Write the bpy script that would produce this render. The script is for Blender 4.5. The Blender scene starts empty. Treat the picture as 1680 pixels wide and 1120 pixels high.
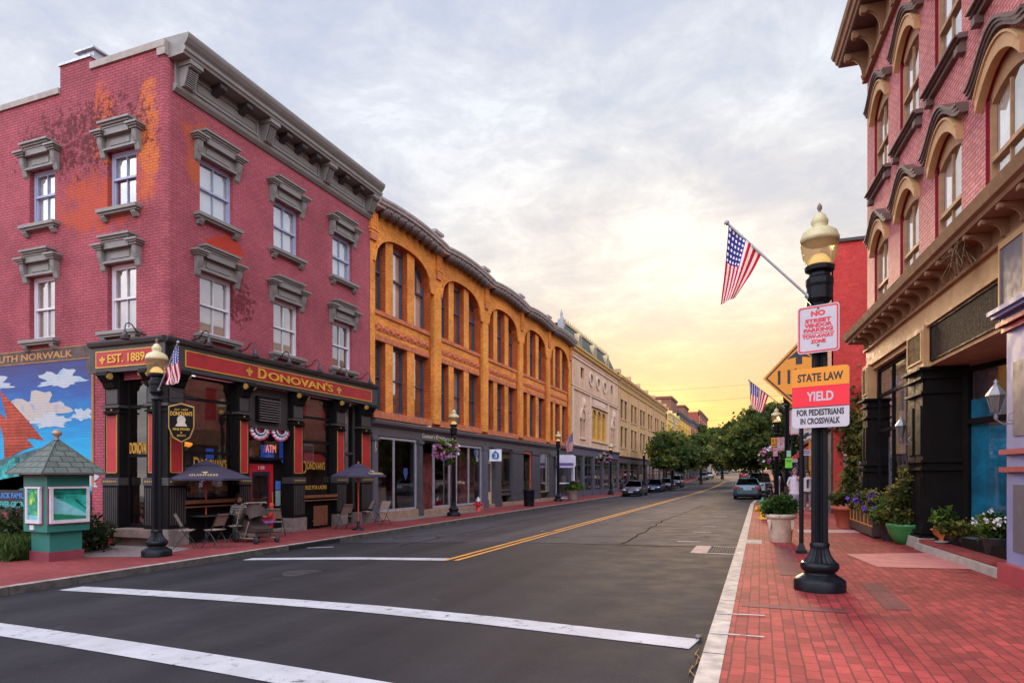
import bpy, math, random
import numpy as np
from mathutils import Matrix, Vector, noise as mnoise
R = math.radians
sc = bpy.context.scene
COL = sc.collection

# ---------------------------------------------------------------- camera, sky, sun, exposure
PAN = math.atan(406.0 / 1064.0)            # street runs 20.9 degrees right of the lens axis
EYE = 1.47
cd = bpy.data.cameras.new('camera'); cam = bpy.data.objects.new('camera', cd); COL.objects.link(cam)
cam.location = (0, 0, EYE); cam.rotation_euler = (R(90), 0, PAN)
cd.sensor_width = 36; cd.lens = 36 * 1064 / 1680.0; cd.shift_y = 220 / 1680.0
cd.clip_start = .05; cd.clip_end = 3000
sc.camera = cam
sc.view_settings.view_transform = 'Standard'; sc.view_settings.look = 'None'
sc.view_settings.exposure = 0.10; sc.view_settings.gamma = 1.0
SUN_AZ = R(7)                               # degrees left of the street direction
SUN_EL = R(11)
sd = bpy.data.lights.new('sun', 'SUN'); sun = bpy.data.objects.new('sun', sd); COL.objects.link(sun)
sd.energy = 2.8; sd.angle = R(12); sd.color = (1.0, .70, .42)
S_DIR = Vector((-math.sin(SUN_AZ) * math.cos(SUN_EL), math.cos(SUN_AZ) * math.cos(SUN_EL), math.sin(SUN_EL)))
sun.rotation_euler = S_DIR.to_track_quat('Z', 'Y').to_euler()
sun.location = (0, 40, 40)
try:
    sc.cycles.max_bounces = 8; sc.cycles.transparent_max_bounces = 12
    sc.cycles.caustics_reflective = False; sc.cycles.caustics_refractive = False
    sc.cycles.use_denoising = True
except Exception: pass

W = bpy.data.worlds.new('World'); sc.world = W; W.use_nodes = True

class NT:                                    # tiny node-tree helper
    def __init__(s, nt): s.nt = nt; nt.nodes.clear()
    def n(s, t, **kw):
        x = s.nt.nodes.new(t)
        for k, v in kw.items(): setattr(x, k, v)
        return x
    def l(s, a, b): s.nt.links.new(a, b)
    def put(s, sock, v):
        if hasattr(v, 'links') or isinstance(v, bpy.types.NodeSocket): s.l(v, sock)
        elif isinstance(v, (tuple, list)) and len(v) == 3 and sock.type == 'RGBA': sock.default_value = (*v, 1)
        else: sock.default_value = v
    def math(s, op, a, b=0.0, clamp=False):
        x = s.n('ShaderNodeMath', operation=op, use_clamp=clamp); s.put(x.inputs[0], a); s.put(x.inputs[1], b); return x.outputs[0]
    def vec(s, op, a, b=(0, 0, 0)):
        x = s.n('ShaderNodeVectorMath', operation=op); s.put(x.inputs[0], a)
        if op == 'SCALE': s.put(x.inputs['Scale'], b)
        else: s.put(x.inputs[1], b)
        return x.outputs['Value'] if op in ('DOT_PRODUCT', 'LENGTH') else x.outputs[0]
    def mix(s, f, a, b, mode='MIX'):
        x = s.n('ShaderNodeMix', data_type='RGBA', blend_type=mode)
        s.put(x.inputs[0], f); s.put(x.inputs[6], a); s.put(x.inputs[7], b); return x.outputs[2]
    def ramp(s, f, stops, interp='LINEAR'):
        x = s.n('ShaderNodeValToRGB'); x.color_ramp.interpolation = interp
        e = x.color_ramp.elements
        while len(e) < len(stops): e.new(.5)
        for i, (p, c) in enumerate(stops):
            e[i].position = p; e[i].color = (*c, 1) if len(c) == 3 else c
        s.put(x.inputs[0], f); return x.outputs[0]
    def noise(s, vec, scale, detail=4, rough=.55, dist=0.0):
        x = s.n('ShaderNodeTexNoise'); s.put(x.inputs['Vector'], vec); x.inputs['Scale'].default_value = scale
        x.inputs['Detail'].default_value = detail; x.inputs['Roughness'].default_value = rough; x.inputs['Distortion'].default_value = dist
        return x.outputs['Fac']
    def map(s, v, a, b, c=0.0, d=1.0):
        x = s.n('ShaderNodeMapRange'); x.interpolation_type = 'SMOOTHSTEP'
        s.put(x.inputs[0], v); x.inputs[1].default_value = a; x.inputs[2].default_value = b; x.inputs[3].default_value = c; x.inputs[4].default_value = d
        return x.outputs[0]

def sky_world():
    T = NT(W.node_tree)
    tc = T.n('ShaderNodeTexCoord'); d = tc.outputs['Generated']
    sep = T.n('ShaderNodeSeparateXYZ'); T.l(d, sep.inputs[0]); z = T.math('MAXIMUM', sep.outputs[2], 0.0)
    sky = T.n('ShaderNodeTexSky'); sky.sky_type = 'NISHITA'; sky.sun_disc = False
    sky.sun_elevation = SUN_EL; sky.sun_rotation = -SUN_AZ
    b1 = T.n('ShaderNodeBackground'); T.l(sky.outputs[0], b1.inputs[0]); b1.inputs[1].default_value = .10
    # cloud deck: view direction laid on a plane overhead
    den = T.math('ADD', z, .16)
    pl = T.vec('DIVIDE', d, None) if False else None
    cmb = T.n('ShaderNodeCombineXYZ')
    T.l(T.math('DIVIDE', sep.outputs[0], den), cmb.inputs[0]); T.l(T.math('DIVIDE', sep.outputs[1], den), cmb.inputs[1])
    cmb.inputs[2].default_value = 3.7
    big = T.noise(cmb.outputs[0], .8, 6, .55, .25)
    fine = T.noise(cmb.outputs[0], 3.6, 10, .66, .3)
    n = T.math('ADD', T.math('MULTIPLY', big, .55), T.math('MULTIPLY', fine, .45))
    towards = T.vec('DOT_PRODUCT', d, tuple(S_DIR))
    glow = T.map(towards, .84, .995)
    cool = T.ramp(z, [(0, (.93, .83, .79)), (.2, (.82, .83, .89)), (.5, (.70, .745, .86)), (1, (.58, .635, .79))])
    warm = T.ramp(z, [(0.0, (.92, .30, .012)), (.05, (.90, .40, .035)), (.10, (.86, .48, .11)), (.17, (.83, .60, .33)), (.27, (.82, .75, .69)), (.5, (.72, .76, .84))])
    base = T.mix(glow, cool, warm)
    hi = T.map(n, .42, .60)
    lit = T.ramp(hi, [(0, (.84, .87, .94)), (.45, (1.0, .985, .98)), (.8, (1.13, 1.11, 1.07)), (1, (1.30, 1.27, 1.2))])
    c = T.mix(1.0, base, lit, 'MULTIPLY')
    back = T.math('ADD', 1.0, T.math('MULTIPLY', T.map(towards, .50, -.35, 0.0, SKY_BACK - 1.0), T.map(z, .06, .55)))  # added brightness in the out-of-view sky away from the sun, to light the facades
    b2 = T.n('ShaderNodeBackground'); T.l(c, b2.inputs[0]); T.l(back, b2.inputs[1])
    mx = T.n('ShaderNodeMixShader'); mx.inputs[0].default_value = .9
    T.l(b1.outputs[0], mx.inputs[1]); T.l(b2.outputs[0], mx.inputs[2])
    out = T.n('ShaderNodeOutputWorld'); T.l(mx.outputs[0], out.inputs[0])
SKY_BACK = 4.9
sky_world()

# ---------------------------------------------------------------- materials
def S(r, g, b):
    f = lambda c: (c / 255 / 12.92) if c <= 10 else ((c / 255 + .055) / 1.055) ** 2.4
    return (f(r), f(g), f(b))
MC = {}
def newmat(name):
    m = bpy.data.materials.new(name); m.use_nodes = True
    T = NT(m.node_tree); o = T.n('ShaderNodeOutputMaterial'); p = T.n('ShaderNodeBsdfPrincipled'); T.l(p.outputs[0], o.inputs[0])
    return m, T, p, o
def clampc(c): return tuple(min(.95, max(.003, x)) for x in c)
def P(name, rgb, rough=.6, metal=0.0, var=.14, vs=3.0, bump=0.0, bs=30.0, spec=.5, coat=0.0, emit=None, es=0.0):
    if name in MC: return MC[name]
    m, T, p, o = newmat(name)
    tc = T.n('ShaderNodeTexCoord')
    if var:
        f = T.map(T.noise(tc.outputs['Object'], vs, 6, .65), .3, .7)
        col = T.mix(f, clampc([x * (1 - var) for x in rgb]), clampc([x * (1 + var) for x in rgb]))
        T.put(p.inputs['Base Color'], col)
        rr = T.map(T.noise(tc.outputs['Object'], vs * 2.3, 3), .3, .7, max(.02, rough - .08), min(1, rough + .1)); T.l(rr, p.inputs['Roughness'])
    else:
        p.inputs['Base Color'].default_value = (*clampc(rgb), 1); p.inputs['Roughness'].default_value = rough
    p.inputs['Metallic'].default_value = metal; p.inputs['Specular IOR Level'].default_value = spec
    p.inputs['Coat Weight'].default_value = coat; p.inputs['Coat Roughness'].default_value = .08
    if bump:
        b = T.n('ShaderNodeBump'); b.inputs['Strength'].default_value = bump; b.inputs['Distance'].default_value = .02
        T.l(T.noise(tc.outputs['Object'], bs, 5), b.inputs['Height']); T.l(b.outputs[0], p.inputs['Normal'])
    if emit: p.inputs['Emission Color'].default_value = (*emit, 1); p.inputs['Emission Strength'].default_value = es
    MC[name] = m; return m

def brick(name, c1, c2, mortar, bw=.215, bh=.072, ms=.007, var=.25, vs=.7, bump=.5, rough=.85, wear=None, rot=0, off=.5, wob=0.0):
    """brick courses in metres from the mesh's uv; wear = (colour, threshold, scale) exposed patches"""
    m, T, p, o = newmat(name)
    tc = T.n('ShaderNodeTexCoord'); uv = T.vec('ADD', tc.outputs['UV'], T.vec('SCALE', T.vec('SUBTRACT', T.n('ShaderNodeTexNoise').outputs['Color'], (.5, .5, .5)), 0.0)) if False else tc.outputs['UV']
    if wob:
        wn = T.n('ShaderNodeTexNoise'); wn.inputs['Scale'].default_value = 1.6; T.l(tc.outputs['UV'], wn.inputs['Vector']); uv = T.vec('ADD', uv, T.vec('SCALE', T.vec('SUBTRACT', wn.outputs['Color'], (.5, .5, .5)), wob))
    if rot:
        mp = T.n('ShaderNodeMapping'); mp.inputs['Rotation'].default_value = (0, 0, rot); T.l(uv, mp.inputs[0]); uv = mp.outputs[0]
    b = T.n('ShaderNodeTexBrick'); T.l(uv, b.inputs['Vector'])
    b.inputs['Scale'].default_value = 1; b.inputs['Brick Width'].default_value = bw; b.inputs['Row Height'].default_value = bh
    b.inputs['Mortar Size'].default_value = ms; b.inputs['Mortar Smooth'].default_value = .25; b.offset = off
    b.inputs['Color1'].default_value = (*c1, 1); b.inputs['Color2'].default_value = (*c2, 1); b.inputs['Mortar'].default_value = (*mortar, 1)
    ob = tc.outputs['Object']
    f = T.map(T.noise(ob, vs, 7, .65), .28, .72, 1 - var, 1 + var)
    col = T.vec('SCALE', b.outputs['Color'], f)
    f2 = T.map(T.noise(ob, 9, 3, .6), .3, .7, .9, 1.1); col = T.vec('SCALE', col, f2)
    if wear:
        for (wc, th, wsc, soft, mask) in wear:
            nz = T.noise(ob, wsc, 9, .72, .4); fac = T.map(nz, th, th + soft)
            if mask:
                (cx, cy, cz), (rx, ry, rz) = mask
                q = T.vec('DIVIDE', T.vec('SUBTRACT', ob, (cx, cy, cz)), (rx, ry, rz))
                fac = T.map(T.math('ADD', nz, T.map(T.vec('LENGTH', q), .15, 1.4, .24, -.32)), th, th + soft)
            wcol = T.mix(T.noise(ob, 14, 3), wc, clampc([x * .62 for x in wc]))
            col = T.mix(T.math('MULTIPLY', fac, T.map(b.outputs['Fac'], 0, 1, 1, .45)), col, wcol)
    T.put(p.inputs['Base Color'], col); p.inputs['Roughness'].default_value = rough; p.inputs['Specular IOR Level'].default_value = .15
    bm = T.n('ShaderNodeBump'); bm.inputs['Strength'].default_value = bump; bm.inputs['Distance'].default_value = .012
    h = T.math('SUBTRACT', T.math('MULTIPLY', T.noise(ob, 40, 4), .35), b.outputs['Fac'])
    T.l(h, bm.inputs['Height']); T.l(bm.outputs[0], p.inputs['Normal'])
    MC[name] = m; return m

def glass(name, tint=(.75, .8, .82), refl=1.0, base_refl=.02, wob=.012):
    """window pane: fresnel mirror over tinted see-through"""
    m, T, p, o = newmat(name); T.nt.nodes.remove(p)
    tr = T.n('ShaderNodeBsdfTransparent'); tr.inputs[0].default_value = (*tint, 1)
    gl = T.n('ShaderNodeBsdfGlossy'); gl.inputs['Roughness'].default_value = .03
    gl.inputs[0].default_value = (refl, refl, refl, 1)
    tc = T.n('ShaderNodeTexCoord'); bm = T.n('ShaderNodeBump'); bm.inputs['Strength'].default_value = .25; bm.inputs['Distance'].default_value = wob
    T.l(T.noise(tc.outputs['Object'], .9, 1), bm.inputs['Height']); T.l(bm.outputs[0], gl.inputs['Normal'])
    fr = T.n('ShaderNodeFresnel'); fr.inputs[0].default_value = 1.55
    mx = T.n('ShaderNodeMixShader'); gm_ = T.n('ShaderNodeNewGeometry'); T.l(T.math('MULTIPLY', T.math('ADD', T.math('MULTIPLY', fr.outputs[0], 1.25), base_refl, True), T.math('SUBTRACT', 1.0, gm_.outputs['Backfacing'])), mx.inputs[0])
    T.l(tr.outputs[0], mx.inputs[1]); T.l(gl.outputs[0], mx.inputs[2]); T.l(mx.outputs[0], o.inputs[0])
    MC[name] = m; return m

def flag_mat():
    m, T, p, o = newmat('flag_cloth')
    tc = T.n('ShaderNodeTexCoord'); sep = T.n('ShaderNodeSeparateXYZ'); T.l(tc.outputs['UV'], sep.inputs[0]); u, v = sep.outputs[0], sep.outputs[1]
    st = T.math('MODULO', T.math('FLOOR', T.math('MULTIPLY', v, 13)), 2)
    col = T.mix(st, S(190, 18, 40), S(238, 228, 230))
    cant = T.math('MULTIPLY', T.math('LESS_THAN', u, .4), T.math('GREATER_THAN', v, 6 / 13))
    fu = T.math('SUBTRACT', T.math('FRACT', T.math('MULTIPLY', u, 6 / .4)), .5); fv = T.math('SUBTRACT', T.math('FRACT', T.math('MULTIPLY', T.math('SUBTRACT', v, 6 / 13), 5 / (7 / 13))), .5)
    dd = T.math('ADD', T.math('MULTIPLY', fu, fu), T.math('MULTIPLY', fv, fv))
    star = T.math('LESS_THAN', dd, .075)
    col = T.mix(cant, col, T.mix(star, S(42, 48, 130), S(240, 236, 240)))
    T.put(p.inputs['Base Color'], col); p.inputs['Roughness'].default_value = .8
    tl = T.n('ShaderNodeBsdfTranslucent'); T.put(tl.inputs[0], col)
    mx = T.n('ShaderNodeMixShader'); mx.inputs[0].default_value = .35; T.l(p.outputs[0], mx.inputs[1]); T.l(tl.outputs[0], mx.inputs[2]); T.l(mx.outputs[0], o.inputs[0])
    MC['flag'] = m; return m

def leaf_mat(name, a, b, c=None):
    m, T, p, o = newmat(name)
    tc = T.n('ShaderNodeTexCoord'); uv = T.n('ShaderNodeSeparateXYZ'); T.l(tc.outputs['UV'], uv.inputs[0])
    col = T.ramp(uv.outputs[0], [(0, a), (.6, b), (1, c or b)])
    f = T.map(T.noise(tc.outputs['Object'], 1.1, 3), .3, .7, .75, 1.25); col = T.vec('SCALE', col, f)
    T.put(p.inputs['Base Color'], col); p.inputs['Roughness'].default_value = .6; p.inputs['Specular IOR Level'].default_value = .25
    tl = T.n('ShaderNodeBsdfTranslucent'); T.put(tl.inputs[0], col)
    mx = T.n('ShaderNodeMixShader'); mx.inputs[0].default_value = .45; T.l(p.outputs[0], mx.inputs[1]); T.l(tl.outputs[0], mx.inputs[2]); T.l(mx.outputs[0], o.inputs[0])
    MC[name] = m; return m

# ---------------------------------------------------------------- mesh builder
ROOTZ = {}
class MB:
    def __init__(s): s.v = []; s.f = []; s.m = []; s.s = []; s.uv = {}; s.M = None
    def add(s, vs, fs, mi=0, smooth=False, uv=None):
        o = len(s.v)
        if s.M is not None: vs = [tuple(s.M @ Vector(q)) for q in vs]
        s.v += [tuple(q) for q in vs]
        for f in fs:
            if uv is not None: s.uv[len(s.f)] = [uv[i] for i in f]
            s.f.append([i + o for i in f]); s.m.append(mi); s.s.append(smooth)
        return s
    def box(s, x0, x1, y0, y1, z0, z1, mi=0):
        if x0 > x1: x0, x1 = x1, x0
        if y0 > y1: y0, y1 = y1, y0
        if z0 > z1: z0, z1 = z1, z0
        v = [(x0, y0, z0), (x1, y0, z0), (x1, y1, z0), (x0, y1, z0), (x0, y0, z1), (x1, y0, z1), (x1, y1, z1), (x0, y1, z1)]
        return s.add(v, [(0, 3, 2, 1), (4, 5, 6, 7), (0, 1, 5, 4), (1, 2, 6, 5), (2, 3, 7, 6), (3, 0, 4, 7)], mi)
    def quad(s, a, b, c, d, mi=0, smooth=False): return s.add([a, b, c, d], [(0, 1, 2, 3)], mi, smooth)
    def prism(s, pts, a0, a1, axis='y', mi=0, smooth=False):
        n = len(pts)
        ar = sum(pts[i][0] * pts[(i + 1) % n][1] - pts[(i + 1) % n][0] * pts[i][1] for i in range(n))
        if ar < 0: pts = pts[::-1]
        mk = {'y': lambda p, a: (p[0], a, p[1]), 'x': lambda p, a: (a, p[0], p[1]), 'z': lambda p, a: (p[0], p[1], a)}[axis]
        v = [mk(p, a0) for p in pts] + [mk(p, a1) for p in pts]
        fl = axis == 'y'
        fs = [tuple(range(n)), tuple(range(2 * n - 1, n - 1, -1))]
        if not fl: fs = [f[::-1] for f in fs]
        fs += [((i, i + n, (i + 1) % n + n, (i + 1) % n) if fl else (i, (i + 1) % n, (i + 1) % n + n, i + n)) for i in range(n)]
        if (a1 < a0): fs = [f[::-1] for f in fs]
        return s.add(v, fs, mi, smooth)
    def tube(s, pts, rad, n=8, mi=0, smooth=True, caps=True):
        pts = [Vector(p) for p in pts]
        if not hasattr(rad, '__len__'): rad = [rad] * len(pts)
        v = []; fs = []; up = None
        for i, p in enumerate(pts):
            t = (pts[min(i + 1, len(pts) - 1)] - pts[max(i - 1, 0)])
            if t.length < 1e-9: t = Vector((0, 0, 1))
            t.normalize()
            if up is None: up = Vector((0, 0, 1)) if abs(t.z) < .9 else Vector((1, 0, 0))
            a = t.cross(up)
            if a.length < 1e-6: a = t.cross(Vector((1, 0, 0)))
            a.normalize(); b = a.cross(t); up = b
            for k in range(n):
                th = 2 * math.pi * k / n; v.append(tuple(p + (a * math.cos(th) + b * math.sin(th)) * rad[i]))
        for i in range(len(pts) - 1):
            for k in range(n):
                k2 = (k + 1) % n; fs.append((i * n + k, i * n + k2, (i + 1) * n + k2, (i + 1) * n + k))
        s.add(v, fs, mi, smooth)
        if caps:
            s.add(v[:n], [tuple(range(n - 1, -1, -1))], mi); s.add(v[-n:], [tuple(range(n))], mi)
        return s
    def lathe(s, prof, n=20, c=(0, 0, 0), mi=0, smooth=True, flute=0.0, ph=0.0):
        v = []; fs = []
        for r, z in prof:
            for k in range(n):
                th = 2 * math.pi * (k + ph) / n; rr = r * (1 - flute * (k % 2)); v.append((c[0] + rr * math.cos(th), c[1] + rr * math.sin(th), c[2] + z))
        for i in range(len(prof) - 1):
            for k in range(n):
                k2 = (k + 1) % n; fs.append((i * n + k, i * n + k2, (i + 1) * n + k2, (i + 1) * n + k))
        s.add(v, fs, mi, smooth)
        if prof[0][0] > 1e-4: s.add(v[:n], [tuple(range(n - 1, -1, -1))], mi)
        if prof[-1][0] > 1e-4: s.add(v[-n:], [tuple(range(n))], mi)
        return s
    def ball(s, c, rx, ry=None, rz=None, n=12, mi=0, jit=0.0, seed=0):
        ry = ry or rx; rz = rz or rx; m = max(4, n // 2); rng = random.Random(seed); v = []; fs = []
        for i in range(m + 1):
            ph = -math.pi / 2 + math.pi * i / m
            for k in range(n):
                th = 2 * math.pi * k / n; j = 1 + jit * (rng.random() - .5)
                v.append((c[0] + rx * j * math.cos(ph) * math.cos(th), c[1] + ry * j * math.cos(ph) * math.sin(th), c[2] + rz * j * math.sin(ph)))
        for i in range(m):
            for k in range(n):
                k2 = (k + 1) % n; fs.append((i * n + k, i * n + k2, (i + 1) * n + k2, (i + 1) * n + k))
        return s.add(v, fs, mi, True)
    def text(s, txt, x0, x1, z0, z1, y, dep=.01, mi=0, bold=0.0, fit=True):
        """letters standing in the xz plane, read from -y, squeezed into the given box"""
        vs, fs = text_geo(txt, bold)
        xs = [p[0] for p in vs]; ys = [p[1] for p in vs]; ax, bx, ay, by = min(xs), max(xs), min(ys), max(ys)
        sx = (x1 - x0) / (bx - ax); sy = (z1 - z0) / (by - ay)
        v = [(x0 + (p[0] - ax) * sx, y - (dep if p[2] > 0 else 0), z0 + (p[1] - ay) * sy) for p in vs]
        return s.add(v, fs, mi)
    def build(s, name, mats, parent=None, loc=None, rot=None, abs_z=True):
        me = s.mesh(name, mats, -ROOTZ.get(parent.name, 0.0) if (parent is not None and abs_z) else 0.0)
        return link(name, me, parent, loc, rot)
    def mesh(s, name, mats, dz=0.0):
        if not isinstance(mats, (list, tuple)): mats = [mats]
        me = bpy.data.meshes.new(name)
        v = s.v if not dz else [(a, b, c + dz) for a, b, c in s.v]
        me.from_pydata(v, [], s.f); me.update()
        for q in mats: me.materials.append(q)
        me.polygons.foreach_set('material_index', s.m); me.polygons.foreach_set('use_smooth', s.s)
        L = me.uv_layers.new(name='uv'); co = s.v
        out = np.zeros((len(me.loops), 2), dtype=np.float32); k = 0
        nr = np.zeros(len(s.f) * 3, dtype=np.float32); me.polygons.foreach_get('normal', nr)
        for i, f in enumerate(s.f):
            if i in s.uv:
                for w in s.uv[i]: out[k] = w; k += 1
                continue
            nx, ny, nz = abs(nr[3 * i]), abs(nr[3 * i + 1]), abs(nr[3 * i + 2])
            for vi in f:
                x, y, z = co[vi]
                out[k] = (x, y) if nz > max(nx, ny) else ((y, z) if nx > ny else (x, z)); k += 1
        L.data.foreach_set('uv', out.ravel())
        return me

TG = {}
def text_geo(txt, bold=0.0):
    key = (txt, bold)
    if key not in TG:
        cu = bpy.data.curves.new('lettering', 'FONT'); cu.body = txt; cu.size = 1; cu.extrude = .02; cu.offset = bold; cu.resolution_u = 3
        ob = bpy.data.objects.new('lettering', cu); me = bpy.data.meshes.new_from_object(ob)
        TG[key] = ([tuple(v.co) for v in me.vertices], [tuple(p.vertices) for p in me.polygons])
        bpy.data.objects.remove(ob); bpy.data.meshes.remove(me); bpy.data.curves.remove(cu)
    return TG[key]

def link(name, me, parent=None, loc=None, rot=None):
    o = bpy.data.objects.new(name, me); COL.objects.link(o)
    if parent is not None: o.parent = parent
    if loc is not None: o.location = loc
    if rot is not None: o.rotation_euler = rot if hasattr(rot, '__len__') else (0, 0, rot)
    return o
def tag(o, label, cat, group=None):
    o['label'] = label; o['category'] = cat
    if group: o['group'] = group
    return o
def thing(name, label, cat, loc=(0, 0, 0), rot=0, group=None, absz=False):
    o = link(name, None, None, loc, rot); tag(o, label, cat, group); o.empty_display_size = .3
    if absz: ROOTZ[o.name] = loc[2]
    return o
def struct(name, mb, mats):
    o = mb.build(name, mats); o['kind'] = 'structure'; return o
def kids(o):
    if o not in KC: KC[o] = list(o.children)
    return KC[o]
KC = {}
def dup(o, loc=None, rot=None, label=None, scale=None, parent=None, first=True):
    c = o.copy(); COL.objects.link(c)
    if parent is not None: c.parent = parent
    if first:
        if loc is not None: c.location = loc
        if rot is not None: c.rotation_euler = (0, 0, rot)
        if label: c['label'] = label
        if scale: c.scale = (scale,) * 3 if not hasattr(scale, '__len__') else scale
    for k in list(o.children): dup(k, parent=c, first=False)
    return c

# pixel (photo, 1680 wide) -> world helpers, used to place things on the ground
ca, sa = math.cos(PAN), math.sin(PAN)
def on_depth(px, depth):
    xc = (px - 840) / 1064 * depth; return (xc * ca - depth * sa, xc * sa + depth * ca)
def on_ground(px, py, z):
    return on_depth(px, 1064 * (EYE - z) / (py - 780))

# terrain: street falls to the left kerb and climbs gently beyond 60 m
def rise(y):
    t = max(0.0, y - 58); return .00018 * t * t if t < 70 else .882 + (t - 70) * .0155
def gz(x, y):
    e = rise(y)
    if x >= -.45: return e
    if x > -11.6:
        t = (x + .45) / -11.15; return e - .14 - .33 * t + .05 * math.sin(math.pi * t)
    return e - .33
rnd = random.Random(7)
# ---------------------------------------------------------------- material palette
def asphalt():
    m, T, p, o = newmat('asphalt')
    tc = T.n('ShaderNodeTexCoord'); ob = tc.outputs['Object']
    big = T.noise(ob, .16, 6, .6, .6); mid = T.noise(ob, 1.7, 6, .7); grit = T.noise(ob, 90, 3, .7)
    mp = T.n('ShaderNodeMapping'); mp.inputs['Scale'].default_value = (.9, .03, 1); T.l(ob, mp.inputs[0])
    track = T.noise(mp.outputs[0], 1.0, 4, .6)
    f = T.math('ADD', T.math('ADD', T.math('MULTIPLY', big, .5), T.math('MULTIPLY', track, .5)), T.math('MULTIPLY', mid, .3))
    sep = T.n('ShaderNodeSeparateXYZ'); T.l(ob, sep.inputs[0])
    old = T.map(sep.outputs[1], 15.2, 15.6)         # newer darker paving this side of the joint
    col = T.ramp(f, [(.46, (.0125, .0115, .0145)), (.62, (.0235, .021, .025)), (.86, (.043, .039, .043))])
    col = T.mix(old, col, T.vec('SCALE', col, 1.75))
    v = T.n('ShaderNodeTexVoronoi'); v.feature = 'DISTANCE_TO_EDGE'; v.inputs['Scale'].default_value = .22
    T.l(T.vec('ADD', ob, T.vec('SCALE', T.n('ShaderNodeTexNoise').outputs['Color'], .0)), v.inputs['Vector'])
    crack = T.math('MULTIPLY', T.math('LESS_THAN', v.outputs['Distance'], .012), T.map(mid, .45, .6))
    col = T.mix(T.math('MULTIPLY', crack, T.math('MULTIPLY', old, .7)), col, (.02, .018, .02))
    st = T.map(T.noise(ob, .55, 8, .75, 1.2), .56, .70); col = T.mix(T.math('MULTIPLY', st, .5), col, (.024, .021, .024)); sp2 = T.map(T.noise(ob, 1.1, 9, .8, .4), .62, .70); col = T.mix(T.math('MULTIPLY', sp2, .42), col, (.085, .076, .077))
    col = T.vec('SCALE', col, T.map(grit, .25, .75, .60, 1.42))
    T.put(p.inputs['Base Color'], col); T.l(T.map(mid, .3, .7, .82, .95), p.inputs['Roughness']); p.inputs['Specular IOR Level'].default_value = .12
    b = T.n('ShaderNodeBump'); b.inputs['Strength'].default_value = .35; b.inputs['Distance'].default_value = .004; T.l(grit, b.inputs['Height']); T.l(b.outputs[0], p.inputs['Normal'])
    return m
def road_paint(name, rgb, worn=.5):
    m, T, p, o = newmat(name); tc = T.n('ShaderNodeTexCoord'); ob = tc.outputs['Object']
    n = T.noise(ob, 5, 9, .75); g = T.noise(ob, 70, 3, .7)
    k = T.map(T.math('ADD', T.math('MULTIPLY', n, .75), T.math('MULTIPLY', g, .25)), worn, worn + .1)
    col = T.mix(k, T.vec('SCALE', rgb, T.map(T.noise(ob, 1.5, 4), .3, .7, .82, 1.05)), (.10, .09, .095))
    T.put(p.inputs['Base Color'], col); p.inputs['Roughness'].default_value = .8
    MC[name] = m; return m
ASPH = asphalt(); WHITE_LINE = road_paint('white_line', (.43, .415, .43), .535); YEL_LINE = road_paint('yellow_line', (.62, .25, .02), .57)
PAVER = brick('brick_paving', (.37, .050, .046), (.215, .028, .029), (.12, .026, .026), .215, .108, .007, .32, .5, .6, .8,
              wear=[((.15, .05, .045), .56, .6, .25, None), ((.48, .17, .15), .62, 1.7, .15, None), ((.10, .04, .038), .66, 5, .06, None)], rot=R(90), wob=.03)
PAVER_L = brick('brick_paving_left', (.25, .050, .048), (.20, .040, .040), (.14, .04, .04), .215, .108, .005, .2, .5, .4, .8,
                wear=[((.14, .05, .05), .6, .4, .2, None)])
GRANITE = P('granite_kerb', (.40, .34, .31), .8, var=.25, vs=4, bump=.4, bs=25)
CONC = P('concrete', (.36, .30, .26), .85, var=.22, vs=3, bump=.35, bs=30)
CONC_PINK = P('pink_concrete', (.50, .155, .135), .8, var=.14, vs=3, bump=.15)
GREY_STONE = P('grey_stone', (.20, .155, .14), .85, var=.25, vs=4, bump=.3)
PUB_BRICK = brick('painted_brick', (.42, .103, .120), (.37, .086, .104), (.25, .058, .078), .225, .078, .011, .20, .6, .7, .7,
                  wear=[((.62, .13, .040), .58, 1.4, .22, ((.9, 0, 10.4), (1.2, 1.6, 2.0))),
                        ((.60, .12, .04), .58, 1.6, .22, ((-.1, 1.5, 9.3), (.5, 1.2, 3.2))),
                        ((.62, .055, .022), .50, 2.2, .14, ((1.9, 0, 8.3), (1.0, .5, .55))),
                        ((.13, .026, .032), .655, 6, .06, None), ((.17, .03, .035), .66, 5.5, .08, ((2.3, 0, 6.9), (1.6, .6, 1.5)))])
BRICK_SIDE = brick('worn_painted_brick', (.38, .084, .099), (.33, .072, .088), (.21, .046, .06), .225, .078, .011, .24, .6, .7, .75,
                   wear=[((.74, .19, .045), .50, 1.7, .22, ((0, .65, 10.6), (.6, .75, 2.6))),
                         ((.70, .14, .04), .51, 1.9, .20, ((0, 2.3, 11.2), (.6, .7, 1.9))),
                         ((.60, .10, .05), .515, 2.2, .22, ((0, 2.4, 9.2), (.6, 3.2, 1.5))),
                         ((.13, .026, .028), .665, 6.5, .10, ((0, 3.0, 11.0), (.8, 6.0, 2.4))),
                         ((.15, .03, .034), .645, 5.0, .07, None)])
ORANGE = brick('orange_brick', (.90, .36, .066), (.73, .235, .042), (.55, .22, .06), .225, .075, .010, .24, .4, .6, .8,
               wear=[((.56, .13, .03), .50, .22, .25, None), ((.50, .12, .03), .56, .9, .2, None), ((.22, .085, .04), .62, 2.4, .14, None)])
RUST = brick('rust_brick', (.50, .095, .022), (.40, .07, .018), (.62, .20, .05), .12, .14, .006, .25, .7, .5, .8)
RUSTSTONE = P('rust_sandstone', (.52, .15, .062), .85, var=.25, vs=4, bump=.3)
TERRA = P('carved_terracotta', (.56, .145, .055), .85, var=.3, vs=6, bump=1.0, bs=9)
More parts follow.
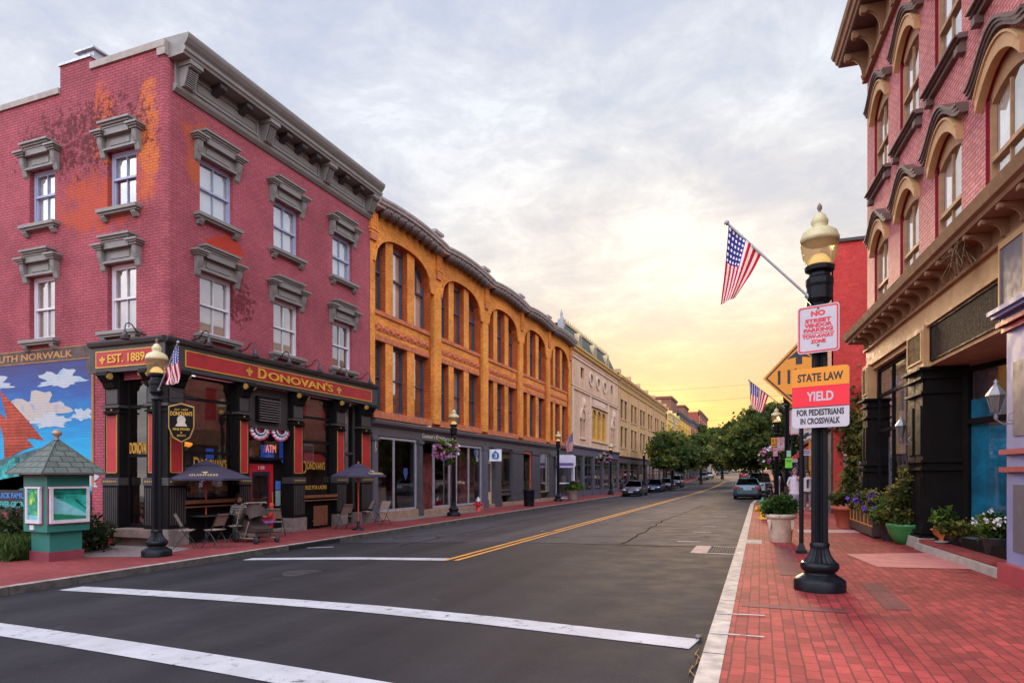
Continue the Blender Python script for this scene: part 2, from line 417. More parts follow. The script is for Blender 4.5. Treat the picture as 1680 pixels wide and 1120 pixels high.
PALEBRICK = brick('pale_brick', (.66, .43, .29), (.56, .35, .23), (.56, .39, .28), .215, .07, .006, .16, .5, .4, .85)
PALESTONE = P('pale_stone', (.66, .46, .34), .8, var=.15, vs=4, bump=.2)
TANBRICK = brick('tan_brick', (.58, .34, .155), (.50, .28, .125), (.52, .32, .17), .215, .07, .006, .16, .5, .4, .85)
TANSTONE = P('tan_stone', (.52, .33, .18), .8, var=.15, vs=4, bump=.2)
PINKBRICK = brick('pink_brick', (.70, .265, .255), (.58, .19, .19), (.33, .085, .09), .215, .078, .011, .2, .6, 1.0, .6,
                  wear=[((.46, .11, .12), .58, .9, .2, None), ((.78, .42, .36), .64, 2.2, .15, None)])
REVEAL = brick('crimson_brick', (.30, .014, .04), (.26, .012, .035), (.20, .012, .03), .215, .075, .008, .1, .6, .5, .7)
REDWALL = brick('red_brick_wall', (.58, .068, .055), (.50, .052, .046), (.50, .055, .05), .215, .075, .006, .14, .5, .4, .8)
GREYTRIM = P('warm_grey_paint', (.215, .195, .178), .55, var=.10, vs=3, bump=.08, bs=14)
GREYDARK = P('dark_grey_paint', (.046, .038, .036), .55, var=.12, vs=3)
SLATE = P('slate_paint', (.070, .064, .075), .5, var=.15, vs=3)
SLATEPURP = P('slate_purple_paint', (.105, .095, .125), .5, var=.12, vs=3)
NEARBLACK = P('black_brown_paint', (.010, .008, .008), .55, var=.2, vs=4, spec=.10)
BROWNTRIM = P('dark_brown_trim', (.15, .092, .078), .5, var=.12, vs=4)
BUFF = P('buff_paint', (.56, .315, .145), .6, var=.12, vs=2.5, bump=.06)
BUFFDK = P('brown_paint', (.30, .16, .082), .6, var=.12, vs=2.5)
WOODFR = P('tan_window_wood', (.46, .25, .125), .55, var=.15, vs=5)
BLUEFR = P('lavender_window_paint', (.36, .38, .52), .5, var=.1)
WHITEFR = P('white_window_paint', (.64, .60, .64), .5, var=.08)
DARKFR = P('dark_window_paint', (.055, .05, .06), .45, var=.1)
SLATEFR = P('blue_grey_window_paint', (.050, .062, .10), .45, var=.1)
GLASS = glass('window_glass', (.93, .95, .96), .97, .26)
SHOPGLASS = glass('shop_glass', (.84, .86, .88), .95, .12)
BLIND = P('cream_blind', (.92, .90, .88), .8, var=.06, vs=2)
CURTAIN = P('tan_blind', (.62, .43, .32), .8, var=.10, vs=2)
DARKROOM = P('dark_interior', (.055, .042, .040), .9, var=.3, vs=1)
BROWNROOM = P('brown_interior', (.20, .085, .055), .9, var=.5, vs=1.2)
REDPAINT = P('red_sign_paint', (.40, .018, .022), .45, var=.12, vs=3)
GOLD = P('gold_leaf', (.66, .35, .035), .4, var=.08, metal=.0)
DULLGOLD = P('worn_gold', (.42, .24, .055), .45, var=.15)
BLACKIRON = P('black_iron', (.007, .007, .010), .38, var=.2, vs=6, bump=.1, bs=40, spec=.22)
STEEL = P('galvanised_steel', (.42, .42, .46), .42, .6, var=.12)
POLE = P('aluminium_pole', (.34, .30, .32), .4, .5, var=.1)
WOOD = P('varnished_wood', (.20, .07, .035), .45, var=.3, vs=8)
SLING = P('sling_fabric', (.27, .19, .145), .8, var=.1, vs=20)
SOIL = P('soil', (.04, .025, .018), .95, var=.3, vs=10)
ROOFGREY = P('grey_roofing', (.33, .30, .30), .7, var=.15)
SKIN = P('skin', (.52, .27, .18), .55, var=.08)
HAIRD = P('dark_hair', (.018, .012, .010), .6, var=.2)
flag_mat(); FLAG = MC['flag']
LEAF = leaf_mat('tree_leaves', (.024, .042, .012), (.085, .120, .024), (.22, .22, .045))
LEAF2 = leaf_mat('shrub_leaves', (.022, .055, .010), (.075, .16, .022), (.22, .29, .05))
VINE = leaf_mat('vine_leaves', (.035, .05, .012), (.14, .15, .032), (.34, .28, .055))
BARK = P('bark', (.055, .038, .030), .95, var=.35, vs=8, bump=.8, bs=18)

# ---------------------------------------------------------------- ground
def strip(mb, xs, ys, zf, off=0.0):
    nx = len(xs); v = [(x, y, zf(x, y) + off) for y in ys for x in xs]
    fs = [(j * nx + i, j * nx + i + 1, (j + 1) * nx + i + 1, (j + 1) * nx + i) for j in range(len(ys) - 1) for i in range(nx - 1)]
    return mb.add(v, fs, 0, True)
YS = [-30, -12, -6] + [-4 + 1.5 * i for i in range(44)] + [65, 70, 76, 84, 92, 100, 110, 120, 135, 150, 170, 200, 240, 300, 420, 700]
LK = lambda y: -11.35 - .012 * max(0, y - 12) if y < 52 else -11.83
KL = lambda y: LK(y)
base = MB(); strip(base, [-900, -200, -60, -30, 12, 40, 200, 900], YS, lambda x, y: rise(y) - .75); struct('ground', base, P('earth', (.10, .075, .06), .95, vs=.05))
rd = MB(); strip(rd, [-13.2, -12.4, -11.6, -10, -8, -6, -4, -2, -.45, .75], YS, lambda x, y: rise(y) - .14 if x >= -.45 else gz(x, y) - (.14 if x < -11.55 else 0)); struct('road', rd, ASPH)
def sidewalk(name, mat, edge, far, ya, yb, side):
    mb = MB(); ys = [ya] + [y for y in YS if ya < y < yb] + [yb]; n = 6
    zz = (lambda x, y: rise(y) - .33) if side < 0 else (lambda x, y: rise(y))
    v = []; 
    for y in ys:
        a, b = edge(y), far(y)
        for i in range(n): x = a + (b - a) * i / (n - 1); v.append((x, y, zz(x, y)))
    fs = [(j * n + i, j * n + i + 1, (j + 1) * n + i + 1, (j + 1) * n + i) for j in range(len(ys) - 1) for i in range(n - 1)]
    mb.add(v, fs); return struct(name, mb, mat)
sidewalk('pavement', PAVER_L, lambda y: -40 if y < 12.39 else -15.2, lambda y: KL(y) - .16, -30, 300, -1)
sidewalk('pavement', PAVER, lambda y: (-.27 if y < 41.3 else .80), lambda y: 9, -30, 300, 1)
def kerb(name, edge, side, ya, yb, w=.17):
    mb = MB(); y = ya; i = 0; rg = random.Random(3)
    while y < yb:
        ln = (1.1 + rg.random() * .7) if y < 70 else 8; y2 = min(yb, y + ln - .012); a, b = edge(y), edge(y2)
        zt = lambda yy: rise(yy) + (0 if side > 0 else -.33) + .004 + rg.random() * .004
        t1, t2 = zt(y), zt(y2)
        v = [(a, y, t1 - .4), (a + w * side, y, t1 - .4), (b + w * side, y2, t2 - .4), (b, y2, t2 - .4), (a, y, t1), (a + w * side, y, t1), (b + w * side, y2, t2), (b, y2, t2)]
        fs = [(0, 3, 2, 1), (4, 5, 6, 7), (0, 1, 5, 4), (1, 2, 6, 5), (2, 3, 7, 6), (3, 0, 4, 7)]
        if side < 0: fs = [f[::-1] for f in fs]
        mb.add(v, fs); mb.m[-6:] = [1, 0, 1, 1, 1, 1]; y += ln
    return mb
mb = kerb('kerb', lambda y: -.44 + (.16 if y > 36 else 0) * (y - 36) / 5.3, 1, -30, 41.3); mb.box(-.28, .98, 41.32, 41.5, -.4, .004); struct('kerb', mb, [P('pale_kerb', (.38, .315, .27), .8, var=.3, vs=4, bump=.3), P('dark_kerb_face', (.085, .07, .06), .9, var=.4, vs=4, bump=.5)])  # pale material on the kerb top, darker one on every other face
struct('kerb', kerb('kerb', lambda y: .64, 1, 41.52, 300), [GRANITE, MC['dark_kerb_face']])
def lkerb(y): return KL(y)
struct('kerb', kerb('kerb', lkerb, -1, -30, 300), [P('weathered_kerb', (.30, .23, .20), .85, var=.35, vs=4, bump=.5), MC['dark_kerb_face']])
# painted lines: sheets 5 mm above the asphalt
def line(mb, pts, w0, w1=None):
    for (a, b) in zip(pts[:-1], pts[1:]):
        A, B = Vector(a), Vector(b); d = (B - A).normalized(); nn = Vector((-d.y, d.x)) * (w0 / 2); k = max(1, int((B - A).length / 1.2))
        for i in range(k):
            p, q = A.lerp(B, i / k), A.lerp(B, (i + 1) / k)
            q4 = [p - nn, q - nn, q + nn, p + nn]; mb.add([(c.x, c.y, gz(c.x, c.y) + .006) for c in q4], [(0, 1, 2, 3)])
mb = MB(); line(mb, [(-10.9, 7.60), (-4.7, 7.05), (-2.92, 6.82), (-.58, 6.42)], .40); o = struct('crosswalk_line', mb, WHITE_LINE)
mb = MB(); line(mb, [(-11.2, 5.33), (-8.3, 4.97), (-3.2, 4.33), (-.8, 4.03)], .40); struct('crosswalk_line', mb, WHITE_LINE)
mb = MB(); line(mb, [(-10.95, 11.72), (-8.5, 11.95), (-5.95, 12.0)], .38); struct('stop_line', mb, WHITE_LINE)
mb = MB(); line(mb, [(-11.25, 14.2), (-10.6, 14.45)], .12); struct('parking_line', mb, WHITE_LINE)
mb = MB()
for dx in (-.12, .12): line(mb, [(-5.86 + dx, 11.85), (-5.86 + dx, 25), (-5.8 + dx, 60), (-5.6 + dx, 120)], .11)
struct('centre_line', mb, YEL_LINE)
mb = MB(); line(mb, [(-5.4, 30.5), (-.8, 31)], .12); line(mb, [(-1.9, 16.5), (-1.35, 16.5)], .1); line(mb, [(-1.75, 19.3), (-1.3, 19.3)], .1); line(mb, [(-1.7, 21.5), (-1.3, 21.6)], .1); line(mb, [(-1.7, 27), (-1.2, 27)], .1)
struct('faded_mark', mb, road_paint('faded_line', (.42, .39, .40), .5))
mb = MB(); line(mb, [(-.43, 6.30), (.04, 6.31)], .035); line(mb, [(-.44, 7.22), (.05, 7.28)], .035)
for f in range(len(mb.v)): mb.v[f] = (mb.v[f][0], mb.v[f][1], .0125)
struct('chalk_mark', mb, WHITE_LINE)
def seam(pts, w, seed):
    rg = random.Random(seed); out = []
    for (a, b) in zip(pts[:-1], pts[1:]):
        n = max(2, int(math.hypot(b[0] - a[0], b[1] - a[1]) / .7))
        for k in range(n): t = k / n; out.append((a[0] + (b[0] - a[0]) * t + rg.uniform(-.06, .06), a[1] + (b[1] - a[1]) * t + rg.uniform(-.06, .06)))
    m = MB(); line(m, out, w); return m
TAR = P('crack_sealer', (.008, .007, .008), .97, var=.3, spec=.0)
for pts, w, sd_ in [([(-3.1, 15.6), (-3.3, 24), (-2.9, 38)], .03, 1), ([(-8.7, 14.5), (-8.9, 26), (-8.5, 44)], .03, 2), ([(-11.2, 15.4), (-6, 15.6), (-.5, 15.3)], .05, 3), ([(-5.6, 22), (-2.5, 21.2), (-.6, 21.8)], .03, 4)]: struct('tar_seam', seam(pts, w, sd_), TAR)
# dark replaced paving bricks, pink ramp panel, pale cross strips on the right pavement
DARKPAV = brick('dark_paving', (.20, .055, .055), (.16, .045, .045), (.10, .03, .03), .215, .108, .006, .2, .5, .5, .8)
mb = MB()
for x0, x1, y0, y1 in [(.28, .60, 10.4, 14.6), (1.30, 1.56, 8.15, 10.1), (-.2, .9, 7.75, 8.0)]: mb.quad((x0, y0, .004), (x1, y0, .004), (x1, y1, .004), (x0, y1, .004))
struct('pavement_patch', mb, DARKPAV)
mb = MB(); mb.quad((1.78, 11.85, .005), (3.55, 12.2, .005), (3.42, 14.6, .005), (1.52, 13.6, .005)); struct('pavement_panel', mb, CONC_PINK)
mb = MB(); mb.quad((.95, 18.3, .004), (2.85, 18.9, .004), (2.9, 19.9, .004), (.95, 19.3, .004)); mb.quad((.9, 33, .004), (4, 34.5, .004), (4, 38, .004), (.9, 37, .004)); struct('pavement_strip', mb, P('pink_grey_concrete', (.44, .24, .21), .85, var=.15, bump=.2))
mb = MB(); mb.box(-.27, .05, 15.0, 15.85, -.05, .006); struct('kerb_slab', mb, CONC)
mb = MB(); mb.quad((-14.2, 9.9, -.326), (-12.6, 10.6, -.326), (-13.2, 12.3, -.326), (-16.5, 12.3, -.326)); mb.quad((-14.1, 22.5, -.326), (-13.3, 22.5, -.326), (-13.3, 31, -.326), (-14.1, 31, -.326)); struct('concrete_apron', mb, P('grey_apron', (.20, .15, .135), .9, var=.3, vs=12, bump=.5, bs=60))
def disc(x, y, r, mat, label, name='manhole_cover', cat='manhole cover'):
    mb = MB(); n = 24; z = gz(x, y); mb.lathe([(r, -.02), (r, .006), (r * .93, .006), (r * .92, .003), (0.001, .004)], n)
    for k in range(5): mb.box(-r * .7, r * .7, -r * .6 + k * r * .3 - .01, -r * .6 + k * r * .3 + .01, .004, .009)
    o = mb.build(name, mat, loc=(x, y, z)); tag(o, label, cat); return o
IRON2 = P('rusty_iron', (.035, .028, .03), .6, var=.3)
x, y = on_ground(497, 947, -.40); disc(x, y, .36, IRON2, 'round iron cover between the crosswalk and the white stop line')
x, y = on_ground(750, 882, -.40); disc(x, y, .62, IRON2, 'wide dark round cover in the left traffic lane')
x, y = on_ground(668, 882, -.42); disc(x, y, .40, IRON2, 'faint round cover near the left kerb')
x, y = on_ground(905, 876, -.33); disc(x, y, .36, IRON2, 'round cover touching the double yellow line')
g = thing('storm_drain', 'slotted iron storm drain set in concrete by the right kerb', 'storm drain', (-.74, 14.8, gz(-.74, 14.8)))
mb = MB(); mb.box(-.62, .29, -.75, .75, -.06, .004); mb.build('surround', P('drain_concrete', (.36, .24, .205), .85, var=.2), g)
mb = MB(); mb.box(-.26, .27, -.60, .60, .004, .008); mb.build('pit', P('drain_dark', (.008, .008, .008), .9), g)
mb = MB()
for i in range(11): x0 = -.26 + i * .0505; mb.box(x0, x0 + .020, -.60, .60, .008, .018)
mb.box(-.28, -.25, -.62, .62, .008, .024); mb.box(.26, .29, -.62, .62, .008, .024); mb.build('grate', P('drain_iron', (.13, .105, .10), .9, var=.2, spec=.1), g)
x, y = -11.18, 14.6
g = thing('kerb_inlet', 'dark kerb inlet opening under the left kerb', 'kerb inlet', (KL(14.6), 14.6, -.48)); mb = MB(); mb.box(0.0, .012, -1.2, 1.2, .02, .13); mb.build('opening', P('drain_dark', (0, 0, 0)), g); mb = MB(); mb.box(0.0, .25, -1.25, 1.25, .0, .012); mb.build('apron', GRANITE, g)
# ---------------------------------------------------------------- building helpers
def wall(mb, x0, x1, z0, z1, holes, y=0.0, dep=.25, mi=0, rev=None, revx=None):
    """front wall in the xz plane at y with rectangular holes (x0,x1,z0,z1) and their reveals going back"""
    xs = sorted({x0, x1} | {h[0] for h in holes} | {h[1] for h in holes}); zs = sorted({z0, z1} | {h[2] for h in holes} | {h[3] for h in holes})
    inh = lambda cx, cz: any(h[0] < cx < h[1] and h[2] < cz < h[3] for h in holes)
    for j in range(len(zs) - 1):
        i = 0
        while i < len(xs) - 1:
            if inh((xs[i] + xs[i + 1]) / 2, (zs[j] + zs[j + 1]) / 2): i += 1; continue
            k = i
            while k < len(xs) - 1 and not inh((xs[k] + xs[k + 1]) / 2, (zs[j] + zs[j + 1]) / 2): k += 1
            a, b = xs[i], xs[k]; mb.quad((a, y, zs[j]), (b, y, zs[j]), (b, y, zs[j + 1]), (a, y, zs[j + 1]), mi); i = k
    rv = mi if rev is None else rev
    for (a, b, c, d) in holes:
        mb.quad((a, y, c), (a, y, d), (a, y + dep, d), (a, y + dep, c), rv); mb.quad((b, y, d), (b, y, c), (b, y + dep, c), (b, y + dep, d), rv)
        mb.quad((a, y, d), (b, y, d), (b, y + dep, d), (a, y + dep, d), rv); mb.quad((a, y, c), (a, y + dep, c), (b, y + dep, c), (b, y, c), rv)
def extr(mb, prof, x0, x1, mi=0): return mb.prism(prof, x0, x1, 'x', mi)
WC = {}
def window(parent, x, z, w, h, y, frame, kind='sash', blind=None, fr=.07, name='window', gl=None, z_off=0.0, rail=.5, mullion=True, lower=None, rot=None, loc=None):
    """a sash window: frame part with pane and blind sub-parts; x is its centre, z its sill (world height)"""
    key = (round(w, 3), round(h, 3), kind, frame.name, blind.name if blind else 0, fr, rail, mullion, lower.name if lower else 0)
    if key not in WC:
        f = MB(); a, b = -w / 2, w / 2
        f.box(a, a + fr, 0, .10, 0, h); f.box(b - fr, b, 0, .10, 0, h); f.box(a + fr, b - fr, 0, .10, 0, fr); f.box(a + fr, b - fr, 0, .10, h - fr, h)
        if kind == 'sash':
            m = h * rail; f.box(a + fr, b - fr, -.012, .06, m - .03, m + .03); s2 = .04
            f.box(a + fr, a + fr + s2, .03, .09, fr, m - .03); f.box(b - fr - s2, b - fr, .03, .09, fr, m - .03); f.box(a + fr + s2, b - fr - s2, .03, .09, fr, fr + .05)
            f.box(a + fr, a + fr + s2, .015, .07, m + .03, h - fr); f.box(b - fr - s2, b - fr, .015, .07, m + .03, h - fr); f.box(a + fr + s2, b - fr - s2, .015, .07, h - fr - .045, h - fr)
            if mullion: f.box(-.015, .015, .03, .07, fr + .05, m - .03); f.box(-.015, .015, .02, .06, m + .03, h - fr - .045)
        fm = f.mesh('window', frame)
        p = MB(); p.box(a + fr, b - fr, .065, .072, fr, h - fr); pm = p.mesh('pane', gl or GLASS)
        c = MB(); c.box(a + .01, b - .01, .11, .12, 0, h); bm = c.mesh('blind', blind or DARKROOM)
        lm = None
        if lower: c = MB(); c.box(a + .01, b - .01, .098, .105, 0.0, h * rail); lm = c.mesh('shade', lower)
        WC[key] = (fm, pm, bm, lm)
    fm, pm, bm, lm = WC[key]
    o = link(name, fm, parent, loc or (x, y, z - ROOTZ.get(parent.name, 0)), rot); link('pane', pm, o); link('blind', bm, o)
    if lm: link('shade', lm, o)
    return o
def sub(win, name, mb, mats):
    """a hood or sill built round the window's own origin, as a sub-part"""
    return link(name, mb if isinstance(mb, bpy.types.Mesh) else mb.mesh(name, mats), win)
def fleur(mb, x, z, s, y, mi=0):
    c = lambda pts: mb.prism([(x + a * s, z + b * s) for a, b in pts], y - .012, y, 'y', mi)
    c([(0, 1), (.16, .7), (.12, .35), (0, .2), (-.12, .35), (-.16, .7)])
    for q in (-1, 1): c([(q * .1, .38), (q * .3, .68), (q * .5, .6), (q * .52, .38), (q * .4, .32), (q * .36, .45), (q * .2, .28)])
    c([(-.3, .2), (.3, .2), (.3, .3), (-.3, .3)]); c([(-.1, .2), (.1, .2), (.2, 0), (0, -.12), (-.2, 0)])

# ---------------------------------------------------------------- corner pub
PZ = -.33
pub = thing('corner_pub', 'three storey mauve painted brick corner pub with black and red shopfront', 'building', (-14.25, 12.5, PZ), R(90), absz=True)
ROOTZ[pub.name] = PZ
L = 9.25; SX = -.10                                        # facade length; side wall plane
up = [(1.58, 8.6), (4.45, 8.6), (7.46, 8.6)]; lo = [(1.58, 5.34), (4.45, 5.34), (7.46, 5.34)]; UW, UH, LH = 1.2, 1.58, 1.72
mb = MB(); holes = [(x - UW / 2, x + UW / 2, z, z + UH) for x, z in up] + [(x - UW / 2, x + UW / 2, z, z + LH) for x, z in lo]
wall(mb, .02, L, 4.2, 12.5, holes, 0, .22)
mb.quad((SX, .07, 4.2), (.02, 0, 4.2), (.02, 0, 12.5), (SX, .07, 12.5))
mb.quad((L, 0, -.33), (L, 9, -.33), (L, 9, 12.3), (L, 0, 12.3)); mb.quad((SX, .07, 12.2), (L, .07, 12.2), (L, 9, 12.2), (SX, 9, 12.2))
mb.build('wall', PUB_BRICK, pub)
# side wall (its own local frame: x' = y, z) -> facing -x
mb = MB(); sx = [4.71, 1.58]; SW = 1.06
holes = [(y - SW / 2, y + SW / 2, 8.56, 10.14) for y in sx] + [(y - SW / 2, y + SW / 2, 5.30, 7.12) for y in sx]
t = MB(); wall(t, .07, 12, 4.0, 12.10, holes, 0, .22); wall(t, 2.2, 12, -.6, 4.0, [], 0, .2); t.quad((.07, 0, 12.1), (2.75, 0, 12.1), (2.75, 0, 12.5), (.07, 0, 12.5)); t.quad((2.75, 0, 12.1), (3.96, 0, 12.1), (3.96, 0, 12.85), (2.75, 0, 12.85))
side = Matrix(((0, 1, 0, SX), (-1, 0, 0, 0), (0, 0, 1, 0), (0, 0, 0, 1)))  # local (x,y,z) -> (SX+y, -x, z): mirrored below
def side_add(dst, src, mi=None):
    """facade-style mesh drawn as x = distance back from the corner; mirrored so that it faces -x"""
    o = len(dst.v); dst.v += [(SX + y, x, z) for x, y, z in src.v]
    for i, f in enumerate(src.f): dst.f.append([k + o for k in f][::-1]); dst.m.append(src.m[i] if mi is None else mi); dst.s.append(src.s[i])
side_add(mb, t); mb.quad((SX, 2.75, 12.5), (SX, 2.75, 12.85), (SX + .9, 2.75, 12.85), (SX + .9, 2.75, 12.5)); mb.quad((SX, 3.96, 12.1), (SX + .9, 3.96, 12.1), (SX + .9, 3.96, 12.85), (SX, 3.96, 12.85)); mb.quad((SX, 2.75, 12.85), (SX, 3.96, 12.85), (SX + .9, 3.96, 12.85), (SX + .9, 2.75, 12.85))
sw = mb.build('side_wall', BRICK_SIDE, pub)
mb = MB(); mb.box(SX - .05, SX + .35, .0, 2.74, 12.5, 12.68); mb.box(SX - .05, SX + .35, 3.97, 12, 12.1, 12.26); mb.box(SX - .04, SX + .1, .0, .28, 12.3, 12.5); mb.build('coping', P('coping_paint', (.34, .28, .24), .7, var=.15), pub)
mb = MB(); mb.box(SX - .04, SX + .95, 2.72, 4.0, 12.851, 12.92); mb.box(SX + .2, SX + .85, 2.9, 3.5, 12.92, 13.22); mb.box(SX + .12, SX + .93, 2.82, 3.58, 13.22, 13.27); mb.build('chimney', STEEL, pub)
# window hoods and sills, one mesh shared by every window
def hood_mesh(w, h):
    m = MB(); hw = w / 2 + .08
    m.box(-hw, hw, -.035, .0, h + .0, h + .36); m.box(-hw + .26, hw - .26, -.055, -.035, h + .12, h + .28)
    m.box(-hw - .02, hw + .02, -.10, .0, h + .002, h + .06)
    for q in (-1, 1):
        x0 = q * (hw + .03)
        m.prism([(0, h + .36), (-.16, h + .36), (-.16, h + .22), (-.09, h + .02), (-.05, h - .14), (0, h - .2)], x0 - .085, x0 + .085, 'x')
        m.prism([(-.16, h + .33), (-.185, h + .33), (-.15, h + .16), (-.11, h + .05), (-.11, h + .1)], x0 - .06, x0 + .06, 'x')
        for (a, b, dz, p) in [(.13, .13, .36, .20), (.17, .17, .41, .24), (.21, .21, .455, .28)]: m.box(x0 - a, x0 + b, -p, 0, h + dz, h + dz + .05)
    for (dz, p, e) in [(.53, .19, .0), (.585, .23, .04), (.64, .28, .09)]: m.box(-hw + .12 - e, hw - .12 + e, -p, 0, h + dz, h + dz + .055)
    m.box(-hw + .16, hw - .16, -.17, 0, h + .36, h + .53)
    return m.mesh('hood', GREYTRIM)
def sill_mesh(w):
    m = MB(); hw = w / 2 + .2
    m.box(-hw, hw, -.2, .02, -.09, 0); m.box(-hw + .04, hw - .04, -.15, .0, -.15, -.09)
    for q in (-1, 1): m.prism([(0, -.15), (-.13, -.15), (-.13, -.2), (-.06, -.3), (0, -.3)], q * (hw - .17) - .08, q * (hw - .17) + .08, 'x')
    return m.mesh('sill', GREYTRIM)
hu, hl, sl = hood_mesh(UW, UH), hood_mesh(UW, LH), sill_mesh(UW)
for i, (x, z) in enumerate(up):
    w = window(pub, x, z, UW, UH, .16, BLUEFR, blind=BLIND, fr=.06); w.location.y = .12; sub(w, 'hood', hu, 0).location = (0, -.12, 0); sub(w, 'sill', sl, 0).location = (0, -.12, 0)
for i, (x, z) in enumerate(lo):
    w = window(pub, x, z, UW, LH, .12, WHITEFR, blind=CURTAIN if i < 2 else BROWNROOM, fr=.07); sub(w, 'hood', hl, 0).location = (0, -.12, 0); sub(w, 'sill', sl, 0).location = (0, -.12, 0)
hu2, hl2, sl2 = hood_mesh(SW, 1.58), hood_mesh(SW, 1.82), sill_mesh(SW)
for y in sx:
    for z, h, hd, fm, bl in [(8.56, 1.58, hu2, BLUEFR, BLIND), (5.30, 1.82, hl2, WHITEFR, CURTAIN)]:
        w = window(pub, 0, 0, SW, h, 0, fm, blind=bl, fr=.08, rail=.55 if z > 8 else .5, loc=(SX + .13, y, z - PZ), rot=R(-90), lower=BROWNROOM if (z > 8 and y < 2) else None)
        sub(w, 'hood', hd, 0).location = (0, -.13, 0); sub(w, 'sill', sl2, 0).location = (0, -.13, 0)
# cornice
mb = MB(); c0, c1 = .15, L - .02
extr(mb, [(0, 12.25), (-.50, 12.27), (-.52, 12.33), (-.56, 12.36), (-.57, 12.44), (-.52, 12.47), (-.60, 12.55), (-.66, 12.64), (-.68, 12.70), (-.68, 12.76), (.3, 12.80), (.3, 12.3)], -.02, L + .02)
mb.box(c0, c1, -.06, 0, 11.62, 12.26); extr(mb, [(0, 11.46), (-.05, 11.46), (-.13, 11.55), (-.15, 11.62), (-.1, 11.66), (0, 11.66)], c0 - .05, c1); mb.build('cornice', GREYTRIM, pub)
bx = [.42, 3.38, 6.28, 9.0]
for i in range(3):
    a, b = bx[i] + .3, bx[i + 1] - .3
    m = MB()
    for (x0, x1, z0, z1) in [(a, b, 11.72, 11.78), (a, b, 12.08, 12.14), (a, a + .06, 11.78, 12.08), (b - .06, b, 11.78, 12.08)]: m.box(x0, x1, -.095, -.06, z0, z1)
    m.box(a + .12, b - .12, -.075, -.06, 11.84, 12.02); m.build('frieze_panel', GREYTRIM, pub)
for x in bx:
    m = MB(); m.prism([(-.06, 12.25), (-.46, 12.25), (-.46, 12.10), (-.38, 12.08), (-.22, 11.64), (-.06, 11.60)], x - .17, x + .17, 'x'); m.box(x - .21, x + .21, -.50, -.06, 12.14, 12.249)
    br = m.build('bracket', GREYTRIM, pub); m = MB()
    for k in range(9):
        t_ = k / 8; z = 12.03 - t_ * .36; yy = -.375 + t_ * .135; m.box(x - .12, x + .12, yy - .02, yy + .01, z - .012, z + .012, 0)
    m.build('louvre', GREYTRIM, br, abs_z=False, loc=(0, 0, -PZ)); m = MB(); m.prism([(-.382, 12.07), (-.40, 12.07), (-.25, 11.66), (-.235, 11.66)], x - .125, x + .125, 'x'); m.build('louvre_back', NEARBLACK, br, abs_z=False, loc=(0, .012, -PZ))
for i, cnt in enumerate((2, 3, 2)):
    for k in range(cnt):
        x = bx[i] + (bx[i + 1] - bx[i]) * (k + 1) / (cnt + 1)
        m = MB(); m.prism([(-.06, 12.25), (-.42, 12.25), (-.42, 12.13), (-.3, 12.08), (-.2, 12.06), (-.06, 11.98)], x - .10, x + .10, 'x'); m.box(x - .12, x + .12, -.43, -.3, 12.15, 12.248); m.build('modillion', GREYDARK, pub)
# ---- shopfront
SF = GREYDARK
mb = MB(); extr(mb, [(.0, 4.18), (-.26, 4.18), (-.26, 4.84), (-.33, 4.88), (-.36, 4.96), (-.36, 5.0), (0, 5.06)], -.34, L + .12); t = MB(); extr(t, [(.0, 4.18), (-.26, 4.18), (-.26, 4.84), (-.33, 4.88), (-.36, 4.96), (-.36, 5.0), (0, 5.06)], -.26, 2.42); side_add(mb, t)
sg = mb.build('signboard', SF, pub)
def redpanel(x0, x1, z0, z1, y, flip=False):
    m = MB(); m.box(x0, x1, y - .012, y, z0, z1, 0)
    for (a, b, c, d) in [(x0, x1, z0 - .025, z0), (x0, x1, z1, z1 + .025), (x0 - .025, x0, z0 - .025, z1 + .025), (x1, x1 + .025, z0 - .025, z1 + .025)]: m.box(a, b, y - .018, y, c, d, 1)
    return m
m = redpanel(.28, L - .32, 4.33, 4.72, -.262); m.build('sign_panel', [REDPAINT, GOLD], sg, abs_z=False, loc=(0, 0, -PZ))
m = MB(); y = -.276
m.text('D', 2.86, 3.21, 4.375, 4.68, y, .03, 0, .02); m.text('ONOVAN', 3.29, 6.03, 4.385, 4.63, y, .03, 0, .02); m.text("'", 6.08, 6.15, 4.56, 4.68, y, .03, 0, .01); m.text('S', 6.20, 6.48, 4.385, 4.63, y, .03, 0, .02); fleur(m, 2.52, 4.41, .25, y); fleur(m, 6.86, 4.40, .25, y)
m.build('lettering', GOLD, sg, abs_z=False, loc=(0, 0, -PZ))
t = redpanel(.12, 2.16, 4.33, 4.72, -.262); m = MB(); side_add(m, t); m.build('sign_panel', [REDPAINT, GOLD], sg, abs_z=False, loc=(0, 0, -PZ))
def side_text(txt, d1, d0, z0, z1, p, bold=.02):          # reads left to right seen from -x: far end d1 first
    m = MB(); m.text(txt, -d1, -d0, z0, z1, 0, .02, 0, bold); q = MB(); q.f = m.f; q.m = m.m; q.s = m.s; q.v = [(SX - p + y, -x, z) for x, y, z in m.v]; return q
q = side_text('EST. 1889', 1.72, .40, 4.41, 4.64, .276); m = MB(); fleur(m, -1.93, 4.42, .2, 0); o_ = len(q.v); q.v += [(SX - .276 + y, -x, z) for x, y, z in m.v]
for i, f in enumerate(m.f): q.f.append([k + o_ for k in f]); q.m.append(0); q.s.append(False)
q.build('lettering', GOLD, sg, abs_z=False, loc=(0, 0, -PZ))
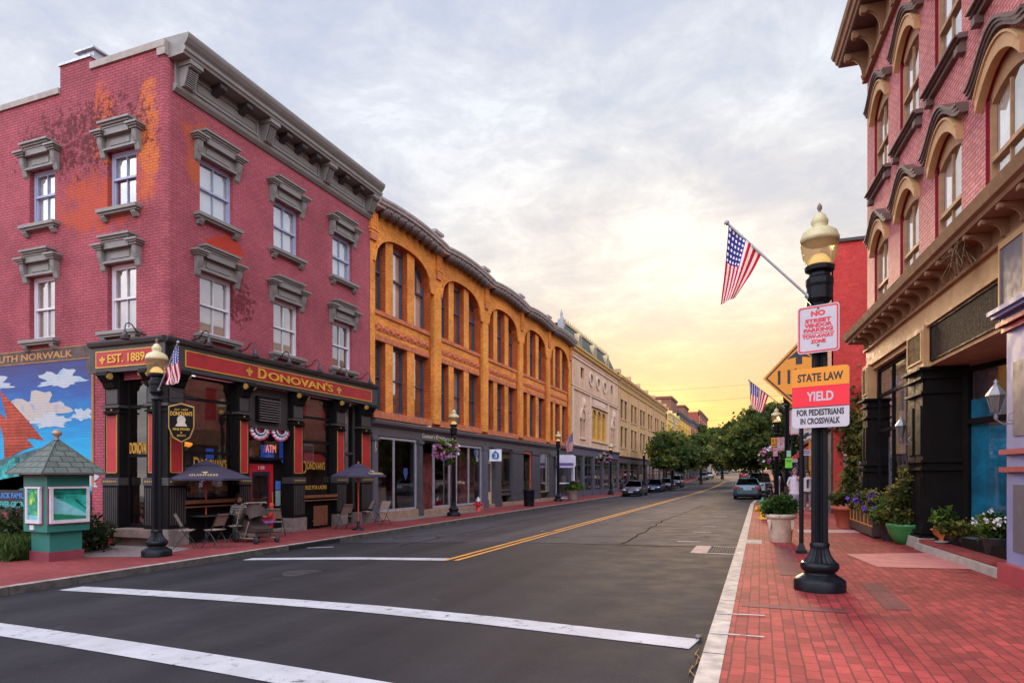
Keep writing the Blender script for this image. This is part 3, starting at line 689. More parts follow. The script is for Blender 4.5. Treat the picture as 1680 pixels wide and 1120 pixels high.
def pilaster(x0, x1, dst, y=-.13, gold=True):
    """black cast iron pilaster; mats 0 black 1 red 2 gold 3 dark grey 4 stone"""
    w = x1 - x0; m = MB(); c = (x0 + x1) / 2
    m.box(x0, x1, y, .25, 1.42, 4.18, 0); m.box(x0 - .03, x1 + .03, y - .05, .25, .1, 1.22, 0); m.box(x0 - .05, x1 + .05, y - .07, .26, 1.22, 1.42, 3)
    n = max(4, int(w / .07))
    for k in range(n): xx = x0 + w * (k + .5) / n; m.box(xx - .018, xx + .018, y - .06, y - .05, .2, 1.15, 3)
    for k in range(n): xx = x0 + w * (k + .5) / n; m.box(xx - .02, xx + .02, y - .085, y - .07, 1.30, 1.34, 2)
    m.box(x0 + .09, x1 - .09, y - .012, y, 1.56, 3.06, 1)
    for (a, b, cc, d) in [(x0 + .07, x0 + .09, 1.54, 3.08), (x1 - .09, x1 - .07, 1.54, 3.08), (x0 + .07, x1 - .07, 1.54, 1.56)]: m.box(a, b, y - .02, y, cc, d, 2)
    m.lathe([(w / 2 - .07, 0), (w / 2 - .07, .001)], 12, (c, y - .01, 3.08), 0)
    m.box(x0 - .03, x1 + .03, y - .04, .25, 3.12, 3.17, 0); m.box(x0 - .05, x1 + .05, y - .06, .25, 3.26, 3.33, 3); m.ball((c, y - .02, 3.2), .03, n=8, mi=2)
    m.box(x0 + .05, x1 - .05, y - .02, y, 3.36, 3.75, 3)
    m.prism([(y, 4.18), (y - .30, 4.18), (y - .32, 4.08), (y - .22, 3.98), (y - .14, 3.9), (y - .1, 3.78), (y, 3.75)], x0 + .06, x1 - .06, 'x', 0)
    for q in (x0 + .07, x1 - .07): m.M = Matrix.Translation((q, y - .22, 4.06)) @ Matrix.Rotation(R(90), 4, 'Y'); m.lathe([(.085, -.02), (.085, .02), (.03, .03)], 12, mi=2); m.M = None
    m.box(x0 - .06, x1 + .06, y - .09, .26, PZ, .1, 4)
    return m
PM = [NEARBLACK, REDPAINT, DULLGOLD, GREYDARK, GREY_STONE]
for (x0, x1) in [(-.16, .36), (2.24, 2.68), (4.58, 5.12), (6.88, 7.42), (8.42, 9.12)]: pilaster(x0, x1, pub).build('pilaster', PM, pub)
for (d0, d1) in [(.12, .52), (1.50, 2.02)]: t = pilaster(d0, d1, pub); m = MB(); side_add(m, t); m.build('pilaster', PM, pub)
# bays: frames, glass, interior
mb = MB(); mb.box(SX + .3, L - .1, 3.2, 3.25, -.3, 4.2, 0); mb.box(SX + .3, L - .1, .3, 3.25, -.33, -.28, 1); mb.box(SX + .3, L - .1, .3, 3.25, 4.12, 4.17, 0); mb.box(SX + .3, SX + .35, 2.0, 3.2, -.3, 4.1, 0); mb.box(L - .15, L - .1, .3, 3.2, -.3, 4.1, 0); mb.build('interior', [BROWNROOM, DARKROOM], pub)
def shopwin(root, x0, x1, z0, z1, y, mat, rails=(), muls=(), fr=.07, gl=None, name='shop_window', dep=.08, side=False):
    m = MB(); m.box(x0, x0 + fr, y, y + dep, z0, z1); m.box(x1 - fr, x1, y, y + dep, z0, z1); m.box(x0 + fr, x1 - fr, y, y + dep, z0, z0 + fr); m.box(x0 + fr, x1 - fr, y, y + dep, z1 - fr, z1)
    for r_ in rails: m.box(x0 + fr, x1 - fr, y - .004, y + dep, r_ - .04, r_ + .04)
    for r_ in muls: m.box(r_ - .035, r_ + .035, y - .003, y + dep, z0 + fr, z1 - fr)
    g = MB(); g.box(x0 + fr, x1 - fr, y + .035, y + .043, z0 + fr, z1 - fr)
    if side: q = MB(); side_add(q, m); m = q; q = MB(); side_add(q, g); g = q
    o = m.build(name, mat, root); g.build('pane', gl or SHOPGLASS, o, abs_z=False, loc=(0, 0, -ROOTZ.get(root.name, 0))); return o
def subz(o, name, m, mats, root=pub): return m.build(name, mats, o, abs_z=False, loc=(0, 0, -ROOTZ.get(root.name, 0)))
w1 = shopwin(pub, .36, 2.24, .82, 4.15, .06, NEARBLACK, rails=(3.55, 2.1), fr=.06)
m = MB(); m.text('D', .82, 1.03, 1.56, 1.98, .055, .004, 0, .01); m.text("ONOVAN'S", 1.05, 1.98, 1.66, 1.93, .055, .004, 0, .01); m.text('BEER - WINE - SPIRITS', .72, 2.02, 1.04, 1.18, .055, .004, 0, .02); subz(w1, 'lettering', m, P('window_gold', (.50, .25, .035), .5))
w3 = shopwin(pub, 5.12, 6.88, .82, 4.15, .06, NEARBLACK, rails=(3.45, 2.62), fr=.06)
m = MB(); m.text('D', 5.3, 5.5, 1.55, 1.98, .055, .004, 0, .01); m.text("ONOVAN'S", 5.52, 6.5, 1.68, 1.95, .055, .004, 0, .01); m.text('TABLES FOR LADIES', 5.25, 6.6, 1.0, 1.14, .055, .004, 0, .02); subz(w3, 'lettering', m, MC['window_gold'])
w4 = shopwin(pub, 7.42, 8.42, .2, 4.15, .12, GREYDARK, rails=(2.3,), fr=.1)
m = MB(); m.box(7.52, 8.05, .17, .18, 1.2, 4.05); subz(w4, 'blind', m, P('pale_panel', (.34, .30, .29), .8))
ws = shopwin(pub, .52, 1.50, .12, 4.1, .1, NEARBLACK, rails=(3.3, 2.0), fr=.08, side=True)
subz(ws, 'lettering', side_text("DONOVAN'S", 1.38, .58, 2.05, 2.36, -.09, .012), MC['window_gold'])
for (x0, x1) in [(.36, 2.24), (5.12, 6.88)]:
    m = MB(); m.box(x0, x1, .02, .12, -.33, .815); m.box(x0 + .1, x1 - .1, .0, .02, .0, .6); m.build('bulkhead', NEARBLACK, pub)
    m = MB(); m.box(x0 - .02, x1 + .02, -.20, .02, .66, .72); m.box(x0 - .02, x1 + .02, -.20, -.17, .62, .82); m.build('window_ledge', WOOD, pub)
# door bay: louvre vent, transom, red door
m = MB(); m.box(2.68, 4.58, .06, .12, 3.0, 4.18); m.box(2.68, 4.58, .02, .12, 2.92, 3.0); m.build('fascia', GREYDARK, pub)
m = MB(); m.box(3.12, 4.1, -.04, .06, 3.12, 3.9); m.box(3.16, 4.06, -.035, -.03, 3.16, 3.86)
vn = m.build('vent', NEARBLACK, pub); m = MB()
for k in range(9): z = 3.17 + k * .078; m.prism([(-.05, z), (-.115, z - .03), (-.115, z - .018), (-.05, z + .02)], 3.16, 4.06, 'x')
subz(vn, 'louvre', m, P('vent_paint', (.13, .105, .10), .5))
wt = shopwin(pub, 2.68, 4.58, 1.98, 2.92, .12, NEARBLACK, fr=.06, name='transom_window')
m = MB(); m.text('ATM', 3.62, 4.08, 2.2, 2.44, .11, .008, 0, .0); subz(wt, 'lettering', m, P('neon_outline', (.85, .25, .13), .5, emit=(1, .25, .1), es=.5, var=0))
m = MB(); m.box(2.68, 3.08, .3, .4, PZ, 1.98); m.box(4.22, 4.58, .3, .4, PZ, 1.98); m.box(3.08, 4.22, .3, .4, 1.86, 1.98); m.build('door_surround', NEARBLACK, pub)
m = MB()
for (a, b, c, d) in [(3.12, 3.26, -.26, 1.84), (4.04, 4.18, -.26, 1.84), (3.26, 4.04, 1.6, 1.84), (3.26, 4.04, -.26, .1)]: m.box(a, b, .3, .37, c, d)
dr = m.build('door', P('red_door_paint', (.46, .014, .03), .35, var=.08), pub); m = MB(); m.box(3.26, 4.04, .33, .34, .1, 1.6); subz(dr, 'pane', m, SHOPGLASS); m = MB(); m.text('138', 3.52, 3.78, 1.67, 1.78, .298, .005, 0, .01); subz(dr, 'number', m, P('pale_lettering', (.7, .6, .55), .5)); m = MB(); m.tube([(4.1, .27, .5), (4.1, .25, .7), (4.1, .27, .95)], .018, 6); subz(dr, 'handle', m, DULLGOLD)
m = MB(); m.box(4.28, 4.5, .285, .3, .5, 1.0, 0); m.box(4.28, 4.5, .28, .3, 1.02, 1.3, 1); m.build('menu_board', [P('grey_board', (.25, .30, .30), .6), P('blue_notice', (.06, .16, .5), .6)], pub)
m = MB(); m.box(2.62, 4.64, -.15, .35, PZ, -.22); m.build('door_step', GREY_STONE, pub)
t = MB(); t.box(.05, 2.55, -.42, .1, -.1, .1); m = MB(); side_add(m, t); t = MB(); t.box(.2, 2.4, -.25, .1, -.5, -.1); side_add(m, t); m.build('stone_step', P('brown_stone', (.20, .125, .10), .85, var=.25, bump=.3), pub)
t = MB(); t.box(.5, 1.5, .06, .14, PZ, .12); m = MB(); side_add(m, t); m.build('bulkhead', NEARBLACK, pub)
# gooseneck lamps over the signboard
def gooseneck():
    m = MB(); pts = [(0, 0, 0), (0, -.18, .0)]
    pts += [(0, -.30 - .14 * math.sin(a) , .02 + .14 * (1 - math.cos(a))) for a in [.2, .6, 1.0]]
    pts = [(0, 0, 0), (0, -.15, 0), (0, -.27, .06), (0, -.36, .17), (0, -.45, .2), (0, -.53, .16), (0, -.56, .07), (0, -.565, 0)]
    m.tube(pts, .016, 8); m.lathe([(.05, -.02), (.05, .02)], 10, (0, 0, 0)); m.lathe([(.03, .0), (.045, -.05), (.06, -.12), (.11, -.22), (.13, -.235), (.12, -.235), (.03, -.06)], 14, (0, -.565, 0)); return m.mesh('wall_lamp', P('dark_bronze', (.06, .05, .052), .35, .4))
gm = gooseneck()
for x in (.75, 2.45, 3.9, 5.4, 6.9, 8.4): link('wall_lamp', gm, pub, (x, 0.0, 5.14 - PZ))
link('wall_lamp', gm, pub, (SX, .75, 5.16 - PZ), R(-90))
# ---------------------------------------------------------------- arched orange brick building
OZ = -.33
orb = thing('arched_brick_building', 'long orange brick building with five wide window arches and wavy eaves', 'building', (-14.25, 21.75, OZ), R(90), absz=True); ROOTZ[orb.name] = OZ
BP, BL = 5.78, 28.95
def arch_z(u, top=11.22, spring=9.95, half=2.34):           # flattened arch, u from the bay centre
    q = min(1, abs(u) / half); return spring + (top - spring) * (1 - q ** 2.6) ** (1 / 2.1)
mb = MB()
for i in range(6):                                          # projecting pilasters between bays
    x0 = -.02 if i == 0 else i * BP - .38; x1 = .36 if i == 0 else (i * BP + .32 if i < 5 else BL)
    mb.box(x0, x1, 0, .3, 3.9, 9.95)
NS = 20
for i in range(5):
    c = i * BP + 2.66; h = 2.34; xs = [c - h + 2 * h * k / NS for k in range(NS + 1)]
    lft = (0 if i == 0 else i * BP - .38); rgt = (i + 1) * BP - .38 if i < 4 else BL
    for k in range(NS):                                     # spandrel above the arch
        a, b = xs[k], xs[k + 1]; za, zb = arch_z(a - c), arch_z(b - c)
        mb.quad((a, 0, za), (b, 0, zb), (b, 0, 12.0), (a, 0, 12.0))
    mb.box(lft if i else -.02, c - h, 0, .3, 9.95, 12.0); mb.box(c + h, rgt + (.0), 0, .3, 9.95, 12.0)
mb.quad((0, .35, 11.9), (BL, .35, 11.9), (BL, 9, 11.9), (0, 9, 11.9)); mb.quad((BL, .3, -.3), (BL, 9, -.3), (BL, 9, 11.9), (BL, .3, 11.9))
mb.build('wall', ORANGE, orb)
def obay(i):
    c = i * BP + 2.66; off = [(-2.34, -1.37), (-.80, .39), (1.02, 2.30)]
    return c, [(c + a, c + b) for a, b in off]
for i in range(5):
    rim = MB(); inner = MB(); stone = MB(); stone2 = MB(); orn = MB()
    c, ws = obay(i); h = 2.34
    xs = [c - h + 2 * h * k / NS for k in range(NS + 1)]
    for k in range(NS):                                     # rust brick soffit of the arch
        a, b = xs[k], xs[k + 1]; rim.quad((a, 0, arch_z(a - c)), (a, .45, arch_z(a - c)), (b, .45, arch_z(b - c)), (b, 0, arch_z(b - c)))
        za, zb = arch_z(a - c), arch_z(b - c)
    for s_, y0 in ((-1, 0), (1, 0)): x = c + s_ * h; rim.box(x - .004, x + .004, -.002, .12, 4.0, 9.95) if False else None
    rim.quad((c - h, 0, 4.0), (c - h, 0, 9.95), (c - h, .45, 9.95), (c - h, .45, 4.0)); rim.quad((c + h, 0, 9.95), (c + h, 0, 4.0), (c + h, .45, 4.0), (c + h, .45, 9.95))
    # piers between the windows and panels between the storeys, set 12 cm back
    for (a, b) in [(ws[0][1], ws[1][0]), (ws[1][1], ws[2][0])]:
        for (z0, z1) in [(4.05, 6.92), (8.12, None)]:
            n = 4; xx = [a + (b - a) * k / n for k in range(n + 1)]
            for k in range(n):
                t0 = z1 or arch_z(xx[k] - c) - .005; t1 = z1 or arch_z(xx[k + 1] - c) - .005
                inner.quad((xx[k], .10, z0), (xx[k + 1], .10, z0), (xx[k + 1], .10, t1), (xx[k], .10, t0))
            tt = z1 or arch_z(a - c); t2 = z1 or arch_z(b - c)
            pass
            rim.quad((b, .10, z0), (b, .45, z0), (b, .45, t2), (b, .10, t2)); rim.quad((a, .45, z0), (a, .102, z0), (a, .102, tt), (a, .45, tt))
    inner.box(c - h, c + h, .10, .5, 7.15, 7.32); inner.box(c - h, c + h, .10, .5, 7.60, 7.95)
    stone.box(c - h, c + h, .07, .5, 6.92, 7.15); stone.box(c - h - .0, c + h, .03, .5, 7.95, 8.12); stone2.box(c - h - .1, c + h + .1, -.03, .5, 3.78, 4.07)
    orn.box(c - h, c + h, .07, .5, 7.32, 7.60)
    rg = random.Random(i)
    for k in range(16):
        x = c - h + .16 + k * (2 * h - .32) / 15; orn.ball((x, .07, 7.46 + .03 * (-1) ** k), .12, .05, .10, 8, 0, .3, k)
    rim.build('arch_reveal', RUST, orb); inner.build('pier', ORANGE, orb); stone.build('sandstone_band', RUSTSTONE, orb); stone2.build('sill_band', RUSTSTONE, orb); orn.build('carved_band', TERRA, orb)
# raised archivolt edges and pilaster capitals
for i in range(5):
    mb = MB(); c = i * BP + 2.66; n = 28; P_ = []
    for k in range(n + 1):
        u = -2.34 + 4.68 * k / n; P_.append((c + u, arch_z(u)))
    for k in range(n):
        (a, za), (b, zb) = P_[k], P_[k + 1]; d = Vector((b - a, zb - za)).normalized(); nn = Vector((-d.y, d.x)) * .13
        mb.add([(a, -.05, za), (b, -.05, zb), (b + nn.x, -.05, zb + nn.y), (a + nn.x, -.05, za + nn.y), (a, .0, za), (b, .0, zb), (b + nn.x, .0, zb + nn.y), (a + nn.x, .0, za + nn.y)], [(0, 1, 2, 3), (3, 2, 6, 7), (0, 4, 5, 1)])
    mb.build('archivolt', ORANGE, orb)
for i in range(6):
    x = .18 if i == 0 else min(i * BP - .03, BL - .22); m = MB()
    m.box(x - .26, x + .26, -.10, 0, 11.0, 11.12, 0); m.box(x - .30, x + .30, -.14, 0, 11.12, 11.2, 0); m.box(x - .24, x + .24, -.10, 0, 11.2, 11.86, 0)
    for q in (-.12, .0, .12): m.box(x + q - .025, x + q + .025, -.125, -.10, 11.25, 11.8, 0)
    m.box(x - .22, x + .22, -.09, 0, 10.75, 11.0, 1); m.build('capital', [ORANGE, RUSTSTONE], orb)
# windows
for i in range(5):
    c, ws = obay(i)
    for k, (a, b) in enumerate(ws):
        window(orb, (a + b) / 2, 4.1, b - a, 2.80, .34, SLATEFR, blind=[BROWNROOM, CURTAIN, BROWNROOM, DARKROOM][(i * 3 + k * 2) % 4], fr=.08, rail=.5, mullion=False, gl=GLASS)
        # tall upper window whose head follows the arch
        w = b - a; cx = (a + b) / 2; key = ('arch', k)
        if key not in WC:
            n = 10; hx = [-w / 2 + w * q / n for q in range(n + 1)]; top = lambda u: min(arch_z(cx - c + u) - 8.13, 2.95 if k == 1 else 9)
            f = MB(); g = MB(); bl = MB()
            for q in range(n):
                u0, u1 = hx[q], hx[q + 1]; t0, t1 = top(u0), top(u1)
                f.add([(u0, 0, t0 - .10), (u1, 0, t1 - .10), (u1, 0, t1), (u0, 0, t0), (u0, .1, t0 - .10), (u1, .1, t1 - .10)], [(0, 1, 2, 3), (0, 4, 5, 1)])
                g.quad((u0, .06, .05), (u1, .06, .05), (u1, .06, t1 - .04), (u0, .06, t0 - .04)); bl.quad((u0, .16, 0), (u1, .16, 0), (u1, .16, t1), (u0, .16, t0))
            f.box(-w / 2, -w / 2 + .08, 0, .1, 0, top(-w / 2)); f.box(w / 2 - .08, w / 2, 0, .1, 0, top(w / 2)); f.box(-w / 2, w / 2, 0, .1, 0, .08); f.box(-w / 2 + .08, w / 2 - .08, -.02, .1, 1.60, 1.68); f.box(-w / 2 + .08, w / 2 - .08, .02, .08, .08, .14)
            if k != 1: f.box(-.03, .03, .02, .08, 1.68, top(0) - .1)
            WC[key] = (f.mesh('window', SLATEFR), g.mesh('pane', GLASS), bl.mesh('blind', BROWNROOM), bl.mesh('blind', CURTAIN))
        fm, pm, b1, b2 = WC[key]; o = link('window', fm, orb, (cx, .34, 8.13 - OZ)); link('pane', pm, o); link('blind', b2 if (i == 0 and k > 0) else b1, o)
# wavy metal eaves with rounded modillions
def eave_z(x):
    u = ((x + .03) % BP) / BP; return .19 * max(0, math.sin(math.pi * u)) ** .8
mb = MB(); rows = [(0, 11.90), (-.42, 11.94), (-.44, 12.02), (-.54, 12.05), (-.56, 12.11), (-.62, 12.17), (-.64, 12.24), (-.40, 12.28), (.5, 12.40), (3.0, 12.6)]
N = 100; xs = [-.1 + (BL + .15) * k / N for k in range(N + 1)]
v = [(x, y, z + eave_z(x) * (1 if y < .4 else .4)) for x in xs for y, z in rows]; nr = len(rows)
mb.add(v, [(k * nr + j, k * nr + j + 1, (k + 1) * nr + j + 1, (k + 1) * nr + j) for k in range(N) for j in range(nr - 1)], 0, False)
mb.add(v[:nr], [tuple(range(nr))]); mb.add(v[-nr:], [tuple(range(nr - 1, -1, -1))])
ev = mb.build('eaves', P('weathered_metal_cornice', (.44, .39, .37), .5, var=.2, vs=2), orb)
mb = MB(); mb.quad((0, .5, 12.38), (BL, .5, 12.38), (BL, 4, 13.7), (0, 4, 13.7)); mb.build('roof', ROOFGREY, orb)
md = MB(); md.lathe([(.0, -.30), (.11, -.28), (.19, -.19), (.215, -.06), (.19, .05), (.15, .1)], 12); md.v = [(a, b * 1.25, c) for a, b, c in md.v]; md.box(-.15, .15, -.05, .3, -.1, .12); mdm = md.mesh('modillion', P('brown_modillion', (.105, .072, .066), .4, var=.1))
for i in range(5):
    for k in range(9):
        x = i * BP + .62 + k * .56
        if x < BL - .2: link('modillion', mdm, ev, (x, -.27, 11.94 + eave_z(x) - OZ))
mb = MB(); mb.box(-.32, .32, -.3, .5, 0, .55); mb.box(-.44, .44, -.42, .6, .55, .68); chm = mb.mesh('chimney', P('roof_vent', (.30, .24, .23), .7))
for i in range(1, 5): link('chimney', chm, orb, (i * BP + .05, .35, 12.38 - OZ))
m = MB(); m.box(24.6, 25.6, 2.2, 3.2, 12.6, 13.9, 0); m.box(24.5, 25.7, 2.1, 3.3, 13.9, 14.05, 0); m.build('chimney', P('brick_chimney', (.42, .20, .14), .8), orb); m = MB(); m.lathe([(.13, 0), (.13, .7), (.22, .72), (.22, .82), (.05, .86)], 10, (25.1, 2.7, 14.05)); m.build('flue', GREYDARK, orb)
# shopfront
mb = MB(); extr(mb, [(.3, 3.08), (-.02, 3.08), (-.02, 3.42), (-.1, 3.46), (-.14, 3.52), (-.22, 3.54), (-.24, 3.66), (-.2, 3.70), (.3, 3.78)], 0, BL + .2); mb.box(0, BL, .25, .3, 3.0, 3.1); fs = mb.build('shop_fascia', P('slate_fascia', (.095, .082, .088), .5, var=.14, vs=2), orb)
m = MB(); m.text("Guvnor's Brewery", 4.15, 6.7, 3.12, 3.40, -.022, .012, 0, .004); m.build('lettering', P('cream_lettering', (.72, .64, .58), .5), fs, abs_z=False, loc=(0, 0, -OZ))
mb = MB(); mb.box(.1, BL - .1, 3.6, 3.66, -.4, 3.7, 0); mb.box(.1, BL - .1, .35, 3.6, -.36, -.3, 1); mb.box(.1, BL - .1, .32, 3.6, 3.55, 3.6, 0)
for x in (10.9, 14.5, 17.7, 20.4, 23.5): mb.box(x, x + .1, .4, 3.6, -.35, 3.55, 0)
mb.build('interior', [BROWNROOM, DARKROOM], orb)
def shop_pil(x0, x1, mat, y=-.1, zt=3.08, zb=-.36):
    m = MB(); m.box(x0, x1, y, .35, zb, zt); m.box(x0 - .04, x1 + .04, y - .05, .35, zb, .12); m.box(x0 - .04, x1 + .04, y - .06, .35, zt - .2, zt - .06)
    if x1 - x0 > .3: m.box(x0 + .07, x1 - .07, y - .015, y, .35, zt - .45)
    return m.build('pilaster', mat, orb)
shop_pil(.02, .42, SLATEPURP); m = MB(); m.tube([(.17, -.125, 2.95), (.22, -.13, 2.78), (.16, -.13, 2.66), (.24, -.13, 2.52), (.27, -.13, 2.38), (.18, -.13, 2.36), (.17, -.13, 2.5)], .013, 5); m.build('emblem', P('cream_lettering', (0, 0, 0)), orb)
shop_pil(3.72, 4.08, SLATE); shop_pil(10.95, 11.6, SLATEPURP); shop_pil(12.6, 13.6, SLATE); shop_pil(15.6, 17.65, SLATE, -.02); shop_pil(19.3, 21.1, SLATE, -.02); shop_pil(23.3, 24.5, SLATE, -.02); shop_pil(28.0, 28.9, SLATEPURP)
ALU = P('lavender_aluminium', (.40, .36, .41), .4, .2)
for q in [(7.9, 9.1, .55, .57, -.2, 2.9), (9.5, 10.8, .7, .72, -.2, 2.9), (6.2, 7.4, 1.2, 1.22, -.2, 2.6), (.6, 1.0, .9, .92, -.2, 2.9)]: m = MB(); m.box(*q); m.build('drape', P('oxblood_drape', (.26, .06, .045), .8, var=.5, vs=2), orb)
m = MB()
for k in range(5): m.box(14.0, 15.4, .9, 1.2, .5 + .5 * k, .54 + .5 * k); m.box(21.5, 22.9, .9, 1.2, .5 + .45 * k, .54 + .45 * k)
m.box(1.2, 3.4, 1.4, 1.9, .0, .95); m.box(18.0, 19.0, 1.0, 1.02, .2, 2.7); m.build('display_shelf', P('pale_wood_shelf', (.34, .22, .13), .7, var=.3), orb)
m = MB(); rg = random.Random(12)
for k in range(46): x = rg.choice([rg.uniform(14.0, 15.4), rg.uniform(21.5, 22.9)]); z = .54 + .5 * rg.randrange(4); m.box(x - .05, x + .05, .95, 1.05, z, z + rg.uniform(.1, .3), rg.randrange(3))
m.build('display_goods', [P('goods_cream', (.5, .44, .36), .6), P('goods_red', (.42, .08, .05), .6), P('goods_blue', (.08, .16, .3), .6)], orb)
m = MB(); m.M = Matrix.Translation((2.75, .015, 1.55)); m.prism([(-.16, .25), (.16, .25), (.2, .05), (0, -.3), (-.2, .05)], -.004, .0); m.M = Matrix.Translation((10.1, .015, 2.72)); m.prism([(.2 * math.cos(k * .4488), .2 * math.sin(k * .4488)) for k in range(14)], -.004, 0); m.build('window_sticker', P('sticker_blue', (.03, .06, .18), .5), orb)
def osw(*a, **k): return shopwin(orb, *a, **k)
osw(.42, 3.72, .0, 3.05, .02, ALU, muls=(1.83,), fr=.09); osw(5.95, 7.75, -.1, 3.05, .35, ALU, fr=.12)
osw(7.75, 10.95, -.06, 3.05, .02, ALU, muls=(9.3,), fr=.10)
osw(13.6, 15.6, .3, 3.05, .05, SLATE, fr=.08, rails=(.62,)); osw(17.65, 19.3, .3, 3.05, .05, P('orange_red_frame', (.50, .09, .03), .5), fr=.14); osw(21.1, 23.3, .3, 3.05, .05, P('olive_frame', (.24, .21, .13), .5), fr=.1, muls=(22.6,)); osw(24.5, 28.0, -.1, 3.05, .4, SLATE, muls=(26.2,), fr=.1)
m = MB(); m.box(11.68, 12.56, .1, .16, -.2, 2.4); od = m.build('door', P('cream_door', (.55, .40, .26), .5), orb); m = MB(); m.box(11.85, 12.4, .09, .1, .55, 2.15); subz(od, 'pane', m, SHOPGLASS, orb); m = MB(); m.box(11.6, 12.6, .16, .3, -.3, 3.08); m.build('door_surround', SLATE, orb)
m = MB(); m.box(.1, 4.2, -.12, .3, -.38, .0); m.box(4.2, 11.0, -.12, .3, -.38, -.1); m.box(11.0, BL, -.12, .3, -.38, -.12); m.build('stone_base', P('tan_base_stone', (.33, .20, .14), .85, var=.2, bump=.3), orb)
# hanging sign: white square with a blue drop badge
sg = thing('hanging_sign', 'small white square sign with blue drop emblem beside the cream door', 'sign', (-13.85, 33.7, 2.62), R(20)); m = MB(); m.box(-.34, .34, -.03, .03, -.33, .33); m.build('panel', P('sign_white', (.75, .78, .82), .5), sg)
m = MB(); m.prism([(0, .27), (.2, .05), (.21, -.1), (.12, -.22), (-.12, -.22), (-.21, -.1), (-.2, .05)], -.045, -.03); m.build('emblem', P('sign_blue', (.03, .13, .33), .5), sg); m = MB(); m.text('3', -.08, .08, -.15, .10, -.046, .008); m.build('number', P('sign_white', (0, 0, 0)), sg); m = MB(); m.tube([(-.34, 0, .33), (-.6, 0, .36)], .02, 6); m.build('bracket', BLACKIRON, sg)

# ---------------------------------------------------------------- pale theatre-like building with green mansard
WZ = -.33
whb = thing('mansard_building', 'pale pink stone building with green mansard roof and tall gold windows', 'building', (-14.25, 50.9, WZ), R(90), absz=True); ROOTZ[whb.name] = WZ
WL = 18.6
ov = [5.9 + .6, 8.6 + .6, 11.3 + .6]
holes = [(2.9, 4.0, 9.85, 10.75), (14.9, 15.9, 9.85, 10.75), (6.9, 13.0, 4.7, 7.75), (2.7, 3.45, 4.75, 6.35), (3.75, 4.4, 4.75, 6.35), (15.1, 15.75, 4.75, 6.35), (16.05, 16.7, 4.75, 6.35)]
mb = MB(); wall(mb, 0, WL, 3.9, 12.0, holes, 0, .25); mb.quad((WL, 0, 0), (WL, 8, 0), (WL, 8, 12), (WL, 0, 12)); mb.quad((0, .2, 12.0), (WL, .2, 12.0), (WL, 8, 12.0), (0, 8, 12)); mb.build('wall', PALEBRICK, whb)
mb = MB(); extr(mb, [(0, 11.75), (-.2, 11.8), (-.24, 11.95), (-.36, 12.02), (-.38, 12.14), (.3, 12.2), (.3, 11.8)], -.05, WL + .05); gc = mb.build('cornice', P('gilt_cornice', (.62, .36, .09), .5), whb)
mb = MB()
for z0, z1, p in [(11.2, 11.32, .1), (8.62, 8.74, .12), (8.85, 8.92, .08), (4.0, 4.1, .1), (11.5, 11.56, .06)]: mb.box(0, WL, -p, .0, z0, z1)
for x in (.2, 6.1, 13.4, 18.1): mb.box(x - .22, x + .22, -.09, 0, 4.0, 8.62)
for x0, x1 in [(6.5, 13.2)]: mb.box(x0, x1, -.14, 0, 7.78, 7.92); mb.box(x0 + .9, x1 - .9, -.05, 0, 8.02, 8.5); mb.box(x0, x1, -.12, 0, 4.58, 4.7)
mb.build('string_course', PALESTONE, whb)
m = MB()
for x in (6.9, 8.82, 10.75, 12.68): m.box(x, x + .32, .05, .2, 4.7, 7.2)
for c in (8.02, 9.94, 11.87):
    n = 8
    for k in range(n):
        a0, a1 = math.pi * k / n, math.pi * (k + 1) / n; m.add([(c + .8 * math.cos(a0), .05, 7.0 + .6 * math.sin(a0)), (c + .8 * math.cos(a1), .05, 7.0 + .6 * math.sin(a1)), (c + 1.0 * math.cos(a1), .05, 7.75), (c + 1.0 * math.cos(a0), .05, 7.75)], [(0, 1, 2, 3)])
m.build('tracery', P('gilt_stone', (.62, .36, .12), .6), whb)
for c in (8.02, 9.94, 11.87): window(whb, c, 4.72, 1.7, 2.95, .16, P('gold_window_paint', (.62, .33, .03), .45, var=.1), blind=P('amber_blind', (.55, .26, .03), .7), fr=.14, rail=.78)
for x in (3.45, 15.4): window(whb, x, 9.87, .95, .86, .15, DARKFR, blind=DARKROOM, fr=.07, kind='fixed')
for x in (3.08, 4.08, 15.42, 16.38): window(whb, x, 4.76, .66, 1.58, .14, P('pink_window_paint', (.40, .24, .19), .6), blind=DARKROOM, fr=.09)
for x in (3.55, 15.9):
    m = MB(); n = 10
    for k in range(n):
        a0, a1 = math.pi * k / n, math.pi * (k + 1) / n
        m.prism([(x + .95 * math.cos(a0), 6.4 + 1.0 * math.sin(a0)), (x + .95 * math.cos(a1), 6.4 + 1.0 * math.sin(a1)), (x + .72 * math.cos(a1), 6.4 + .72 * math.sin(a1)), (x + .72 * math.cos(a0), 6.4 + .72 * math.sin(a0))], -.12, 0)
    m.prism([(x - .4, 7.2), (x + .4, 7.2), (x + .3, 7.7), (x, 8.3), (x - .3, 7.7)], -.16, 0); m.ball((x, -.15, 7.7), .28, .15, .4, 8, 0, .3); m.box(x - .95, x + .95, -.12, 0, 4.6, 4.75); m.build('window_surround', PALESTONE, whb)
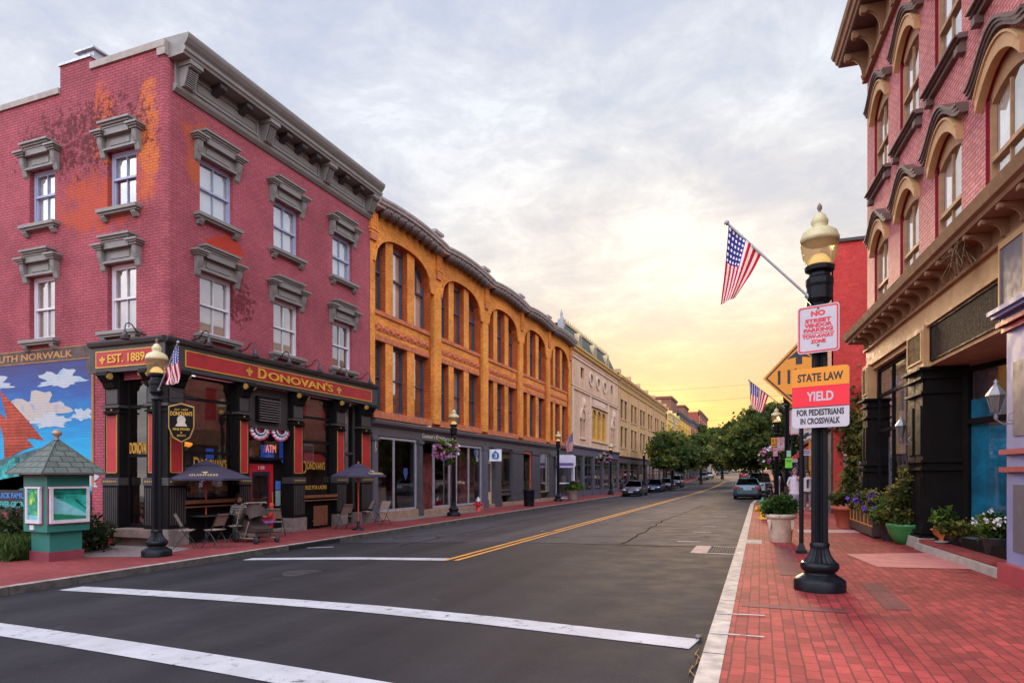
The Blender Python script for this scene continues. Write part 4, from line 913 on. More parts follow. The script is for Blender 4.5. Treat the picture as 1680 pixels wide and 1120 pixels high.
for x in ov:
    m = MB(); n = 18
    for k in range(n):
        a0, a1 = 2 * math.pi * k / n, 2 * math.pi * (k + 1) / n
        m.prism([(x + .85 * math.cos(a0), 10.2 + .68 * math.sin(a0)), (x + .85 * math.cos(a1), 10.2 + .68 * math.sin(a1)), (x + .5 * math.cos(a1), 10.2 + .42 * math.sin(a1)), (x + .5 * math.cos(a0), 10.2 + .42 * math.sin(a0))], -.1, .004)
    o = m.build('oval_window', PALESTONE, whb); m = MB(); m.prism([(x + .52 * math.cos(2 * math.pi * k / n), 10.2 + .44 * math.sin(2 * math.pi * k / n)) for k in range(n)], -.02, -.005); m.build('pane', P('dark_pane', (.03, .025, .03), .1), o, abs_z=False, loc=(0, 0, -WZ))
mb = MB(); M0 = [(.1, 12.16), (1.6, 14.4)]
mb.add([(0, .1, 12.16), (WL, .1, 12.16), (WL - 1.6, .75, 14.0), (0, .75, 14.0), (WL, 7, 12.16), (WL - 1.6, 6, 14.0), (0, 6, 14.0)], [(0, 1, 2, 3), (1, 4, 5, 2), (3, 2, 5, 6)])
for k in range(7): z = 12.3 + k * .25; y = .1 + (z - 12.16) / 1.84 * .65; mb.box(0, WL - (z - 12.16) / 1.84 * 1.6, y - .03, y + .05, z, z + .05)
rf = mb.build('roof', P('verdigris_slate', (.095, .115, .10), .6, var=.25, vs=2), whb); m = MB(); m.box(0, WL - 1.7, .62, 1.0, 13.95, 14.15); 
for k in range(24): x = .4 + k * .7; m.lathe([(.03, 0), (.09, .1), (.03, .2), (.06, .28), (0.001, .4)], 6, (x, .8, 14.15))
m.build('cresting', P('gilt_metal', (.46, .35, .18), .5), rf, abs_z=False, loc=(0, 0, -WZ))
for x in (3.2, 8.6, 14.0):
    m = MB(); m.prism([(x + .55 * math.cos(2 * math.pi * k / 14), 12.98 + .72 * math.sin(2 * math.pi * k / 14)) for k in range(14)], .1, .6); d = m.build('dormer', P('gilt_dormer', (.56, .42, .22), .5), whb); m = MB(); m.prism([(x + .40 * math.cos(2 * math.pi * k / 14), 12.98 + .5 * math.sin(2 * math.pi * k / 14)) for k in range(14)], .07, .096); m.build('pane', P('dark_pane', (0, 0, 0)), d, abs_z=False, loc=(0, 0, -WZ))
m = MB(); m.box(-.25, .25, .6, 1.1, 13.3, 14.2); m.lathe([(.2, 0), (.08, .25), (.13, .4), (.04, .7), (.001, .95)], 8, (0, .85, 14.2)); m.build('finial', P('grey_finial', (.28, .26, .27), .6), whb)
def shopfront(root, L_, zt, mats, seed, fas, n, zb=-.35, glassm=None, y=0):
    rg = random.Random(seed); m = MB(); extr(m, [(.2, zt - .75), (-.05, zt - .75), (-.06, zt - .2), (-.22, zt - .1), (-.24, zt), (.2, zt)], 0, L_); m.build('shop_fascia', fas, root)
    m = MB(); m.box(.05, L_ - .05, 2.6, 2.65, zb, zt, 0); m.box(.05, L_ - .05, .2, 2.6, zb, zb + .04, 0); m.box(.05, L_ - .05, .25, 2.6, zt - .3, zt - .25, 0); m.build('interior', DARKROOM, root)
    for k in range(n + 1):
        x = L_ * k / n; m = MB(); m.box(max(0, x - .2), min(L_, x + .2), -.08, .25, zb, zt - .76); m.box(max(0, x - .24), min(L_, x + .24), -.12, .25, zb, zb + .45); m.build('pilaster', mats[0], root)
    for k in range(n):
        a, b = L_ * k / n + .2, L_ * (k + 1) / n - .2; shopwin(root, a, b, zb + .5, zt - .76, .04, mats[1], muls=((a + b) / 2,), rails=(zt - 1.5,), fr=.09)
        m = MB(); m.box(a, b, .02, .14, zb, zb + .49); m.build('bulkhead', mats[0], root)
shopfront(whb, WL, 3.95, [SLATEPURP, SLATE], 2, SLATEPURP, 5)
# ---------------------------------------------------------------- tan brick row with bracketed parapet
def row_building(name, label, y0, L_, ztop, mats, bays, rows, loz, x=-14.25, cat='building', parapet=True, shop=4.0, ww=.62, zshift=None, arch=True):
    zr = (rise(y0 + L_ / 2) if zshift is None else zshift) - .35
    r = thing(name, label, cat, (x, y0, zr), R(90), absz=True); ROOTZ[r.name] = 0.0
    bw = L_ / bays; holes = []; wl = []
    for i in range(bays):
        for dx in (-.30, .30):
            for (z, h) in rows: cx = bw * (i + .5 + dx * .62); holes.append((cx - bw * .105, cx + bw * .105, z, z + h)); wl.append((cx, z, bw * .21, h))
    m = MB(); wall(m, 0, L_, shop - .02, ztop - .9, holes, 0, .25); m.quad((0, 0, 0), (0, 9, 0), (0, 9, ztop - .5), (0, 0, ztop - .5)); m.quad((L_, 0, 0), (L_, 9, 0), (L_, 9, ztop - .5), (L_, 0, ztop - .5)); m.quad((0, 0, ztop - .6), (L_, 0, ztop - .6), (L_, 9, ztop - .6), (0, 9, ztop - .6)); m.build('wall', mats[0], r)
    for (cx, z, w, h) in wl: window(r, cx, z, w, h, .14, mats[2], blind=DARKROOM, fr=.08)
    m = MB()
    for (z, h) in rows:
        for i in range(bays): m.box(bw * (i + .18), bw * (i + .82), -.07, 0, z - .14, z); m.box(bw * (i + .18), bw * (i + .82), -.05, 0, z + h, z + h + .16)
    for i in range(bays + 1): xx = bw * i; m.box(max(0, xx - .22), min(L_, xx + .22), -.10, 0, shop, ztop - 1.6)
    m.build('string_course', mats[1], r)
    m = MB(); extr(m, [(0, ztop - 1.55), (-.1, ztop - 1.5), (-.12, ztop - 1.35), (-.05, ztop - 1.3), (-.08, ztop - .75), (-.4, ztop - .55), (-.45, ztop - .3), (-.38, ztop - .25), (-.1, ztop - .2), (-.1, ztop), (.3, ztop), (.3, ztop - 1.5)], 0, L_)
    for k in range(int(L_ / 1.0)): m.box(.3 + k, .55 + k, -.34, -.06, ztop - .98, ztop - .62)
    m.build('cornice', mats[3], r)
    if parapet:
        for i in range(bays + 1): m = MB(); xx = min(max(.25, bw * i), L_ - .25); m.box(xx - .25, xx + .25, -.2, .4, ztop - .2, ztop + .42); m.build('parapet_block', mats[1], r)
    shopfront(r, L_, shop, [mats[4], SLATE], len(name), mats[4], bays)
    return r
row_building('tan_brick_building', 'tan brick building in a long row of paired narrow windows with stepped parapet', 69.55, 37.5, 12.95, [TANBRICK, TANSTONE, DARKFR, P('ochre_cornice', (.46, .27, .10), .6), P('brown_shopfront', (.085, .06, .06), .6)], 6, [(4.95, 2.3), (8.15, 2.1)], 4, zshift=.0)
YELB = P('yellow_stucco', (.72, .42, .06), .8, var=.1); YELL = P('pale_yellow_trim', (.78, .58, .22), .7)
row_building('yellow_building', 'bright yellow stucco building lower than the tan row before it', 109, 16, 12.1, [YELB, YELL, DARKFR, YELL, SLATE], 3, [(4.9, 2.0), (8.1, 1.8)], 4, zshift=.5)
row_building('yellow_building', 'narrow yellow building with dark bracketed cornice seen edge on beyond the tan row', 125.5, 22, 13.2, [P('deep_yellow_stucco', (.70, .36, .03), .8), YELL, DARKFR, SLATEPURP, SLATE], 4, [(4.9, 2.2), (8.4, 2.1)], 4, zshift=1.0, parapet=False)
REDB = P('dusky_red_brick', (.36, .10, .065), .85, var=.15)
row_building('far_brick_building', 'dusky brick building with purple cornice behind the yellow building', 148, 22, 12.9, [REDB, TANSTONE, DARKFR, SLATEPURP, SLATE], 4, [(4.9, 2.2), (8.4, 2.1)], 4, zshift=1.8, parapet=False)
row_building('far_brick_building', 'farthest red brick block standing tall at the end of the left row', 171, 26, 16.0, [P('warm_red_brick', (.30, .075, .04), .85), TANSTONE, DARKFR, P('brown_cornice', (.25, .11, .07), .6), SLATE], 4, [(4.9, 2.2), (8.4, 2.1), (11.4, 2.1)], 4, zshift=2.6, parapet=False)
m = MB(); m.box(0, 12, 0, 9, 0, 16.2); m.box(-.2, 12.2, -.2, 9.2, 16.2, 16.6); o = m.build('rear_brick_block', P('plain_red_brick', (.20, .085, .055), .85), loc=(-27, 120, -.7)); tag(o, 'plain brown upper block rising behind the yellow buildings', 'building')
m = MB(); m.box(0, 10, 0, 9, 0, 18.0); m.box(-.2, 10.2, -.2, 9.2, 18.0, 18.4); o = m.build('rear_brick_block', P('plain_red_brick', (0, 0, 0)), loc=(-26, 152, -.8)); tag(o, 'taller plain brown block behind the farther brick fronts', 'building')
# ---------------------------------------------------------------- pink brick building on the right
rb = thing('pink_brick_building', 'pink brick building with arched tan windows above a black and buff shopfront', 'building', (2.83, 20.58, 0), R(-86.05)); ROOTZ[rb.name] = 0.0
RL = 15.0; wx = [1.54, 3.99, 6.42, 8.86, 11.3, 13.75]; RW = 1.4
def seg(u, z0, rise_=.36, half=.7): return z0 + rise_ * (1 - (u / half) ** 2)
mb = MB(); rv = MB(); rows = [(5.45, 7.48), (9.09, 11.02)]
for (z0, z1, top, bot) in [(5.45, 7.48, 9.09, 5.0), (9.09, 11.02, 13.3, 9.09)]:
    xs = [0] + [q for x in wx for q in (x - .7, x + .7)] + [RL]
    for i in range(0, len(xs), 2): mb.quad((xs[i], 0, bot), (xs[i + 1], 0, bot), (xs[i + 1], 0, top), (xs[i], 0, top))
    for x in wx:
        n = 10; rv = MB()
        if bot < z0: mb.quad((x - .7, 0, bot), (x + .7, 0, bot), (x + .7, 0, z0), (x - .7, 0, z0))
        for k in range(n):
            a, b = -.7 + 1.4 * k / n, -.7 + 1.4 * (k + 1) / n
            mb.quad((x + a, 0, seg(a, z1)), (x + b, 0, seg(b, z1)), (x + b, 0, top), (x + a, 0, top))
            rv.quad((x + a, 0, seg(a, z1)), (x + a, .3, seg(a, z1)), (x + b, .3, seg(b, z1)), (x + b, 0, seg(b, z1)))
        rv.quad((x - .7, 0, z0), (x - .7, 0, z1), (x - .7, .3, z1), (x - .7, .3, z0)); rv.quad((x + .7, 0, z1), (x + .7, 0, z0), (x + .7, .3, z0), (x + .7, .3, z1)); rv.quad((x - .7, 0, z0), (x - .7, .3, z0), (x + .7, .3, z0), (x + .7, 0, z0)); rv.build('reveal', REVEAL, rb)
mb.quad((0, 0, 0), (0, 0, 13.3), (0, 9, 13.3), (0, 9, 0)); mb.quad((0, 0, 13.2), (RL, 0, 13.2), (RL, 9, 13.2), (0, 9, 13.2)); mb.quad((RL, 0, 5), (RL, 9, 5), (RL, 9, 13.3), (RL, 0, 13.3))
mb.build('wall', PINKBRICK, rb)
def arch_window(h):
    w = 1.38; f = MB(); g = MB(); bl = MB(); n = 10; a0 = -w / 2
    f.box(a0, a0 + .085, 0, .07, 0, h); f.box(-a0 - .085, -a0, 0, .07, 0, h); f.box(a0, -a0, 0, .14, 0, .09)
    for k in range(n):
        u0, u1 = a0 + w * k / n, a0 + w * (k + 1) / n; t0, t1 = seg(u0, h), seg(u1, h)
        f.add([(u0, 0, h - .16 + .5 * (t0 - h)), (u1, 0, h - .16 + .5 * (t1 - h)), (u1, 0, t1), (u0, 0, t0), (u0, .14, h - .16 + .5 * (t0 - h)), (u1, .14, h - .16 + .5 * (t1 - h))], [(0, 1, 2, 3), (0, 4, 5, 1)])
    f.box(a0 + .12, -a0 - .12, -.02, .1, h * .49 - .035, h * .49 + .035)
    
    f.box(-.02, .02, .02, .06, .09, h - .05)
    g.quad((a0 + .08, .045, .08), (-a0 - .08, .045, .08), (-a0 - .08, .045, h + .06), (a0 + .08, .045, h + .06)); bl.quad((a0, .22, 0), (-a0, .22, 0), (-a0, .22, h + .3), (a0, .22, h + .3))
    cu = MB(); 
    for q in (-1, 1):
        for k in range(5): x = q * (.62 - k * .08); cu.tube([(x, .12, .0 if q < 0 else h * .45), (x, .12, h)], .035, 5)
    return f.mesh('window', WOODFR), g.mesh('pane', GLASS), bl.mesh('blind', P('pale_room', (.40, .37, .37), .9)), cu.mesh('curtain', P('white_curtain', (.72, .68, .66), .8))
def arch_hood(h):
    m = MB(); n = 22; 
    def band(r_in, r_out, p0, half, lift, rise_, mi):
        pts = []
        for k in range(n + 1):
            u = -half + 2 * half * k / n; z = h + lift + rise_ * ((1 - (u / half) ** 2) if mi else (.5 + .5 * math.cos(math.pi * min(1, abs(u) / half)))); pts.append((u, z))
        for k in range(n):
            (a, za), (b, zb) = pts[k], pts[k + 1]
            m.add([(a, -p0, za + r_in), (b, -p0, zb + r_in), (b, -p0, zb + r_out), (a, -p0, za + r_out), (a, 0, za + r_in), (b, 0, zb + r_in), (b, 0, zb + r_out), (a, 0, za + r_out)], [(0, 1, 2, 3), (0, 4, 5, 1), (3, 2, 6, 7)], mi)
        for (u, z) in (pts[0], pts[-1]): m.quad((u, -p0, z + r_in), (u, -p0, z + r_out), (u, 0, z + r_out), (u, 0, z + r_in), mi)
    band(-.02, .20, .12, .80, -.12, .46, 1); band(.20, .24, .15, .80, -.12, .46, 1)
    for (r0, r1, p) in [(.20, .265, .15), (.265, .32, .18), (.32, .37, .21)]: band(r0, r1, p, 1.04, .02, .46, 0)
    return m.mesh('hood', [BROWNTRIM, BUFF])
def long_sill():
    m = MB(); m.box(-1.0, 1.0, -.14, .02, -.09, 0); m.box(-.97, .97, -.20, 0, -.05, -.01); m.box(-.93, .93, -.09, 0, -.17, -.09)
    for q in (-1, 1): m.box(q * .84 - .09, q * .84 + .09, -.14, 0, -.30, -.17)
    return m.mesh('sill', BROWNTRIM)
A1, A2 = arch_window(2.03), arch_window(1.93); H1, H2 = arch_hood(2.03), arch_hood(1.93); LS = long_sill()
for x in wx:
    for z0, A, H in ((5.45, A1, H1), (9.09, A2, H2)):
        w = link('window', A[0], rb, (x, .055, z0)); link('pane', A[1], w); link('blind', A[2], w); link('curtain', A[3], w); link('hood', H, w).location = (0, -.055, 0)
        if z0 > 8: link('sill', LS, w).location = (0, -.055, 0)
# top cornice with scrolled brackets
def scroll(p, h, w):
    m = MB(); pts = [(0, h), (-p, h), (-p * 1.02, h * .86), (-p * .95, h * .76), (-p * .84, h * .78)] + [(-p * .80 + p * .62 * math.sin(t), h * .80 - h * .66 * (1 - math.cos(t))) for t in [k * math.pi / 16 for k in range(1, 9)]] + [(-p * .24, h * .08), (-p * .2, 0), (0, 0)]
    m.prism(pts, -w / 2, w / 2, 'x'); m.tube([(0, a - .012, b) for a, b in pts[4:14]], w * .16, 6)
    m.M = Matrix.Translation((0, -p + .10 * h, h * .84)) @ Matrix.Rotation(R(90), 4, 'Y'); m.lathe([(.12 * h, -w / 2 - .012), (.12 * h, w / 2 + .012)], 10); m.M = None
    return m
mb = MB(); extr(mb, [(.3, 13.30), (-.66, 13.30), (-.68, 13.36), (-.73, 13.38), (-.76, 13.48), (-.82, 13.52), (-.86, 13.62), (-.84, 13.68), (.5, 13.84), (.5, 13.3)], -.45, RL); mb.box(-.02, RL, -.06, 0, 12.62, 13.3); mb.box(-.05, RL, -.12, 0, 12.5, 12.62); tc_ = mb.build('cornice', BUFFDK, rb)
mb = MB(); mb.box(-.42, RL, -.64, -.06, 13.27, 13.297); mb.build('soffit', BROWNTRIM, tc_, abs_z=False)
sc1 = scroll(.56, .74, .13).mesh('bracket', [BUFFDK])
for k in range(16): link('bracket', sc1, rb, (.25 + k * .98, -.06, 12.49))
# cornice between shop and upper floors
mb = MB(); extr(mb, [(.0, 5.24), (-.42, 5.26), (-.44, 5.32), (-.50, 5.35), (-.54, 5.45), (-.56, 5.5), (0, 5.56)], -.5, RL); mb.box(-.02, RL, -.05, 0, 4.98, 5.24); mb.box(-.04, RL, -.10, 0, 4.92, 4.98); mb.build('shop_cornice', BUFFDK, rb)
sc2 = scroll(.36, .27, .10).mesh('bracket', [BUFFDK])
for k in range(24): link('bracket', sc2, rb, (.3 + k * .63, -.05, 4.975))
SHZ = 3.66
mb = MB(); mb.box(0, RL, -.03, .3, 4.50, 4.92, 0); mb.box(0, RL, -.08, -.03, 4.46, 4.52, 0); mb.box(5.45, 8.95, -.02, .28, SHZ, 4.46, 0); mb.box(.62, 4.3, .0, .28, 4.34, 4.46, 0); mb.box(5.45, 8.95, .28, 1.6, SHZ, SHZ + .05, 0); fr = mb.build('shop_fascia', BUFF, rb)
m = MB(); m.box(5.62, 8.80, -.035, -.02, 3.76, 4.40, 0)
for (a, b, c, d) in [(5.58, 8.84, 4.40, 4.43), (5.58, 8.84, 3.73, 3.76), (5.58, 5.62, 3.76, 4.40), (8.80, 8.84, 3.76, 4.40)]: m.box(a, b, -.055, -.02, c, d, 1)
m.build('panel', [P('mottled_dark_sign', (.034, .021, .014), .75, var=.6, vs=14, bump=.35, bs=14, spec=.15), NEARBLACK], fr, abs_z=False)
def blockpanel(x0, x1, z0, z1, mi):
    m = MB(); m.box(x0, x1, -.12, .1, z0, z1, 0); m.box(x0 + .12, x1 - .12, -.135, -.12, z0 + .16, z1 - .12, 1)
    for (a, b, c, d) in [(x0 + .08, x1 - .08, z1 - .12, z1 - .08), (x0 + .08, x1 - .08, z0 + .12, z0 + .16), (x0 + .08, x0 + .12, z0 + .16, z1 - .12), (x1 - .12, x1 - .08, z0 + .16, z1 - .12)]: m.box(a, b, -.15, -.12, c, d, 0)
    return m
TARN = P('tarnished_gold_panel', (.17, .11, .045), .85, var=.5, vs=10, bump=.4, bs=16, spec=.1)
blockpanel(-.02, .62, 3.55, 4.5, 1).build('pier_block', [BUFF, TARN], rb); blockpanel(4.30, 5.44, SHZ, 4.5, 1).build('pier_block', [BUFF, TARN], rb); blockpanel(8.96, 9.95, 3.80, 4.92, 1).build('pier_block', [BUFF, SLATEPURP], rb)
def bpil(x0, x1, zt, zb=.22, y=-.12, d=.6):
    m = MB(); m.box(x0, x1, y + .03, d, zb, zt); n = 2; w = (x1 - x0) / 2
    for k in range(2): m.box(x0 + w * k + .03, x0 + w * (k + 1) - .03, y, y + .04, zb + .1, zt - .03); m.box(x0 + w * k + .1, x0 + w * (k + 1) - .1, y - .025, y, 1.9, zt - .75); m.box(x0 + w * k + .1, x0 + w * (k + 1) - .1, y - .025, y, zb + .4, 1.45)
    for (z, e) in [(zt - .04, .10), (zt - .22, .05), (zt - .52, .05), (1.74, .06), (1.58, .06), (zb, .08), (zb + .08, .05)]: m.box(x0 - e, x1 + e, y - e, d + e * .5, z, z + .05)
    return m
bpil(.0, .62, 3.55).build('pilaster', NEARBLACK, rb); bpil(4.32, 5.42, SHZ - .02).build('pilaster', NEARBLACK, rb)
m = MB(); m.box(-.05, .7, -.2, .7, -.02, .22); m.box(4.2, 5.52, -.24, .7, -.02, .22); m.build('stone_base', CONC, rb)
sw = shopwin(rb, .62, 4.32, .95, 4.34, .12, NEARBLACK, rails=(3.60, 2.66), muls=(2.1, 3.3), fr=.10)
m = MB(); m.box(.62, 4.32, .08, .2, .0, .95); m.build('bulkhead', NEARBLACK, rb)
# window display: purple drapes, shelves of pale goods, hanging letter sheets
mb = MB(); mb.box(.65, 4.3, 2.2, 2.25, 0, 4.4, 0); mb.box(.65, 4.3, .25, 2.2, .9, .93, 0); mb.box(.65, 4.3, .25, 2.2, 4.3, 4.34, 0); mb.box(5.3, 9, 2.6, 2.7, 0, 3.7, 1); mb.box(5.3, 9.2, .5, 2.6, .02, .06, 1); mb.box(5.45, 9.0, 1.62, 2.6, 3.6, 3.66, 1); mb.box(10.3, 14.9, 1.5, 1.6, 0, 4.4, 1); mb.build('interior', [P('grey_showroom', (.42, .39, .42), .9, var=.4, vs=1.5), DARKROOM], rb)
m = MB(); 
for x in (.78, 1.9, 3.0): 
    for k in range(4): m.tube([(x + k * .05, .42, .95), (x + k * .05, .42, 4.3)], .03, 6, 0)
m.box(1.15, 1.55, .5, .52, 1.1, 3.9, 1); m.box(2.3, 2.9, .6, .62, 2.9, 3.2, 0); m.box(3.5, 4.1, .5, .52, 1.6, 3.5, 0); m.build('drape', [P('purple_drape', (.16, .07, .32), .8), P('pale_drape', (.42, .42, .42), .8)], rb)
m = MB(); m.box(1.0, 1.62, .30, .305, .98, 2.5, 0); m.box(3.62, 4.15, .30, .305, 1.95, 2.45, 0); m.text('SALE', 1.1, 1.5, 2.1, 2.35, .295, .004, 1); m.text('O', 1.15, 1.42, 1.6, 1.95, .295, .004, 1); m.text('A', 3.72, 4.05, 2.0, 2.38, .295, .004, 1); m.build('poster', [P('lilac_sheet', (.50, .47, .54), .7), P('plum_ink', (.22, .05, .14), .7)], rb)
m = MB()
for (x, z, r_) in [(2.5, 1.0, .26), (2.85, 1.0, .16), (3.75, 1.0, .2), (2.65, 1.75, .14)]: m.lathe([(r_ * .5, 0), (r_, r_ * .6), (r_ * .9, r_ * 1.2), (r_ * .35, r_ * 1.7), (r_ * .5, r_ * 2.1), (r_ * .42, r_ * 2.15)], 12, (x, .7, z))
m.box(2.3, 4.2, .5, .9, 1.70, 1.74); m.lathe([(.06, 0), (.05, .3), (.24, .32), (.18, .62)], 12, (3.25, .7, 1.74)); m.build('display_goods', P('celadon_ware', (.42, .44, .38), .3), rb)
# recessed angled window with blue screen, brick ledge in front
aw = MB(); A0, A1_ = Vector((5.44, .55)), Vector((8.9, 1.65)); dd = (A1_ - A0); ln = dd.length; th = math.atan2(dd.y, dd.x)
f = MB(); f.box(0, .16, 0, .1, .35, 3.6); f.box(ln - .1, ln, 0, .1, .35, 3.6); f.box(.16, ln - .1, 0, .1, .35, .46); f.box(.16, ln - .1, 0, .1, 3.5, 3.6); f.box(.16, ln - .1, -.05, .1, 2.48, 2.58); pass
w = f.build('recessed_window', NEARBLACK, rb, (A0.x, A0.y, 0), th); g = MB(); g.box(.16, ln - .1, .045, .053, .46, 3.5); g.build('pane', SHOPGLASS, w)
BLUE = P('blue_screen', (.006, .26, .42), .7, var=.55, vs=1.3); m = MB(); m.box(.17, ln - .1, .062, .066, .46, 2.95, 0); m.build('blue_screen', BLUE, w)
m = MB()
for k in range(9): m.tube([(.22 + k * .05, .14, .46), (.7 + k * .07, .2, 3.5)], .04, 6)
m.build('curtain', P('green_curtain', (.10, .20, .05), .8), w)
m = MB(); m.box(5.52, 9.0, .05, 1.7, .0, .36); m.build('bulkhead', NEARBLACK, rb); 
m = MB(); m.box(5.53, 9.0, -.22, .55, .02, .20); m.build('brick_ledge', brick('ledge_brick', (.34, .06, .05), (.28, .05, .045), (.14, .05, .045), .21, .07, .008, .2), rb); m = MB(); m.box(5.53, 9.6, -.30, -.222, -.02, .13); m.build('concrete_edge', CONC, rb)
PUR = P('lavender_pilaster_paint', (.22, .235, .43), .5, var=.1, vs=2); CRIM = P('crimson_trim', (.36, .045, .06), .45, var=.1)
m = MB(); X0, X1 = 9.74, 10.6; m.box(X0, X1, -.30, .9, .27, 3.45, 0); m.box(X0 + .22, X1 - .22, -.312, -.30, 2.0, 3.0, 1); m.box(X0 + .22, X1 - .22, -.312, -.30, .45, 1.35, 1); m.box(X0 - .04, X1 + .04, -.40, .95, .0, .27, 2)
for z in (1.52, 1.76): m.box(X0 - .07, X1 + .07, -.37, .95, z, z + .07, 2)
for (z, e, c) in [(3.45, .05, 2), (3.53, .10, 2), (3.61, .05, 0), (3.66, .14, 0), (3.71, .18, 0)]: m.box(X0 - e, X1 + e, -.30 - e, .95, z, z + .06, c)
m.build('pilaster', [PUR, SLATEPURP, CRIM], rb)
# masonry debris of twigs under the cornice (an old nest)
m = MB(); rg = random.Random(4)
for k in range(34):
    p = Vector((8.05 + rg.uniform(-.25, .25), -.36 + rg.uniform(-.1, .1), 5.2 + rg.uniform(-.08, .05))); m.tube([p, p + Vector((rg.uniform(-.2, .2), rg.uniform(-.08, .05), rg.uniform(-.12, .06))), p + Vector((rg.uniform(-.3, .3), rg.uniform(-.1, .05), rg.uniform(-.42, .0)))], .007, 4)
o = m.build('bird_nest', P('dry_twigs', (.23, .14, .07), .9)); o.matrix_world = rb.matrix_world if False else Matrix.Translation((2.83, 20.58, 0)) @ Matrix.Rotation(R(-86.05), 4, 'Z'); tag(o, 'straggly twig nest hanging under the shop cornice of the pink building', 'bird nest')

# ---------------------------------------------------------------- red building past the alley, and the far right row
red = thing('red_brick_building', 'bright red brick building with blank side wall beyond the alley', 'building', (2.68, 28, 0)); ROOTZ[red.name] = 0.0
m = MB(); m.box(0, 14, 0, 16, 0, 10.5); m.build('wall', REDWALL, red); m = MB(); m.box(-.25, 14, -.08, 16, 10.5, 10.62); m.build('coping', GREYDARK, red)
PB2 = brick('rosy_brick', (.55, .20, .15), (.48, .16, .12), (.5, .3, .25), .215, .075, .008)
m = MB(); m.M = Matrix.Rotation(R(-90), 4, 'Z'); wall(m, -16, 0, 4.2, 10.2, [(x - .5, x + .5, z, z + 1.9) for x in (-2.5, -5.3, -8.1, -10.9, -13.7) for z in (4.9, 7.7)], -.06, .25); m.build('front_wall', PB2, red)
for x in (-2.5, -5.3, -8.1, -10.9, -13.7):
    for z in (4.9, 7.7): window(red, 0, 0, 1.0, 1.9, 0, BUFF, blind=DARKROOM, loc=(.1, -x, z), rot=R(-90))
m = MB(); m.M = Matrix.Rotation(R(-90), 4, 'Z')
for k in range(17): m.box(-16 + k, -15.8 + k, -.35, -.06, 9.6, 10.1)
m.box(-16, 0, -.45, -.06, 10.1, 10.45); m.build('cornice', BUFFDK, red)
m = MB(); m.M = Matrix.Rotation(R(-90), 4, 'Z'); m.box(-16, 0, -.2, -.06, 3.3, 4.2, 0); m.box(-16, 0, -.08, -.01, 0, 3.3, 1); m.box(-9.6, -8.9, -.25, -.06, 0, 3.3, 2); m.box(-3.4, -3.0, -.25, -.06, 0, 3.3, 3); m.box(-5.4, -4.3, -.12, -.08, .1, 2.4, 3); m.build('shopfront', [P('brown_fascia', (.20, .09, .055), .6), DARKROOM, P('orange_column_paint', (.62, .22, .02), .5), P('cream_door_frame', (.5, .38, .28), .6)], red)
m = MB(); m.M = Matrix.Rotation(R(-90), 4, 'Z'); m.prism([(-.06, 3.2), (-.06, 2.7), (-1.0, 2.35), (-1.0, 2.5)], -13.0, -10.4, 'x'); m.build('awning', P('red_awning', (.55, .03, .03), .7), red)
def rrow(name, label, y0, L_, zt, mat, x, zr):
    r = thing(name, label, 'building', (x, y0 + L_, zr), R(-90)); ROOTZ[r.name] = 0.0; bays = max(3, int(L_ / 3)); bw = L_ / bays; hs = []
    for i in range(bays):
        for z in [4.8, 8.0][: (2 if zt > 9 else 1)]: hs.append((bw * (i + .5) - .5, bw * (i + .5) + .5, z, z + 1.9))
    m = MB(); wall(m, 0, L_, 3.9, zt - .3, hs, 0, .22); m.quad((L_, 0, 0), (L_, 9, 0), (L_, 9, zt - .3), (L_, 0, zt - .3)); m.quad((0, 0, 0), (0, 9, 0), (0, 9, zt), (0, 0, zt)); m.quad((0, 0, zt - .4), (L_, 0, zt - .4), (L_, 9, zt - .4), (0, 9, zt - .4)); m.build('wall', mat, r)
    for h in hs: window(r, (h[0] + h[1]) / 2, h[2], 1.0, 1.9, .12, DARKFR, blind=DARKROOM)
    m = MB(); extr(m, [(0, zt - .8), (-.1, zt - .75), (-.45, zt - .3), (-.5, zt), (.3, zt), (.3, zt - .8)], 0, L_); m.build('cornice', BUFFDK, r); shopfront(r, L_, 3.95, [SLATE, NEARBLACK], int(y0), BUFFDK, bays)
rrow('right_brick_building', 'brown brick shop building behind the street trees on the right side', 44.5, 24, 9.0, P('brown_brick', (.30, .14, .09), .85), 2.9, .0)
rrow('right_brick_building', 'farther low brick shop building on the right hidden by tree crowns', 70, 50, 8.0, P('grey_brown_brick', (.26, .15, .11), .85), 3.0, .6)
rrow('right_brick_building', 'last brick building on the right before the rail bridge', 122, 70, 7.5, P('dull_red_brick', (.32, .12, .09), .85), 3.2, 1.4)
br = thing('rail_bridge', 'dark steel rail bridge crossing the street in the far distance', 'bridge', (-5, 228, rise(228))); m = MB(); m.box(-40, 26, -3, 3, 3.6, 5.0); m.build('deck', P('bridge_steel', (.075, .07, .08), .7), br); m = MB()
for k in range(17): m.box(-39 + k * 4, -38.7 + k * 4, -3.1, -2.8, 5.0, 6.6)
m.box(-40, 26, -3.1, -2.8, 6.5, 6.7); m.box(-40, 26, -3.1, -2.8, 5.7, 5.85); m.build('parapet', P('bridge_rail', (.34, .34, .36), .6), br); m = MB(); m.box(-40, -10, -3, 3, -1, 3.6); m.box(8, 26, -3, 3, -1, 3.6); m.build('abutment', P('bridge_stone', (.22, .18, .15), .9), br)
